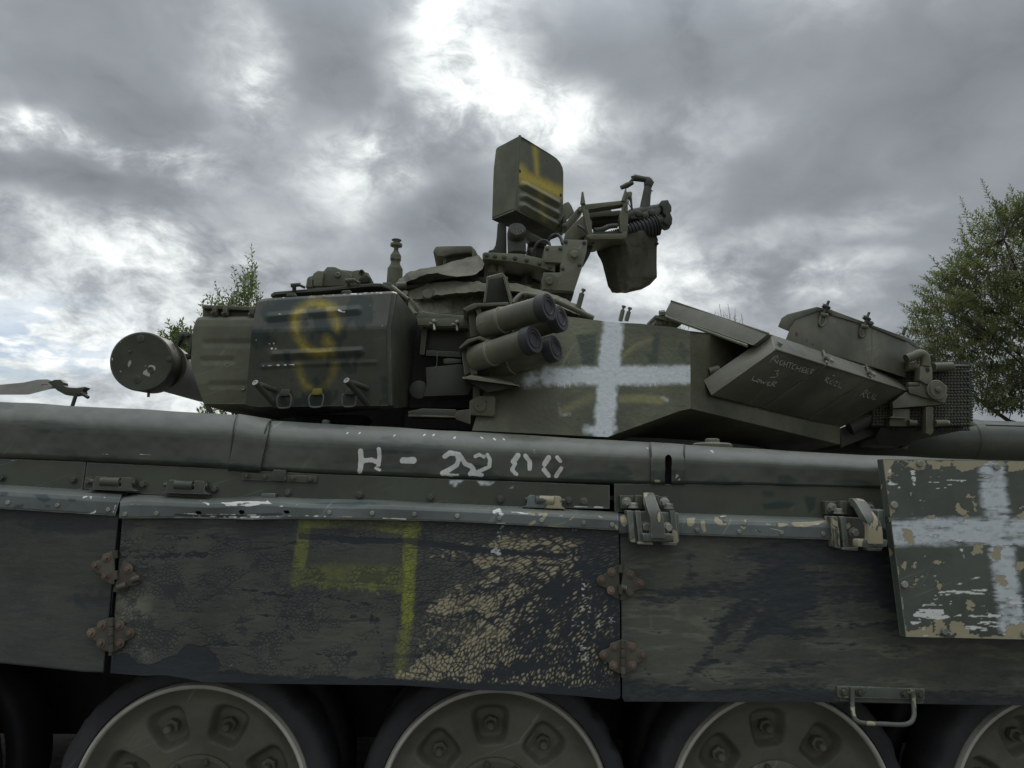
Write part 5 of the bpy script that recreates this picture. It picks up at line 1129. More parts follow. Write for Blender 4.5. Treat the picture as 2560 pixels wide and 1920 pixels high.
# roof studs
for x, y0, y1, Y in ((2060, 765, 520, .70), (2045, 770, 760, .70)):
    pass
st = tube('roof_post', [V3(cC, 2050, 770, .72), V3(cC, 2110, 550, .72)], .0105, 'olive', TANK, 10); lathe('post_cap', V3(cC, 2112, 548, .72), V3(cC, 2130, 500, .72)-V3(cC, 2112, 548, .72), [(0, .0045), (.012, .0045), (.012, .009), (.018, .009)], 'olive', st, 12)
for x0, y0, x1, y1 in ((1551, 802, 1560, 764), (1566, 802, 1575, 770)):
    st = tube('roof_post', [at(x0, y0, .85), at(x0+(x1-x0)*.7, y0+(y1-y0)*.7, .85)], .0088, 'olive', TANK, 10)
    lathe('post_cap', at(x0+(x1-x0)*.7, y0+(y1-y0)*.7, .85), (at(x1, y1, .85)-at(x0, y0, .85)), [(0, .0045), (.012, .0045), (.012, .0085), (.018, .0085)], 'olive', st, 12)
# pipe run along the roof edge
pr = tube('roof_pipe', curve_pts([V3(cC, 1400, 650, .62), V3(cC, 1450, 590, .64), V3(cC, 1500, 560, .66), V3(cC, 1640, 575, .66), V3(cC, 1850, 630, .66), V3(cC, 2050, 720, .66), V3(cC, 2230, 800, .66)], 5), .0095, 'olive', TANK, 12)
for x, y in ((1530, 560), (1830, 620)): tube('pipe_clamp', [V3(cC, x-10, y-2, .655), V3(cC, x+14, y+4, .655)], .013, 'olive', pr, 12)

# smoke launchers ------------------------------------------------------------------
SMOKE_AX = None
def launcher(cx, cy, Yf, bx, by, Yb, r=.0425):
    f = V3(cE, cx, cy, Yf); b = V3(cE, bx, by, Yb); d = f-b; L = np.linalg.norm(d); d = d/L
    t = lathe('smoke_launcher', b, d, [(0, r*1.06), (.006, r*1.06), (L*.28, r*1.05), (L*.29, r*1.10), (L*.31, r*1.10), (L*.315, r*1.0), (L*.97, r*1.0)], 'launcher', TANK, 40)
    lathe('end_cap', f-d*.034, d, [(0, r*1.10), (.028, r*1.10), (.034, r*1.04), (.034, r*.80), (.031, r*.78), (.031, r*.66), (.034, r*.64), (.034, r*.58), (.029, r*.50), (.028, r*.05)], 'black', t, 48)
    for a in (.4, 1.6, 2.9): inst('bolt', B_SMALL, t, b+d*L*.20+r*1.05*(math.cos(a)*np.array([0, -1, 0])+math.sin(a)*np.array([0, 0, 1])), (0, -math.cos(a), math.sin(a)), 0, .6)
    return t
launcher(1812, 492, .335, 1060, 705, .50)
launcher(1958, 622, .455, 1260, 830, .60)
launcher(1642, 868, .335, 960, 1085, .50)
launcher(1890, 968, .455, 1180, 1190, .60)
lb_ = slab('launcher_bracket', cE, [(878, 545), (950, 525), (1010, 818), (905, 842)], .515, .02, 'olive', TANK, .004)
slab('bracket_plate', cE, [(945, 490), (1010, 480), (1120, 800), (1125, 870), (1050, 830), (985, 600)], .49, .10, 'olive', lb_, .004)
slab('bracket_shelf', cE, [(770, 960), (868, 868), (1010, 826), (1120, 872), (1090, 900), (990, 866), (890, 905), (780, 982)], .45, .20, 'olive', lb_, .004)
slab('bracket_shelf', cE, [(812, 512), (940, 452), (1340, 435), (1345, 470), (1000, 490), (860, 548)], .47, .18, 'olive', lb_, .004)
slab('bracket_plate', cE, [(795, 985), (855, 955), (935, 1240), (835, 1282)], .505, .03, 'launcher', lb_, .004); slab('bracket_plate', cE, [(858, 940), (915, 945), (985, 1270), (910, 1280)], .49, .12, 'olive', lb_, .004)
hexa('bracket_shelf', row(cE, [(808, 1318), (915, 1282), (1390, 1380), (1470, 1408)], .44), row(cE, [(806, 1300), (905, 1268), (1380, 1330), (1466, 1392)], .62), 'olive', lb_, .003)
hexa('bracket_web', row(cE, [(820, 1322), (1100, 1482), (1470, 1412), (900, 1300)], .47), row(cE, [(830, 1322), (1100, 1470), (1440, 1412), (900, 1300)], .66), 'hull', lb_, .003)
slab('bracket_lug', cE, [(1380, 1370), (1470, 1400), (1478, 1418), (1400, 1390)], .47, .06, 'olive', lb_, .004)
# open wedge-shaped guard above them
hexa('guard_bracket', row(cE, [(1050, 442), (1092, 148), (1272, 98), (1300, 130), (1385, 462), (1362, 470), (1278, 150), (1112, 180), (1078, 440)], .60), row(cE, [(1050, 442), (1092, 148), (1272, 98), (1300, 130), (1385, 462), (1362, 470), (1278, 150), (1112, 180), (1078, 440)], .615), 'olive', TANK, .003)
gb = hexa('guard_back', row(cE, [(1062, 440), (1100, 160), (1270, 110), (1350, 440)], .72), row(cE, [(1062, 440), (1100, 160), (1270, 110), (1350, 440)], .73), 'hull', TANK, .002)
hexa('guard_cheek', [V3(cE, 1272, 98, .60), V3(cE, 1302, 130, .60), V3(cE, 1388, 465, .60), V3(cE, 1362, 465, .60)], [V3(cE, 1280, 150, .76), V3(cE, 1330, 170, .76), V3(cE, 1400, 440, .76), V3(cE, 1380, 440, .76)], 'olive', gb, .003)
slab('guard_tab', cE, [(1300, 140), (1336, 150), (1334, 200), (1300, 190)], .66, .01, 'olive', gb, .002)
# ------------------------------------------------------------------ reactive armour on the right cheek
def on_line(A, B, px, py):
    """point of the line AB that lies nearest to the ray through a photo pixel"""
    d = at(px, py, 1.0)-CAM; d /= np.linalg.norm(d); u = B-A
    n = np.cross(d, u); n2 = np.cross(d, n)
    return A+u*(np.dot(CAM-A, n2)/np.dot(u, n2))
def gq(x, y, Y): return V3(cG, x, y, Y)
T0, T1 = gq(1010, 518, .50), gq(2004, 830, 1.30)        # outer lower edge of the wedge
U0, U1 = gq(970, 400, .61), gq(1968, 742, 1.43)        # outer upper edge
L0 = gq(528, 862, .615)        # inner lower edge on the cheek
def plane_hit(x, y, p0, n):
    d = at(*cG(x, y), 1.0)-CAM; return CAM+d*(np.dot(p0-CAM, n)/np.dot(d, n))
L1 = plane_hit(1500, 1104, T0, np.cross(T1-T0, L0-T0))
W0 = gq(470, 748, .63); W1 = U1+(W0-U0)
def ol(A, B, x, y): return on_line(A, B, *cG(x, y))
cuts = [((1010, 518), (970, 400), (528, 862)), ((1384, 641), (1357, 529), (912, 946)), ((1707, 747), (1678, 640), (1253, 1036)), ((2004, 830), (1968, 742), (1500, 1104))]
Ts = [T0, ol(T0, T1, 1384, 641), ol(T0, T1, 1707, 747), T1]; Us = [U0, ol(U0, U1, 1357, 529), ol(U0, U1, 1678, 640), U1]; Ls = [L0, ol(L0, L1, 912, 946), ol(L0, L1, 1253, 1036), L1]
Ws = [u+(W0-U0) for u in Us]
CHALK = {0: [[(968, 612), (1000, 566)], [(985, 590), (1020, 562), (1030, 575), (1000, 592), (1022, 618)], [(1032, 596), (1026, 620)], [(1065, 600), (1045, 606), (1042, 630), (1060, 634), (1066, 618)], [(1080, 606), (1072, 642)], [(1102, 612), (1092, 650)], [(1076, 622), (1098, 632)], [(1106, 614), (1142, 622)], [(1124, 620), (1112, 652)],
                 [(1166, 630), (1142, 634), (1132, 656), (1146, 664)], [(1176, 640), (1160, 672)], [(1204, 644), (1186, 684)], [(1168, 656), (1196, 664)], [(1236, 652), (1214, 656), (1204, 684), (1226, 690)], [(1210, 670), (1228, 674)], [(1262, 662), (1242, 664), (1232, 690), (1252, 694)], [(1238, 678), (1256, 680)], [(1268, 696), (1280, 664)], [(1280, 664), (1300, 670), (1284, 684), (1270, 680), (1278, 700)],
                 [(1008, 676), (1036, 672), (1018, 694), (1030, 706), (1010, 724), (970, 726)],
                 [(848, 720), (834, 744), (862, 754)], [(884, 738), (868, 752), (880, 764), (898, 752), (884, 738)], [(906, 744), (902, 770), (920, 756), (922, 776), (942, 756)], [(972, 762), (952, 762), (946, 784), (966, 788)], [(950, 774), (964, 776)], [(976, 790), (990, 760)], [(990, 760), (1022, 762), (1000, 776), (984, 774), (1004, 794)]],
         1: [[(1378, 752), (1394, 726), (1416, 734), (1388, 744), (1402, 770)], [(1442, 746), (1420, 752), (1416, 772), (1430, 776)], [(1440, 768), (1462, 754), (1478, 762), (1442, 786), (1466, 790)], [(1494, 766), (1478, 796), (1502, 806)], [(1436, 714), (1446, 708), (1452, 716)]],
         2: [[(1640, 866), (1690, 816)], [(1676, 828), (1700, 822), (1690, 842), (1664, 846), (1672, 876)], [(1722, 836), (1700, 848), (1696, 874), (1712, 880)], [(1746, 848), (1728, 882)], [(1764, 856), (1736, 888), (1762, 890)]]}
for i in range(3):
    g = .008
    def pr(P, k): return P[k]+(P[k+1]-P[k])*g, P[k+1]-(P[k+1]-P[k])*g
    (t0, t1), (u0, u1), (l0, l1), (w0, w1) = pr(Ts, i), pr(Us, i), pr(Ls, i), pr(Ws, i)
    b = hexa('armour_block', [t0, u0, w0, l0], [t1, u1, w1, l1], 'era', TANK, .004)
    # joint plate at the seam, with its eye bolt
    up = np.cross(t1-t0, u0-t0); up /= np.linalg.norm(up); up = up if up[1] < 0 else -up
    along = (t1-t0)/np.linalg.norm(t1-t0)
    for s, z in ((0, .0),):
        p = t0+(u0-t0)*.38+along*(.035 if i == 0 else .052)
        inst('rusty_bolt', B_BRACK, b, p+up*.0, up, .3, 1.0).data.materials
        if i > 0: slab_ = tube('seam_clip', [t0+(u0-t0)*.05+up*.006, t0+(u0-t0)*.95+up*.006], .0055, 'era', b, 8); tube('clip_lever', [t0+(u0-t0)*.35+up*.014-along*.022, t0+(u0-t0)*.20+up*.012+along*.01], .0085, 'olive', b, 8)
    # folded lip under the front strip
    tube('lip', [t0+up*.001, t1+up*.001], .0042, 'era', b, 8)
    # chalk writing on the underside
    n = np.cross(t1-t0, l0-t0); n /= np.linalg.norm(n); n = n if n[2] < 0 else -n
    bm = bmesh.new(); th = .0040
    for ln in CHALK[i]:
        q = []
        for x, y in ln:
            d = at(*cG(x, y), 1.0)-CAM; q.append(CAM+d*(np.dot(t0-CAM, n)/np.dot(d, n))+n*.0012)
        for a_, b_ in zip(q, q[1:]):
            v = b_-a_; s = np.cross(v, n); s = s/(np.linalg.norm(s)+1e-9)*th*.5; e = v/(np.linalg.norm(v)+1e-9)*th*.3
            bm_hexa(bm, [a_-e-s, b_+e-s, b_+e+s, a_-e+s], [a_-e-s+n*.0004, b_+e-s+n*.0004, b_+e+s+n*.0004, a_-e+s+n*.0004])
    from_bm('chalk_writing', bm, 'chalk', b, 0)
# upper slab over the near end of the wedge: its edge runs back along the roof
ub = hexa('upper_block', [gq(178, 256, .86), gq(230, 155, .88), gq(962, 400, .56), gq(845, 488, .55)],
     [gq(178, 256, .86)+np.array([.22, .30, .02]), gq(230, 155, .88)+np.array([.22, .30, .02]), gq(962, 400, .56)+np.array([.2, .26, .02]), gq(845, 488, .55)+np.array([.2, .26, .02])], 'era', TANK, .005)
tube('weld_bead', [gq(168, 266, .85), gq(500, 385, .70), gq(800, 492, .545)], .006, 'olive', ub, 8); tube('edge_roll', [gq(232, 156, .878), gq(600, 280, .715), gq(962, 400, .558)], .004, 'era', ub, 8)
slab('under_shelf', cG, [(112, 262), (170, 262), (330, 318), (300, 332), (118, 282)], .84, .15, 'olive', ub, .003); slab('shelf_post', cG, [(118, 282), (176, 300), (172, 340), (112, 325)], .86, .08, 'olive', ub, .004)
tube('shelf_nut', [gq(145, 250, .84), gq(185, 246, .84)], .012, 'olive', ub, 6)
for x, y in ((185, 325), (228, 338)): lathe('grommet', gq(x, y, .86), (0, 0, 1), [(0, .006), (.008, .006), (.008, .010), (.012, .010)], 'olive', ub, 10)
tube('end_stop', [gq(515, 690, .66), gq(590, 672, .66)], .017, 'olive', TANK, 14)
slab('inner_web', cG, [(778, 500), (840, 492), (850, 560), (560, 720), (520, 700)], .80, .02, 'hull', TANK, .003)

# lidded box above the wedge ---------------------------------------------------------
yb = lambda x: .80+(x-1080)/910*.50
body = [(1075, 470), (1148, 288), (1328, 222), (1738, 345), (1992, 448), (1972, 726), (1668, 628), (1350, 540)]
q0 = [gq(x, y, yb(x)) for x, y in body]; off = np.array([.20, .24, .02])
cbx = hexa('cheek_box', q0, [p+off for p in q0], 'era', TANK, .006)
lid = [(1028, 350), (1058, 282), (1098, 255), (1322, 198), (1440, 226), (2006, 434), (1994, 458), (1736, 352), (1330, 230), (1150, 294), (1092, 372)]
q1 = [gq(x, y, yb(x)-.012) for x, y in lid]
hexa('box_lid', q1, [p+off*1.06 for p in q1], 'era', cbx, .003)
tube('box_seam', [gq(1737, 348, yb(1737)-.001), gq(1732, 640, yb(1732)-.001)], .0022, 'olive', cbx, 6)
for x, y in ((1370, 250), (1672, 335)):
    yy = yb(x)-.03
    tube('clamp_stud', [gq(x, y+8, yy), gq(x+40, y-92, yy)], .0062, 'gun', cbx, 8)
    e = tube('clamp_eye', curve_pts([gq(x-18, y+16, yy), gq(x-32, y+70, yy), gq(x-14, y+96, yy), gq(x+12, y+70, yy), gq(x+18, y+14, yy)], 4), .0058, 'olive', cbx, 8)
    lathe('clamp_pivot', gq(x-24, y+10, yy), gq(x+26, y+18, yy)-gq(x-24, y+10, yy), [(0, .011), (.03, .011)], 'olive', e, 12)
    tube('wing_nut', [gq(x-8, y-62, yy), gq(x+14, y-52, yy), gq(x+50, y-38, yy)], [.008, .012, .006], 'gun', cbx, 8)
    slab('lid_horn', cG, [(x+20, y-36), (x+70, y-30), (x+84, y-8), (x+70, y+2), (x+24, y-14)], yy+.01, .05, 'era', cbx, .006)
tube('clamp_stud', [gq(1966, 405, 1.28), gq(1982, 358, 1.28)], .0085, 'gun', cbx, 8)
for x, y, r in ((1234, 292, .006), (1282, 330, .006), (1168, 405, .011), (1502, 332, .011), (1408, 390, .006), (1245, 452, .008), (1390, 500, .009), (1290, 482, .006), (1272, 300, .005)):
    lathe('rust_pit', gq(x, y, yb(x)-.0005), (.5, -.86, 0), [(-.001, r), (.0012, r*.9), (.0014, r*.4)], 'brass', cbx, 9)

# dazzler housing with its studded face --------------------------------------------------
hq = lambda x, y, Y: V3(cH, x, y, Y)
dz = hexa('dazzler_box', [hq(470, 330, 1.34), hq(1500, 345, 1.34), hq(1590, 430, 1.38), hq(1600, 1000, 1.38), hq(1530, 1050, 1.36), hq(470, 1050, 1.34)],
          [p+np.array([.02, .34, 0]) for p in [hq(470, 330, 1.34), hq(1500, 345, 1.34), hq(1590, 430, 1.38), hq(1600, 1000, 1.38), hq(1530, 1050, 1.36), hq(470, 1050, 1.34)]], 'hull', TANK, .02)
bm = bmesh.new()
for r in range(21):
    for c_ in range(30):
        x, y = 470+c_*37.5+(r % 2)*6, 350+r*33.5
        if x > 1590: continue
        Y = 1.335+(max(0, x-1480)/110)**2*.05
        p = hq(x, y, Y); bm_lathe(bm, p, (.25 if x > 1480 else 0, -1, 0), [(-.006, .0105), (.006, .0085), (.011, .004)], 6)
for c_ in range(30):
    p = hq(470+c_*38, 320, 1.37); bm_lathe(bm, p, (0, 0, 1), [(-.006, .008), (.012, .006)], 6); p = hq(700+c_*30, 1062, 1.36); bm_lathe(bm, p, (0, -.5, -1), [(-.006, .008), (.012, .006)], 6)
for r in range(20):
    p = hq(1592, 410+r*31, 1.40); bm_lathe(bm, p, (1, -.2, 0), [(-.006, .009), (.012, .005)], 6)
sd = from_bm('stud_face', bm, 'gun', dz, 0); sd['kind'] = 'stuff'
hexa('dazzler_sump', [hq(560, 1050, 1.36), hq(1540, 1052, 1.36), hq(1560, 1075, 1.36), hq(920, 1210, 1.40), hq(880, 1262, 1.42), hq(760, 1272, 1.42), hq(540, 1250, 1.42), hq(500, 1180, 1.40)],
     [p+np.array([.02, .28, 0]) for p in [hq(560, 1050, 1.36), hq(1540, 1052, 1.36), hq(1560, 1075, 1.36), hq(920, 1210, 1.40), hq(880, 1262, 1.42), hq(760, 1272, 1.42), hq(540, 1250, 1.42), hq(500, 1180, 1.40)]], 'gun', dz, .01)
hexa('dazzler_root', [hq(95, 1060, 1.42), hq(640, 850, 1.42), hq(700, 1060, 1.42), hq(100, 1290, 1.42)], [hq(95, 1060, 1.42)+np.array([0, .4, 0]), hq(640, 850, 1.42)+np.array([0, .4, 0]), hq(700, 1060, 1.42)+np.array([0, .4, 0]), hq(100, 1290, 1.42)+np.array([0, .4, 0])], 'gun', dz, .006)
lathe('drain_boss', hq(820, 1270, 1.46), (0, 0, -1), [(-.02, .022), (.012, .020)], 'gun', dz, 14); slab('corner_tab', cH, [(1590, 985), (1625, 985), (1655, 1030), (1645, 1040), (1590, 1028)], 1.38, .06, 'olive', dz, .004)
tube('sleeve', [hq(200, 1060, 1.38), hq(480, 930, 1.36)], [.035, .03], 'gun', dz, 14)
ar = slab('dazzler_arm', cH, [(700, 765), (855, 640), (890, 665), (1300, 772), (1240, 790), (708, 832)], 1.27, .03, 'era', TANK, .004)
slab('arm_plate', cH, [(878, 585), (1012, 580), (1030, 505), (1090, 530), (1110, 560), (1335, 668), (1330, 700), (1302, 770), (900, 660)], 1.255, .035, 'era', ar, .004)
lathe('pivot_disc', hq(1196, 622, 1.25), (0, -1, 0), [(-.02, .046), (.006, .046), (.010, .041), (.008, .036), (.013, .034), (.013, .014), (.022, .013), (.024, .010)], 'era', ar, 36)
slab('pivot_tab', cH, [(1270, 560), (1325, 558), (1336, 600), (1330, 655), (1270, 640)], 1.26, .03, 'era', ar, .008)
slab('arm_link', cH, [(1020, 350), (1060, 330), (1140, 335), (1162, 370), (1165, 510), (1095, 560), (1010, 505)], 1.24, .05, 'era', ar, .008)
lathe('link_hole', hq(1102, 392, 1.2385), (0, -1, 0), [(0, .010), (.0012, .010)], 'hull', ar, 12)
tube('carry_handle', curve_pts([hq(855, 262, 1.25), hq(930, 235, 1.25), hq(1005, 205, 1.25), hq(1060, 225, 1.25), hq(1075, 280, 1.25), hq(1070, 350, 1.25)], 5), .0215, 'olive', ar, 14)
tube('cross_tube', [hq(870, 555, 1.27), hq(1005, 555, 1.27)], .010, 'olive', ar, 10); tube('cross_tube', [hq(850, 345, 1.29), hq(930, 345, 1.29)], .022, 'olive', ar, 12); tube('cross_tube', [hq(1170, 360, 1.29), hq(1380, 352, 1.30)], .021, 'olive', ar, 12)
slab('frame_bar', cH, [(930, 330), (1270, 338), (1250, 380), (1110, 420), (1000, 405), (930, 402)], 1.30, .03, 'olive', ar, .004)
slab('lower_post', cH, [(1085, 815), (1168, 815), (1176, 1100), (1140, 1150), (1085, 1120)], 1.27, .04, 'olive', ar, .008)
slab('lower_bracket', cH, [(700, 840), (895, 838), (895, 960), (870, 1040), (665, 1035), (670, 930), (705, 925)], 1.29, .06, 'olive', ar, .004); slab('bracket_flange', cH, [(670, 930), (860, 935), (866, 950), (672, 945)], 1.27, .05, 'olive', ar, .002)
tube('clamp_bolt', [hq(880, 1000, 1.27), hq(970, 1000, 1.27)], [.016, .012], 'olive', ar, 10); tube('clamp_bolt', [hq(1185, 1005, 1.27), hq(1330, 1000, 1.27)], [.017, .015], 'olive', ar, 10); tube('bolt_tip', [hq(1320, 1000, 1.265), hq(1345, 998, 1.265)], .010, 'whitepaint', ar, 10)

# main gun ---------------------------------------------------------------------------
ax0 = at(2560, 1055, 1.73)
R_B = .108
cz = ax0[2]-R_B*.985
gbar = lathe('gun_barrel', (1.0, 1.73, cz+.0), (1, 0, .0), [(0, R_B*1.05), (.2, R_B*1.05), (.22, R_B), (1.55, R_B), (1.555, R_B*1.04), (1.60, R_B*1.04), (1.605, R_B), (4.2, R_B*.95)], 'fender', TANK, 64)
tube('barrel_seam', [(1.30, 1.73-R_B*.72, cz+R_B*.72), (3.6, 1.73-R_B*.72, cz+R_B*.72)], .003, 'fender', gbar, 6)

# remote weapon station ----------------------------------------------------------------
dq = lambda x, y, Y: V3(cD, x, y, Y)
ws = slab('weapon_station_ring', cD, [(105, 1282), (130, 1268), (500, 1285), (700, 1330), (856, 1385), (854, 1476), (640, 1408), (400, 1365), (190, 1346), (115, 1340)], 1.02, .50, 'olive', TANK, .006)
# sensor housing: two walls meeting at the near corner
YN, YL, YRt = 1.06, 1.18, 1.30
nearT, nearB = dq(490, 78, YN), dq(446, 842, YN)
lw = [dq(490, 78, YN), dq(262, 198, YL), dq(245, 222, YL), dq(222, 420, YL), dq(212, 700, YL), dq(205, 940, YL), dq(446, 842, YN)]
rp = [(490, 78), (560, 118), (700, 205), (800, 265), (868, 312), (905, 355), (928, 405), (936, 460), (934, 800), (930, 1095), (446, 842)]
yr = lambda x: YN+(x-470)/460*(YRt-YN)
def sensor():
    # right wall as a relief sheet: three pressed ribs and the yellow spray
    botl = [(446, 842), (600, 922), (780, 1016), (930, 1095)]
    topl = [(490, 78), (560, 118), (700, 205), (800, 265), (868, 312), (905, 355), (928, 405), (936, 462)]
    def lr(p): return [at(*cD(x, y), YN+(x-446)/485*(YRt-YN)) for x, y in p]
    xs = np.linspace(0, 1, 60)
    bx = np.interp(xs, [0, 1], [446, 930]); by = np.interp(bx, [p[0] for p in botl], [p[1] for p in botl])
    tx = np.interp(xs, [0, 1], [490, 936]); ty = np.interp(tx, [p[0] for p in topl], [p[1] for p in topl])
    nrm = np.cross(at(*cD(930, 1095), YRt)-at(*cD(446, 842), YN), (0, 0, 1.0)); nrm /= np.linalg.norm(nrm); nrm = nrm if nrm[1] < 0 else -nrm
    def mk(px, py):
        n = rng_noise(px, py, 7, 91)
        y = np.maximum.reduce([.68*stroke(px, py, cD, [(640, 150), (658, 330), (668, 500)], 62, 60), .85*stroke(px, py, cD, [(480, 430), (530, 500), (640, 545), (780, 610), (880, 660)], 130, 110), .42*stroke(px, py, cD, [(668, 500), (690, 750), (720, 960)], 70, 90), .4*stroke(px, py, cD, [(455, 400), (470, 450)], 60, 80)])
        return {'a_yellow': y, 'a_dark': .3*rng_noise(px, py, 40, 92)}
    def disp(px, py, G):
        h = np.zeros(px.shape)
        for q in ([(530, 590), (860, 770)], [(530, 705), (860, 880)], [(520, 800), (850, 990)]): h += .017*stroke(px, py, cD, q, 56, 46)
        return h[..., None]*nrm
    s = loft('sensor_housing', [lr(list(zip(bx, by))), lr(list(zip(tx, ty)))], 130, [180], 'olive', TANK, None, mk, disp, 60)
    # left wall, roof, rear walls, floor
    bm = bmesh.new(); back = np.array([.03, .30, .02])
    add_face_poly(bm, lw)
    T = [dq(x, y, yr(x)) for x, y in rp[:8]]; Ls_ = lw[1:3]
    e_ = lw[2]-nearT; e_[2] = max(-.01, min(.01, e_[2])); far = [p+e_*.97 for p in T]
    for i in range(len(T)-1): add_face_poly(bm, [T[i], T[i+1], far[i+1], far[i]])
    add_face_poly(bm, [T[-1], dq(930, 1095, YRt), dq(930, 1095, YRt)+e_*.97, far[-1]])
    fl = [dq(446, 842, YN), dq(930, 1095, YRt), dq(930, 1095, YRt)+(dq(205, 940, YL)-nearB), dq(205, 940, YL)]
    hexa('housing_floor', [p+np.array([0, 0, .006]) for p in fl], [p+np.array([0, 0, .012]) for p in fl], 'hull', s, 0)
    bb = [lw[5], lw[4], lw[3], lw[2], lw[1]]; bf = [p+np.array([.12, .13, 0]) for p in bb]
    for i in range(4): add_face_poly(bm, [bb[i], bb[i+1], bf[i+1], bf[i]])
    from_bm('housing_shell', bm, 'olive', s, 30)
    for x, y in ((488, 440), (908, 688), (478, 842), (905, 1058), (766, 328)):
        lathe('screw_hole' if y in (440, 688) else 'housing_screw', dq(x, y, YN+(x-446)/485*(YRt-YN)), nrm, [(-.002, .008 if y != 328 else .003), (.0015, .008 if y != 328 else .003), (.002, .004 if y != 328 else .002)], 'hull' if y in (440, 688) else 'boltdark', s, 12)
    tube('corner_roll', [nearT, nearB], .006, 'olive', s, 10)
    return s
SEN = sensor()
slab('station_post', cD, [(262, 975), (300, 955), (352, 985), (356, 1285), (180, 1272), (165, 1255), (215, 1240), (240, 1200), (252, 1120)], 1.16, .05, 'gun', ws, .006)
tube('elevation_motor', [dq(460, 1285, 1.14), dq(455, 1075, 1.14)], .0415, 'gun', ws, 24); lathe('motor_head', dq(458, 1075, 1.10), (0, -1, .3), [(-.03, .040), (.02, .040), (.03, .032)], 'gun', ws, 24)
mh = slab('motor_grille', cD, [(398, 1060), (440, 1020), (500, 1015), (525, 1040), (520, 1075), (450, 1120), (425, 1118)], 1.07, .03, 'gun', ws, .008)
for k in range(4): slab('grille_fin', cD, [(425+k*24, 1058-k*6), (435+k*24, 1052-k*6), (462+k*22, 1100-k*12), (452+k*22, 1106-k*12)], 1.064, .008, 'olive', mh, 0)
slab('motor_link', cD, [(530, 1010), (600, 1060), (770, 1150), (770, 1190), (600, 1160), (530, 1090)], 1.2, .08, 'gun', ws, .008)
slab('station_web', cD, [(570, 1180), (630, 1140), (740, 1180), (745, 1330), (570, 1300)], 1.25, .08, 'gun', ws, .006); lathe('web_ball', dq(605, 1275, 1.2), (0, -1, 0), [(-.02, .024), (.01, .02), (.02, .008)], 'gun', ws, 16)
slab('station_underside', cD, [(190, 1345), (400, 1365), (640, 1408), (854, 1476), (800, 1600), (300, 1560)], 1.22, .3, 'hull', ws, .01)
for x in (210, 292): tube('ring_leg', [dq(x, 1345, 1.10), dq(x, 1480, 1.10)], .021 if x < 250 else .017, 'olive', ws, 12)
tube('ring_leg', [dq(560, 1400, 1.2), dq(560, 1620, 1.2)], .025, 'gun', ws, 12)
# right-hand cheek plate of the station
cw_ = lambda x, y: (cC(x, y))
rb = hexa('station_plate', [dq(745, 1205, 1.0), dq(935, 1200, 1.0), dq(935, 1136, 1.0), dq(1180, 1146, 1.0), dq(1176, 1262, 1.0), dq(1140, 1390, 1.0), V3(cC, 2030, 523, 1.0), V3(cC, 1705, 500, 1.0), V3(cC, 1712, 330, 1.0), dq(858, 1478, 1.0), dq(905, 1478, 1.0), dq(908, 1380, 1.0), dq(745, 1370, 1.0)],
     [p+np.array([0, .16, 0]) for p in [dq(745, 1205, 1.0), dq(935, 1200, 1.0), dq(935, 1136, 1.0), dq(1180, 1146, 1.0), dq(1176, 1262, 1.0), dq(1140, 1390, 1.0), V3(cC, 2030, 523, 1.0), V3(cC, 1705, 500, 1.0), V3(cC, 1712, 330, 1.0), dq(858, 1478, 1.0), dq(905, 1478, 1.0), dq(908, 1380, 1.0), dq(745, 1370, 1.0)]], 'era', ws, .004)
inst('plate_bolt', B_BIG, ws, dq(1046, 1300, 1.0), (0, -1, 0), .2, 1.15); inst('plate_bolt', B_BIG, ws, dq(792, 1573, 1.0), (0, -1, 0), .2, 1.15)
slab('plate_notch', cD, [(860, 1380), (912, 1380), (910, 1478), (860, 1468)], 1.06, .08, 'hull', ws, .002)
slab('plate_foot', cC, [(1700, 505), (2032, 528), (2005, 615), (1900, 560), (1740, 530)], 1.05, .2, 'hull', ws, .004)
slab('rear_cheek', cD, [(1150, 1150), (1235, 1178), (1242, 1205), (1205, 1300), (1150, 1392), (1100, 1380)], 1.10, .06, 'gun', ws, .008)
# cables, clamps and fasteners on the station
tube('cable', curve_pts([dq(770, 1190, 1.1), dq(800, 1120, 1.08), dq(860, 1090, 1.08), dq(905, 1120, 1.06), dq(930, 1190, 1.02)], 6), .0075, 'black', ws, 10)
tube('cable', curve_pts([dq(620, 1300, 1.08), dq(660, 1190, 1.06), dq(730, 1150, 1.06), dq(790, 1180, 1.05), dq(800, 1260, 1.03)], 6), .006, 'black', ws, 10)
tube('cable', curve_pts([dq(1090, 1000, 1.09), dq(1150, 1040, 1.06), dq(1230, 1120, 1.05), dq(1240, 1190, 1.06)], 6), .007, 'black', ws, 10)
bolts('ring_bolt', B_SMALL, cD, [(150, 1305), (235, 1315), (330, 1322), (440, 1335), (560, 1355), (690, 1390), (800, 1425)], 1.019, ws, scale=1.3)
bolts('plate_bolt', B_SMALL, cD, [(770, 1235), (905, 1235), (960, 1165), (1150, 1175), (1100, 1400), (930, 1440)], .999, ws, scale=1.2)
# gun cradle arms
slab('cradle_arm', cD, [(930, 1040), (940, 990), (1090, 805), (1120, 796), (1140, 830), (1130, 860), (980, 1040)], 1.16, .06, 'olive', ws, .008); slab('cradle_arm', cD, [(945, 1135), (960, 1065), (1120, 905), (1180, 880), (1200, 1080), (1080, 1140)], 1.12, .05, 'olive', ws, .006)
slab('cradle_arm', cD, [(936, 770), (990, 750), (1020, 790), (1050, 860), (985, 905), (960, 940), (936, 950)], 1.30, .05, 'olive', ws, .006); slab('cradle_block', cD, [(930, 900), (965, 880), (975, 1010), (935, 1030)], 1.24, .06, 'gun', ws, .005)
for p in ((945, 1000), (1105, 850)): inst('plate_bolt', B_PLATE, ws, dq(*p, 1.155), (0, -1, 0), 0, 1.0)
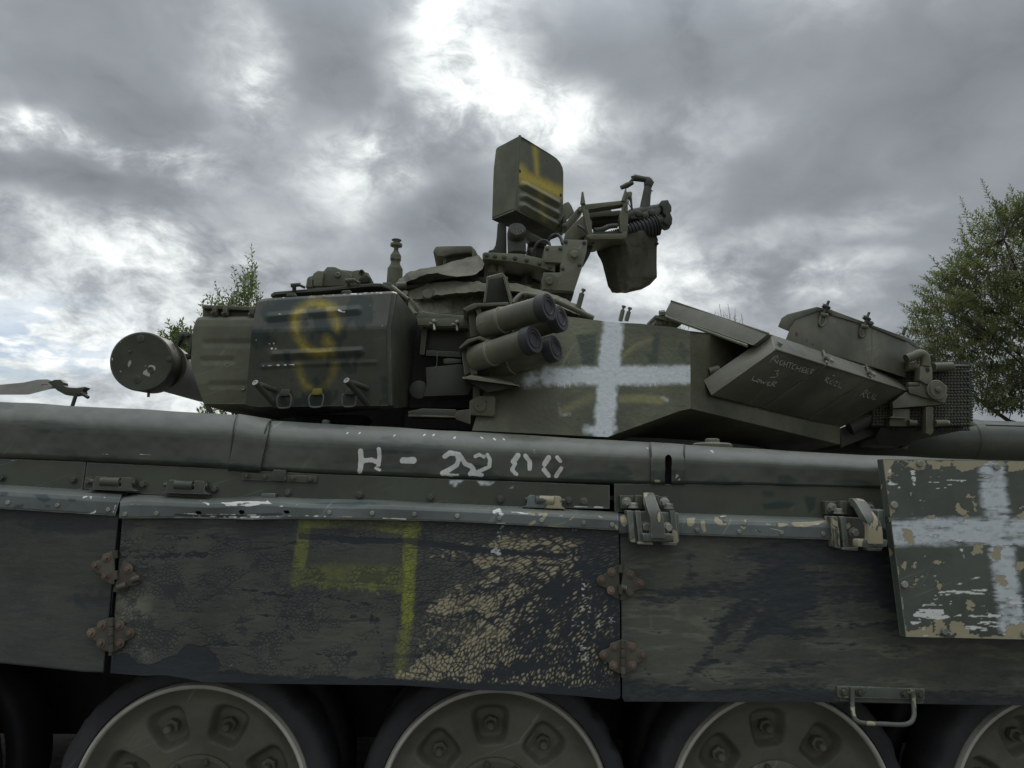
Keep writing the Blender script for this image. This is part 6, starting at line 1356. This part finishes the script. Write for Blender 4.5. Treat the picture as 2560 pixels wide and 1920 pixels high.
# open ammunition frame
fY = 1.02
af = tube('ammo_frame', [dq(1132, 655, fY), dq(1135, 780, fY)], [.004, .012], 'olive', TANK, 8)
slab('frame_side', cD, [(1122, 775), (1150, 800), (1190, 830), (1240, 1080), (1195, 1090), (1165, 980), (1140, 850)], fY, .03, 'olive', af, .003)
slab('frame_bottom', cD, [(1165, 1095), (1240, 1080), (1530, 1078), (1585, 1050), (1590, 1110), (1570, 1134), (1210, 1138)], fY-.01, .16, 'olive', af, .004)
slab('frame_top', cD, [(1140, 782), (1540, 740), (1552, 762), (1545, 780), (1200, 832), (1160, 836)], fY, .05, 'olive', af, .003)
slab('frame_side', cD, [(1546, 745), (1580, 640), (1596, 660), (1600, 900), (1592, 1110), (1545, 1075), (1525, 1060), (1510, 900), (1545, 800)], fY, .04, 'olive', af, .004)
tube('frame_horn', [dq(1575, 622, fY), dq(1565, 690, fY), dq(1548, 752, fY)], [.003, .008, .010], 'olive', af, 8)
slab('frame_bar', cD, [(1195, 862), (1250, 850), (1270, 832), (1420, 820), (1430, 848), (1530, 838), (1525, 890), (1200, 912)], fY+.09, .04, 'olive', af, .004)
slab('frame_floor', cD, [(1240, 1062), (1530, 1050), (1530, 1080), (1245, 1082)], fY+.03, .10, 'gun', af, .003)
tube('link_belt', curve_pts([dq(1250, 1050, fY+.05), dq(1330, 1040, fY+.06), dq(1400, 1010, fY+.08), dq(1480, 1000, fY+.1)], 4), [.012]*13, 'boltdark', af, 8)
slab('frame_catch', cD, [(1590, 650), (1635, 645), (1645, 668), (1636, 705), (1600, 715)], fY, .03, 'olive', af, .008); tube('catch_wire', curve_pts([dq(1625, 700, fY), dq(1590, 780, fY), dq(1560, 830, fY), dq(1590, 862, fY), dq(1630, 830, fY), dq(1600, 770, fY)], 5), .0022, 'gun', af, 6)
tube('catch_lever', [dq(1622, 700, fY), dq(1640, 840, fY)], [.006, .004], 'gun', af, 8)
# machine gun with recoil spring
gY = 1.18
mg = tube('machine_gun', [dq(1215, 968, gY), dq(1350, 955, gY), dq(1520, 930, gY)], [.032, .034, .034], 'gun', TANK, 20)
tube('gun_tube', [dq(1500, 945, gY), dq(1650, 895, gY), dq(1900, 838, gY), dq(1960, 815, gY)], [.030, .032, .026, .026], 'gun', mg, 20)
slab('gun_block', cD, [(1600, 905), (1620, 868), (1720, 850), (1900, 812), (1930, 800), (1942, 850), (1900, 912), (1760, 930), (1640, 930)], gY-.03, .06, 'gun', mg, .008)
for x, y in ((1705, 880), (1775, 900), (1840, 868)): lathe('gun_boss', dq(x, y, gY-.03), (0, -1, 0), [(-.01, .017), (.008, .016), (.012, .010)], 'gun', mg, 16)
slab('muzzle', cD, [(1925, 760), (1940, 740), (2010, 733), (2020, 760), (2045, 800), (2046, 850), (2030, 860), (2055, 920), (2050, 985), (2010, 995), (1960, 960), (1990, 900), (1960, 870), (1955, 810), (1930, 800)], gY-.035, .075, 'gun', mg, .008)
tube('muzzle_link', [dq(1890, 965, gY), dq(1960, 960, gY), dq(2030, 975, gY)], [.034, .024, .028], 'gun', mg, 14)
tube('spring_collar', [dq(1890, 945, gY), dq(1925, 1045, gY)], .012, 'gun', mg, 10)
sp = [dq(1255, 1170, gY+.02), dq(1450, 1130, gY+.01), dq(1640, 1070, gY-.01), dq(1900, 990, gY-.01)]
cp = curve_pts(sp, 16); L_ = len(cp); path, rad = [], []
tot_ = np.array(cp)
for k in range(4*26+1):
    u = k/(4*26)*(L_-1); i = min(int(u), L_-2); path.append(cp[i]*(1-(u-i))+cp[i+1]*(u-i)); rad.append((.036+.014*k/104)*(1.0 if k % 4 in (1, 2) else .84))
tube('recoil_spring', path, rad, 'black', mg, 20, 25)
# cocking arm, crossbar, lever
tube('cocking_arm', [dq(1765, 850, gY), dq(1800, 600, gY)], [.026, .017], 'gun', mg, 10)
tube('arm_head', [dq(1800, 600, gY), dq(1812, 560, gY), dq(1800, 530, gY)], [.019, .024, .018], 'gun', mg, 12)
tube('arm_top', [dq(1815, 535, gY), dq(1760, 525, gY), dq(1655, 508, gY)], [.016, .014, .016], 'gun', mg, 12); tube('arm_cap', [dq(1648, 495, gY), dq(1655, 535, gY)], .010, 'gun', mg, 10)
tube('lever_link', [dq(1650, 525, gY), dq(1615, 555, gY), dq(1600, 580, gY)], [.008, .006, .010], 'gun', mg, 8); tube('cross_lever', [dq(1525, 612, gY), dq(1590, 585, gY), dq(1650, 562, gY)], [.010, .014, .008], 'gun', mg, 10)
tube('lanyard', curve_pts([dq(1830, 590, gY), dq(1835, 650, gY), dq(1815, 740, gY), dq(1810, 825, gY)], 4), .0016, 'gun', mg, 6); tube('lanyard_knot', [dq(1832, 640, gY), dq(1852, 646, gY)], .0025, 'gun', mg, 6)
tube('gun_clamp', [dq(1215, 1140, gY), dq(1205, 1250, gY)], [.05, .03], 'gun', mg, 12)

# empty-case bag hanging under the gun ------------------------------------------------
def bag():
    t = thing('canvas_bag', 'dark green canvas bag hanging slack below the roof machine gun', 'bag', at(1570, 733, 1.18)); WORLD[t.name] = t.location.copy()
    L = [(1531, 731), (1520, 716), (1506, 660), (1500, 645), (1487, 614), (1482, 600), (1500, 596)]
    Rr = [(1603, 724), (1625, 712), (1641, 695), (1642, 620), (1645, 600), (1637, 575), (1628, 570)]
    mids = [(1566, 733), (1572, 722), (1575, 690), (1573, 640), (1568, 612), (1560, 595), (1560, 585)]
    rows = []
    for (a, b), (c, d), (e, f) in zip(L, Rr, mids):
        m1 = (a*.5+e*.5, b*.5+f*.5); q = (c*.3+e*.7, d*.3+f*.7); m2 = (c*.85+e*.15, d*.85+f*.15)
        rows.append([at(a, b, 1.19), at(*m1, 1.10), at(e, f, 1.075), at(*q, 1.09), at(*m2, 1.16), at(c, d, 1.22)])
    ft = lambda px, py, G: np.stack([0*px, .026*(rng_noise(px, py*.45, 24, 101)-.5)+.010*(rng_noise(px, py*.3, 8, 102)-.5)+.004*(rng_noise(px, py, 4, 103)-.5), 0*px], -1)
    loft('bag_front', rows, 60, [4, 12, 6, 10, 5, 5], 'canvas', t, None, None, ft, 60)
    loft('bag_back', [[at(*(to_px(p)+(np.array([0, -5.0]) if 0 < i < 5 else 0)), 1.31) if 0 < i < 5 else p for i, p in enumerate(r)] for r in rows], 60, [4, 12, 6, 10, 5, 5], 'canvas', t, None, None, None, 60)
    tube('drawstring_knot', [at(1640, 612, 1.2), at(1645, 608, 1.2)], .006, 'canvas', t, 8)
bag()
# ------------------------------------------------------------------ snorkel tube carried behind the turret
def snorkel():
    YF = .62
    c = V3(cA, 322, 772, YF); t = thing('snorkel_tube', 'fat dark green snorkel tube with a round bulging end cap, slung behind the turret', 'snorkel', c); WORLD[t.name] = t.location.copy()
    r = 262*.28933*mpp(YF)*.985
    e = V3(cA, 480, 800, YF+.16); ax = e-c; ax = ax/np.linalg.norm(ax)
    ax = np.array(Vector((-.10, .985, .06)).normalized())
    d = lathe('end_drum', c, ax, [(-.0005, r*.05), (0, r*.95), (.004, r*.99), (.012, r), (.125, r), (.14, r*.97), (.145, r*.8)], 'bin', t, 64)
    far = V3(cA, 860, 985, 2.0); p0 = c+ax*.10+np.array([.03, 0, 0])
    tube('long_pipe', [p0, p0*.5+far*.5, far], [r*.86, r*.84, r*.82], 'bin', t, 40)
    n = -ax
    def onface(x, y):
        q = at(*cA(x, y), 1.0)-CAM; return CAM+q*(np.dot(c-CAM, n)/np.dot(q, n))
    lathe('drain_pin', V3(cA, 388, 1028, .66), (0, 0, -1), [(-.02, .005), (.022, .005)], 'bin', d, 8)
    for x, y, s in ((318, 575, 1.4), (285, 928, 1.5), (222, 688, .6), (560, 752, 1.0)): lathe('cap_stud', onface(x, y), n, [(-.002, .010*s), (.003, .009*s), (.004, .004*s)], 'bin', d, 12)
    for poly in ([(335, 880), (345, 855), (380, 835), (385, 812), (405, 803), (440, 812), (446, 840), (425, 865), (400, 870), (395, 905), (372, 900)], [(205, 800), (215, 770), (232, 762), (238, 785), (222, 815), (212, 825)], [(208, 680), (228, 682), (226, 698), (212, 697)], [(135, 855), (150, 855), (148, 866)], [(66, 745), (76, 742), (78, 762), (70, 765)], [(132, 610), (146, 600), (150, 612)], [(355, 808), (364, 806), (362, 818)]):
        bm = bmesh.new(); bm_prism(bm, [onface(*p)+n*.0002 for p in poly], n*.0008); from_bm('bare_patch', bm, 'whitepaint', d, 0)
    lathe('patch_dent', onface(403, 846)+n*.001, n, [(0, .012), (.002, .010), (.001, .006)], 'bin', d, 12)
    h = slab('carry_bracket', cA, [(612, 660), (640, 560), (665, 528), (740, 522), (762, 530), (762, 600), (740, 700), (720, 735), (722, 600), (690, 575), (655, 590), (632, 650)], .78, .03, 'gun', t, .004)
    slab('bracket_web', cA, [(612, 660), (640, 700), (742, 708), (730, 745), (640, 730)], .78, .04, 'gun', t, .004)
    for x, y in ((672, 548), (722, 545)): inst('bolt', B_PLATE, h, V3(cA, x, y, .779))
snorkel()

# loose webbing strap at the left ----------------------------------------------------
def strap():
    t = thing('webbing_strap', 'loose grey webbing strap hooked to a bent steel rod above the rear deck', 'strap', V3(cI, 640, 385, .55)); WORLD[t.name] = t.location.copy()
    Y = .50
    bot = [(-1400, 260, Y-.35), (-400, 290, Y-.15), (0, 300, Y), (240, 300, Y), (360, 270, Y), (440, 250, Y), (560, 242, Y)]
    top = [(-1400, 180, Y-.2), (-400, 210, Y), (0, 214, Y+.06), (200, 195, Y+.07), (320, 170, Y+.08), (410, 168, Y+.08), (520, 215, Y+.04)]
    loft('strap_band', [row(cI, bot), row(cI, top)], 90, [10], 'web', t, (0, .004, .001), holes=[pts(cI, (356, 222), (362, 210), (392, 206), (414, 212), (400, 224), (370, 228))], smooth=60)
    slab('hook_plate', cI, [(410, 190), (470, 170), (520, 168), (548, 195), (545, 220), (580, 236), (660, 240), (735, 230), (742, 238), (712, 262), (720, 285), (690, 300), (640, 308), (560, 300), (490, 262), (440, 215)], Y, .03, 'gun', t, .006)
    tube('hook_pin', [V3(cI, 700, 285, Y), V3(cI, 765, 325, Y)], .0058, 'gun', t, 10)
    tube('rod', [V3(cI, 660, 290, Y), V3(cI, 628, 390, Y), V3(cI, 610, 440, Y)], .0062, 'gun', t, 10)
strap()

# ------------------------------------------------------------------ plants
def leaf_quad(V, Fc, p, d, up, L, w):
    """a folded leaf: midrib slightly below its two halves"""
    s = np.cross(d, up); s /= np.linalg.norm(s)+1e-9; n = np.cross(s, d)
    i = len(V)
    V += [p, p+d*L*.45+s*w*.5+n*w*.12, p+d*L*.5, p+d*L*.45-s*w*.5+n*w*.12, p+d*L-n*L*.08]
    Fc += [(i, i+1, i+4, i+2), (i, i+2, i+4, i+3)]
def mesh_obj(name, V, Fc, mat, parent, smooth=0):
    V = np.array(V); o_ = (V.min(0)+V.max(0))/2
    me = bpy.data.meshes.new(name); me.from_pydata((V-o_).tolist(), [], Fc); me.update(); me.materials.append(M[mat]); fin(me, smooth)
    return place(link(bpy.data.objects.new(name, me)), parent, o_)
def branchy(bm, p, q, r0, r1, n=4, sag=.06, rnd=random):
    p, q = np.array(p, float), np.array(q, float); L = np.linalg.norm(q-p); out = [p]
    for k in range(1, n): out.append(p+(q-p)*k/n+np.array([rnd.uniform(-1, 1), rnd.uniform(-1, 1), rnd.uniform(-.5, 1)])*L*sag)
    out.append(q); bm_tube(bm, out, list(np.linspace(r0, r1, len(out))), 6); return out
def shoot(V, Fc, bm, path, L, w, gap, rnd, r=.003):
    """leafy shoot: leaves in turn round a stem"""
    path = curve_pts(path, 5); s = np.r_[0, np.cumsum(np.linalg.norm(np.diff(np.array(path), axis=0), axis=1))]
    bm_tube(bm, path, list(np.linspace(r, r*.35, len(path))), 5)
    A = np.array(path); u = gap; k = 0; a = rnd.uniform(0, 6)
    while u < s[-1]:
        p = np.array([np.interp(u, s, A[:, i]) for i in range(3)]); q = np.array([np.interp(min(u+.02, s[-1]), s, A[:, i]) for i in range(3)]); d0 = q-p
        if np.linalg.norm(d0) < 1e-6: d0 = A[-1]-A[-2]
        d0 = d0/np.linalg.norm(d0); e, f = frame_axes(d0)
        a += 2.4; o = math.cos(a)*e+math.sin(a)*f
        d = d0*rnd.uniform(.35, .8)+o*.8+np.array([0, 0, rnd.uniform(-.25, .2)]); d /= np.linalg.norm(d)
        l = L*rnd.uniform(.65, 1.15)*(1-.45*u/s[-1])
        leaf_quad(V, Fc, p, d, np.array([rnd.uniform(-.4, .4), rnd.uniform(-.4, .4), 1.0]), l, l*w)
        u += gap*rnd.uniform(.7, 1.3); k += 1
    leaf_quad(V, Fc, A[-1], (A[-1]-A[-2])/np.linalg.norm(A[-1]-A[-2]), np.array([.3, 0, 1.0]), L*.6, L*.6*w)
def big_tree():
    rnd = random.Random(5); rng = np.random.default_rng(5)
    YT = 9.0; base = at(2760, 1000, YT); base[2] = 0
    t = thing('leafy_tree', 'bushy green small-leaved tree beyond the gun barrel at the right edge', 'tree', base); WORLD[t.name] = t.location.copy()
    bm = bmesh.new(); tb = bmesh.new()
    top = at(2720, 600, YT); stem = branchy(tb, base, base*.35+top*.65, .17, .08, 6, .02, rnd); from_bm('trunk', tb, 'bark', t, 60)
    # outline of the crown on its left, in photo pixels at the tree's distance, then round about
    edge = [(2296, 962), (2280, 905), (2276, 830), (2284, 722), (2330, 690), (2328, 660), (2370, 640), (2395, 600), (2408, 520), (2452, 500), (2470, 475), (2530, 490), (2600, 440), (2700, 420), (2820, 470), (2940, 560), (3040, 700), (3060, 860), (3000, 1000), (2800, 1050), (2500, 1050), (2380, 1000)]
    V, Fc = [], []
    cx, cy = 2680, 780
    tw = bmesh.new()
    def in_edge(x, y): return inside(np.array([x]), np.array([y]), cS, edge, 1)[0] > .5
    limbs = []
    for k in range(26):
        while True:
            x, y = rnd.uniform(2280, 3050), rnd.uniform(440, 1030)
            if in_edge(x, y): break
        q = at(x, y, YT)+np.array([0, rnd.uniform(-1.5, 1.5), 0]); s = stem[rnd.randint(2, len(stem)-1)]
        limbs.append(branchy(bm, s, s+(q-s)*.86, .045, .012, 5, .05, rnd))
    pts_ = np.array([p for l in limbs for p in l[1:]])
    n = 0
    while n < 4100:
        x, y = rnd.uniform(2270, 3060), rnd.uniform(425, 1050)
        if not in_edge(x, y): continue
        de = seg_dist(np.array([x]), np.array([y]), edge+edge[:1])[0]
        if de < 26: continue
        # clumps with holes between them
        if rng_noise(np.array([x]), np.array([y]), 46, 15)[0] < (.38 if de > 40 else .24) and rnd.random() < .85: continue
        dep = math.sqrt(max(.05, min(1, de/300.)))*1.7
        p = at(x, y, YT)+np.array([0, rnd.uniform(-1, 1)*dep, 0])
        near = pts_[np.argmin(np.linalg.norm(pts_-p, axis=1))]
        c0 = at(cx, cy, YT); d = p-c0; d[1] *= .6; d = d/np.linalg.norm(d)*.7+np.array([rnd.uniform(-.5, .5), rnd.uniform(-.5, .5), rnd.uniform(.0, .8)]); d /= np.linalg.norm(d)
        L = rnd.uniform(.16, .36)
        shoot(V, Fc, tw, [p-d*L*.55, p+np.array([rnd.uniform(-.03, .03)]*3), p+d*L*.45], .108, .36, .014, rnd, .003)
        if rnd.random() < .22: bm_tube(tw, [near, (near+p)/2+np.array([0, 0, .05]), p-d*L*.5], [.008, .005, .003], 5)
        n += 1
    for x, y, dx, dy in ((2466, 478, -12, -26), (2412, 525, -10, -28), (2532, 488, -6, -22), (2300, 722, -22, -8), (2340, 660, -14, -18), (2320, 705, -6, -14), (2286, 760, -10, -4), (2400, 610, -14, -10)):
        p = at(x, y, YT); q = at(x+dx, y+dy, YT); shoot(V, Fc, tw, [p-(q-p)*.8, p, q], .10, .36, .012, rnd, .003)
    cr = mesh_obj('crown', V, Fc, 'leaf', t); cr['kind'] = 'stuff'
    from_bm('branches', bm, 'bark', t, 60); from_bm('twigs', tw, 'bark', t, 60)
big_tree()
def sapling(name, label, Y, stems, base_px, mat='leaf2', L=.085, w=.42, gap=.02, fill=(), seed=3):
    rnd = random.Random(seed); b = at(base_px, 1000, Y); b[2] = 0
    t = thing(name, label, 'tree' if 'sapling' in name else 'shrub', b); WORLD[t.name] = t.location.copy()
    V, Fc = [], []; bm = bmesh.new(); tb = bmesh.new()
    mid = at(base_px, 1110, Y); branchy(tb, b, mid, .05, .03, 4, .03, rnd); from_bm('trunk', tb, 'bark', t, 60)
    for s in stems:
        path = [at(x, y, Y+(k*.03 if len(s) > 2 else 0)) for k, (x, y) in enumerate(s)]
        bm_tube(bm, [mid, (mid+path[0])/2+np.array([0, .05, 0]), path[0]], [.016, .010, .006], 6)
        shoot(V, Fc, bm, path, L, w, gap, rnd, .0045)
    for x, y, sx, sy, n in fill:
        for _ in range(n):
            p = at(x+rnd.gauss(0, sx), y+rnd.gauss(0, sy), Y+rnd.uniform(-.35, .35)); d = np.array([rnd.uniform(-.7, .7), rnd.uniform(-.4, .4), 1.0]); d /= np.linalg.norm(d); l = rnd.uniform(.15, .3)
            shoot(V, Fc, bm, [p-d*l*.5, p, p+d*l*.5], L*.9, w, gap, rnd, .003)
    c = mesh_obj('foliage', V, Fc, mat, t); c['kind'] = 'stuff'; from_bm('stems', bm, 'bark', t, 60)
sapling('willow_sapling', 'slender green sapling with upright leafy shoots rising behind the rear bins', 6.0,
    [[(622, 760), (632, 700), (630, 650), (629, 617)], [(600, 760), (596, 720), (583, 668)], [(610, 760), (612, 700), (604, 668)], [(640, 760), (642, 720), (636, 664)], [(560, 760), (548, 735), (537, 708)], [(545, 770), (530, 755), (514, 738)], [(590, 760), (575, 745), (560, 722)], [(640, 765), (650, 745), (655, 735)], [(520, 800), (505, 795), (495, 778)], [(512, 775), (505, 765), (512, 752)]], 600,
    L=.085, gap=.019, fill=((614, 735, 13, 20, 30), (556, 766, 20, 6, 16), (600, 772, 30, 8, 22), (525, 778, 12, 6, 6), (628, 700, 6, 22, 12), (545, 1022, 16, 6, 16), (520, 1018, 8, 6, 8)))
sapling('leafy_shrub', 'green shrub showing in the gap between the snorkel tube and the rear bin', 5.2,
    [[(440, 880), (428, 830), (421, 805)], [(425, 870), (410, 845), (398, 828)], [(450, 880), (445, 850), (440, 826)], [(430, 880), (420, 850), (405, 834)]], 570, L=.10, gap=.014, fill=((446, 858, 14, 16, 26), (458, 880, 10, 18, 22)), seed=9)
sapling('twiggy_shrub', 'thin shrub with a few bare-looking twigs showing above the upper armour block', 7.0,
    [[(1806, 830), (1803, 790), (1798, 760)], [(1826, 830), (1824, 790), (1820, 760)], [(1832, 830), (1836, 800), (1837, 786)], [(1858, 830), (1856, 805), (1854, 786)], [(1789, 820), (1787, 790), (1788, 780)]], 1830, L=.05, w=.3, gap=.03, fill=((1700, 828, 16, 4, 12), (1830, 806, 12, 8, 8)), seed=13)
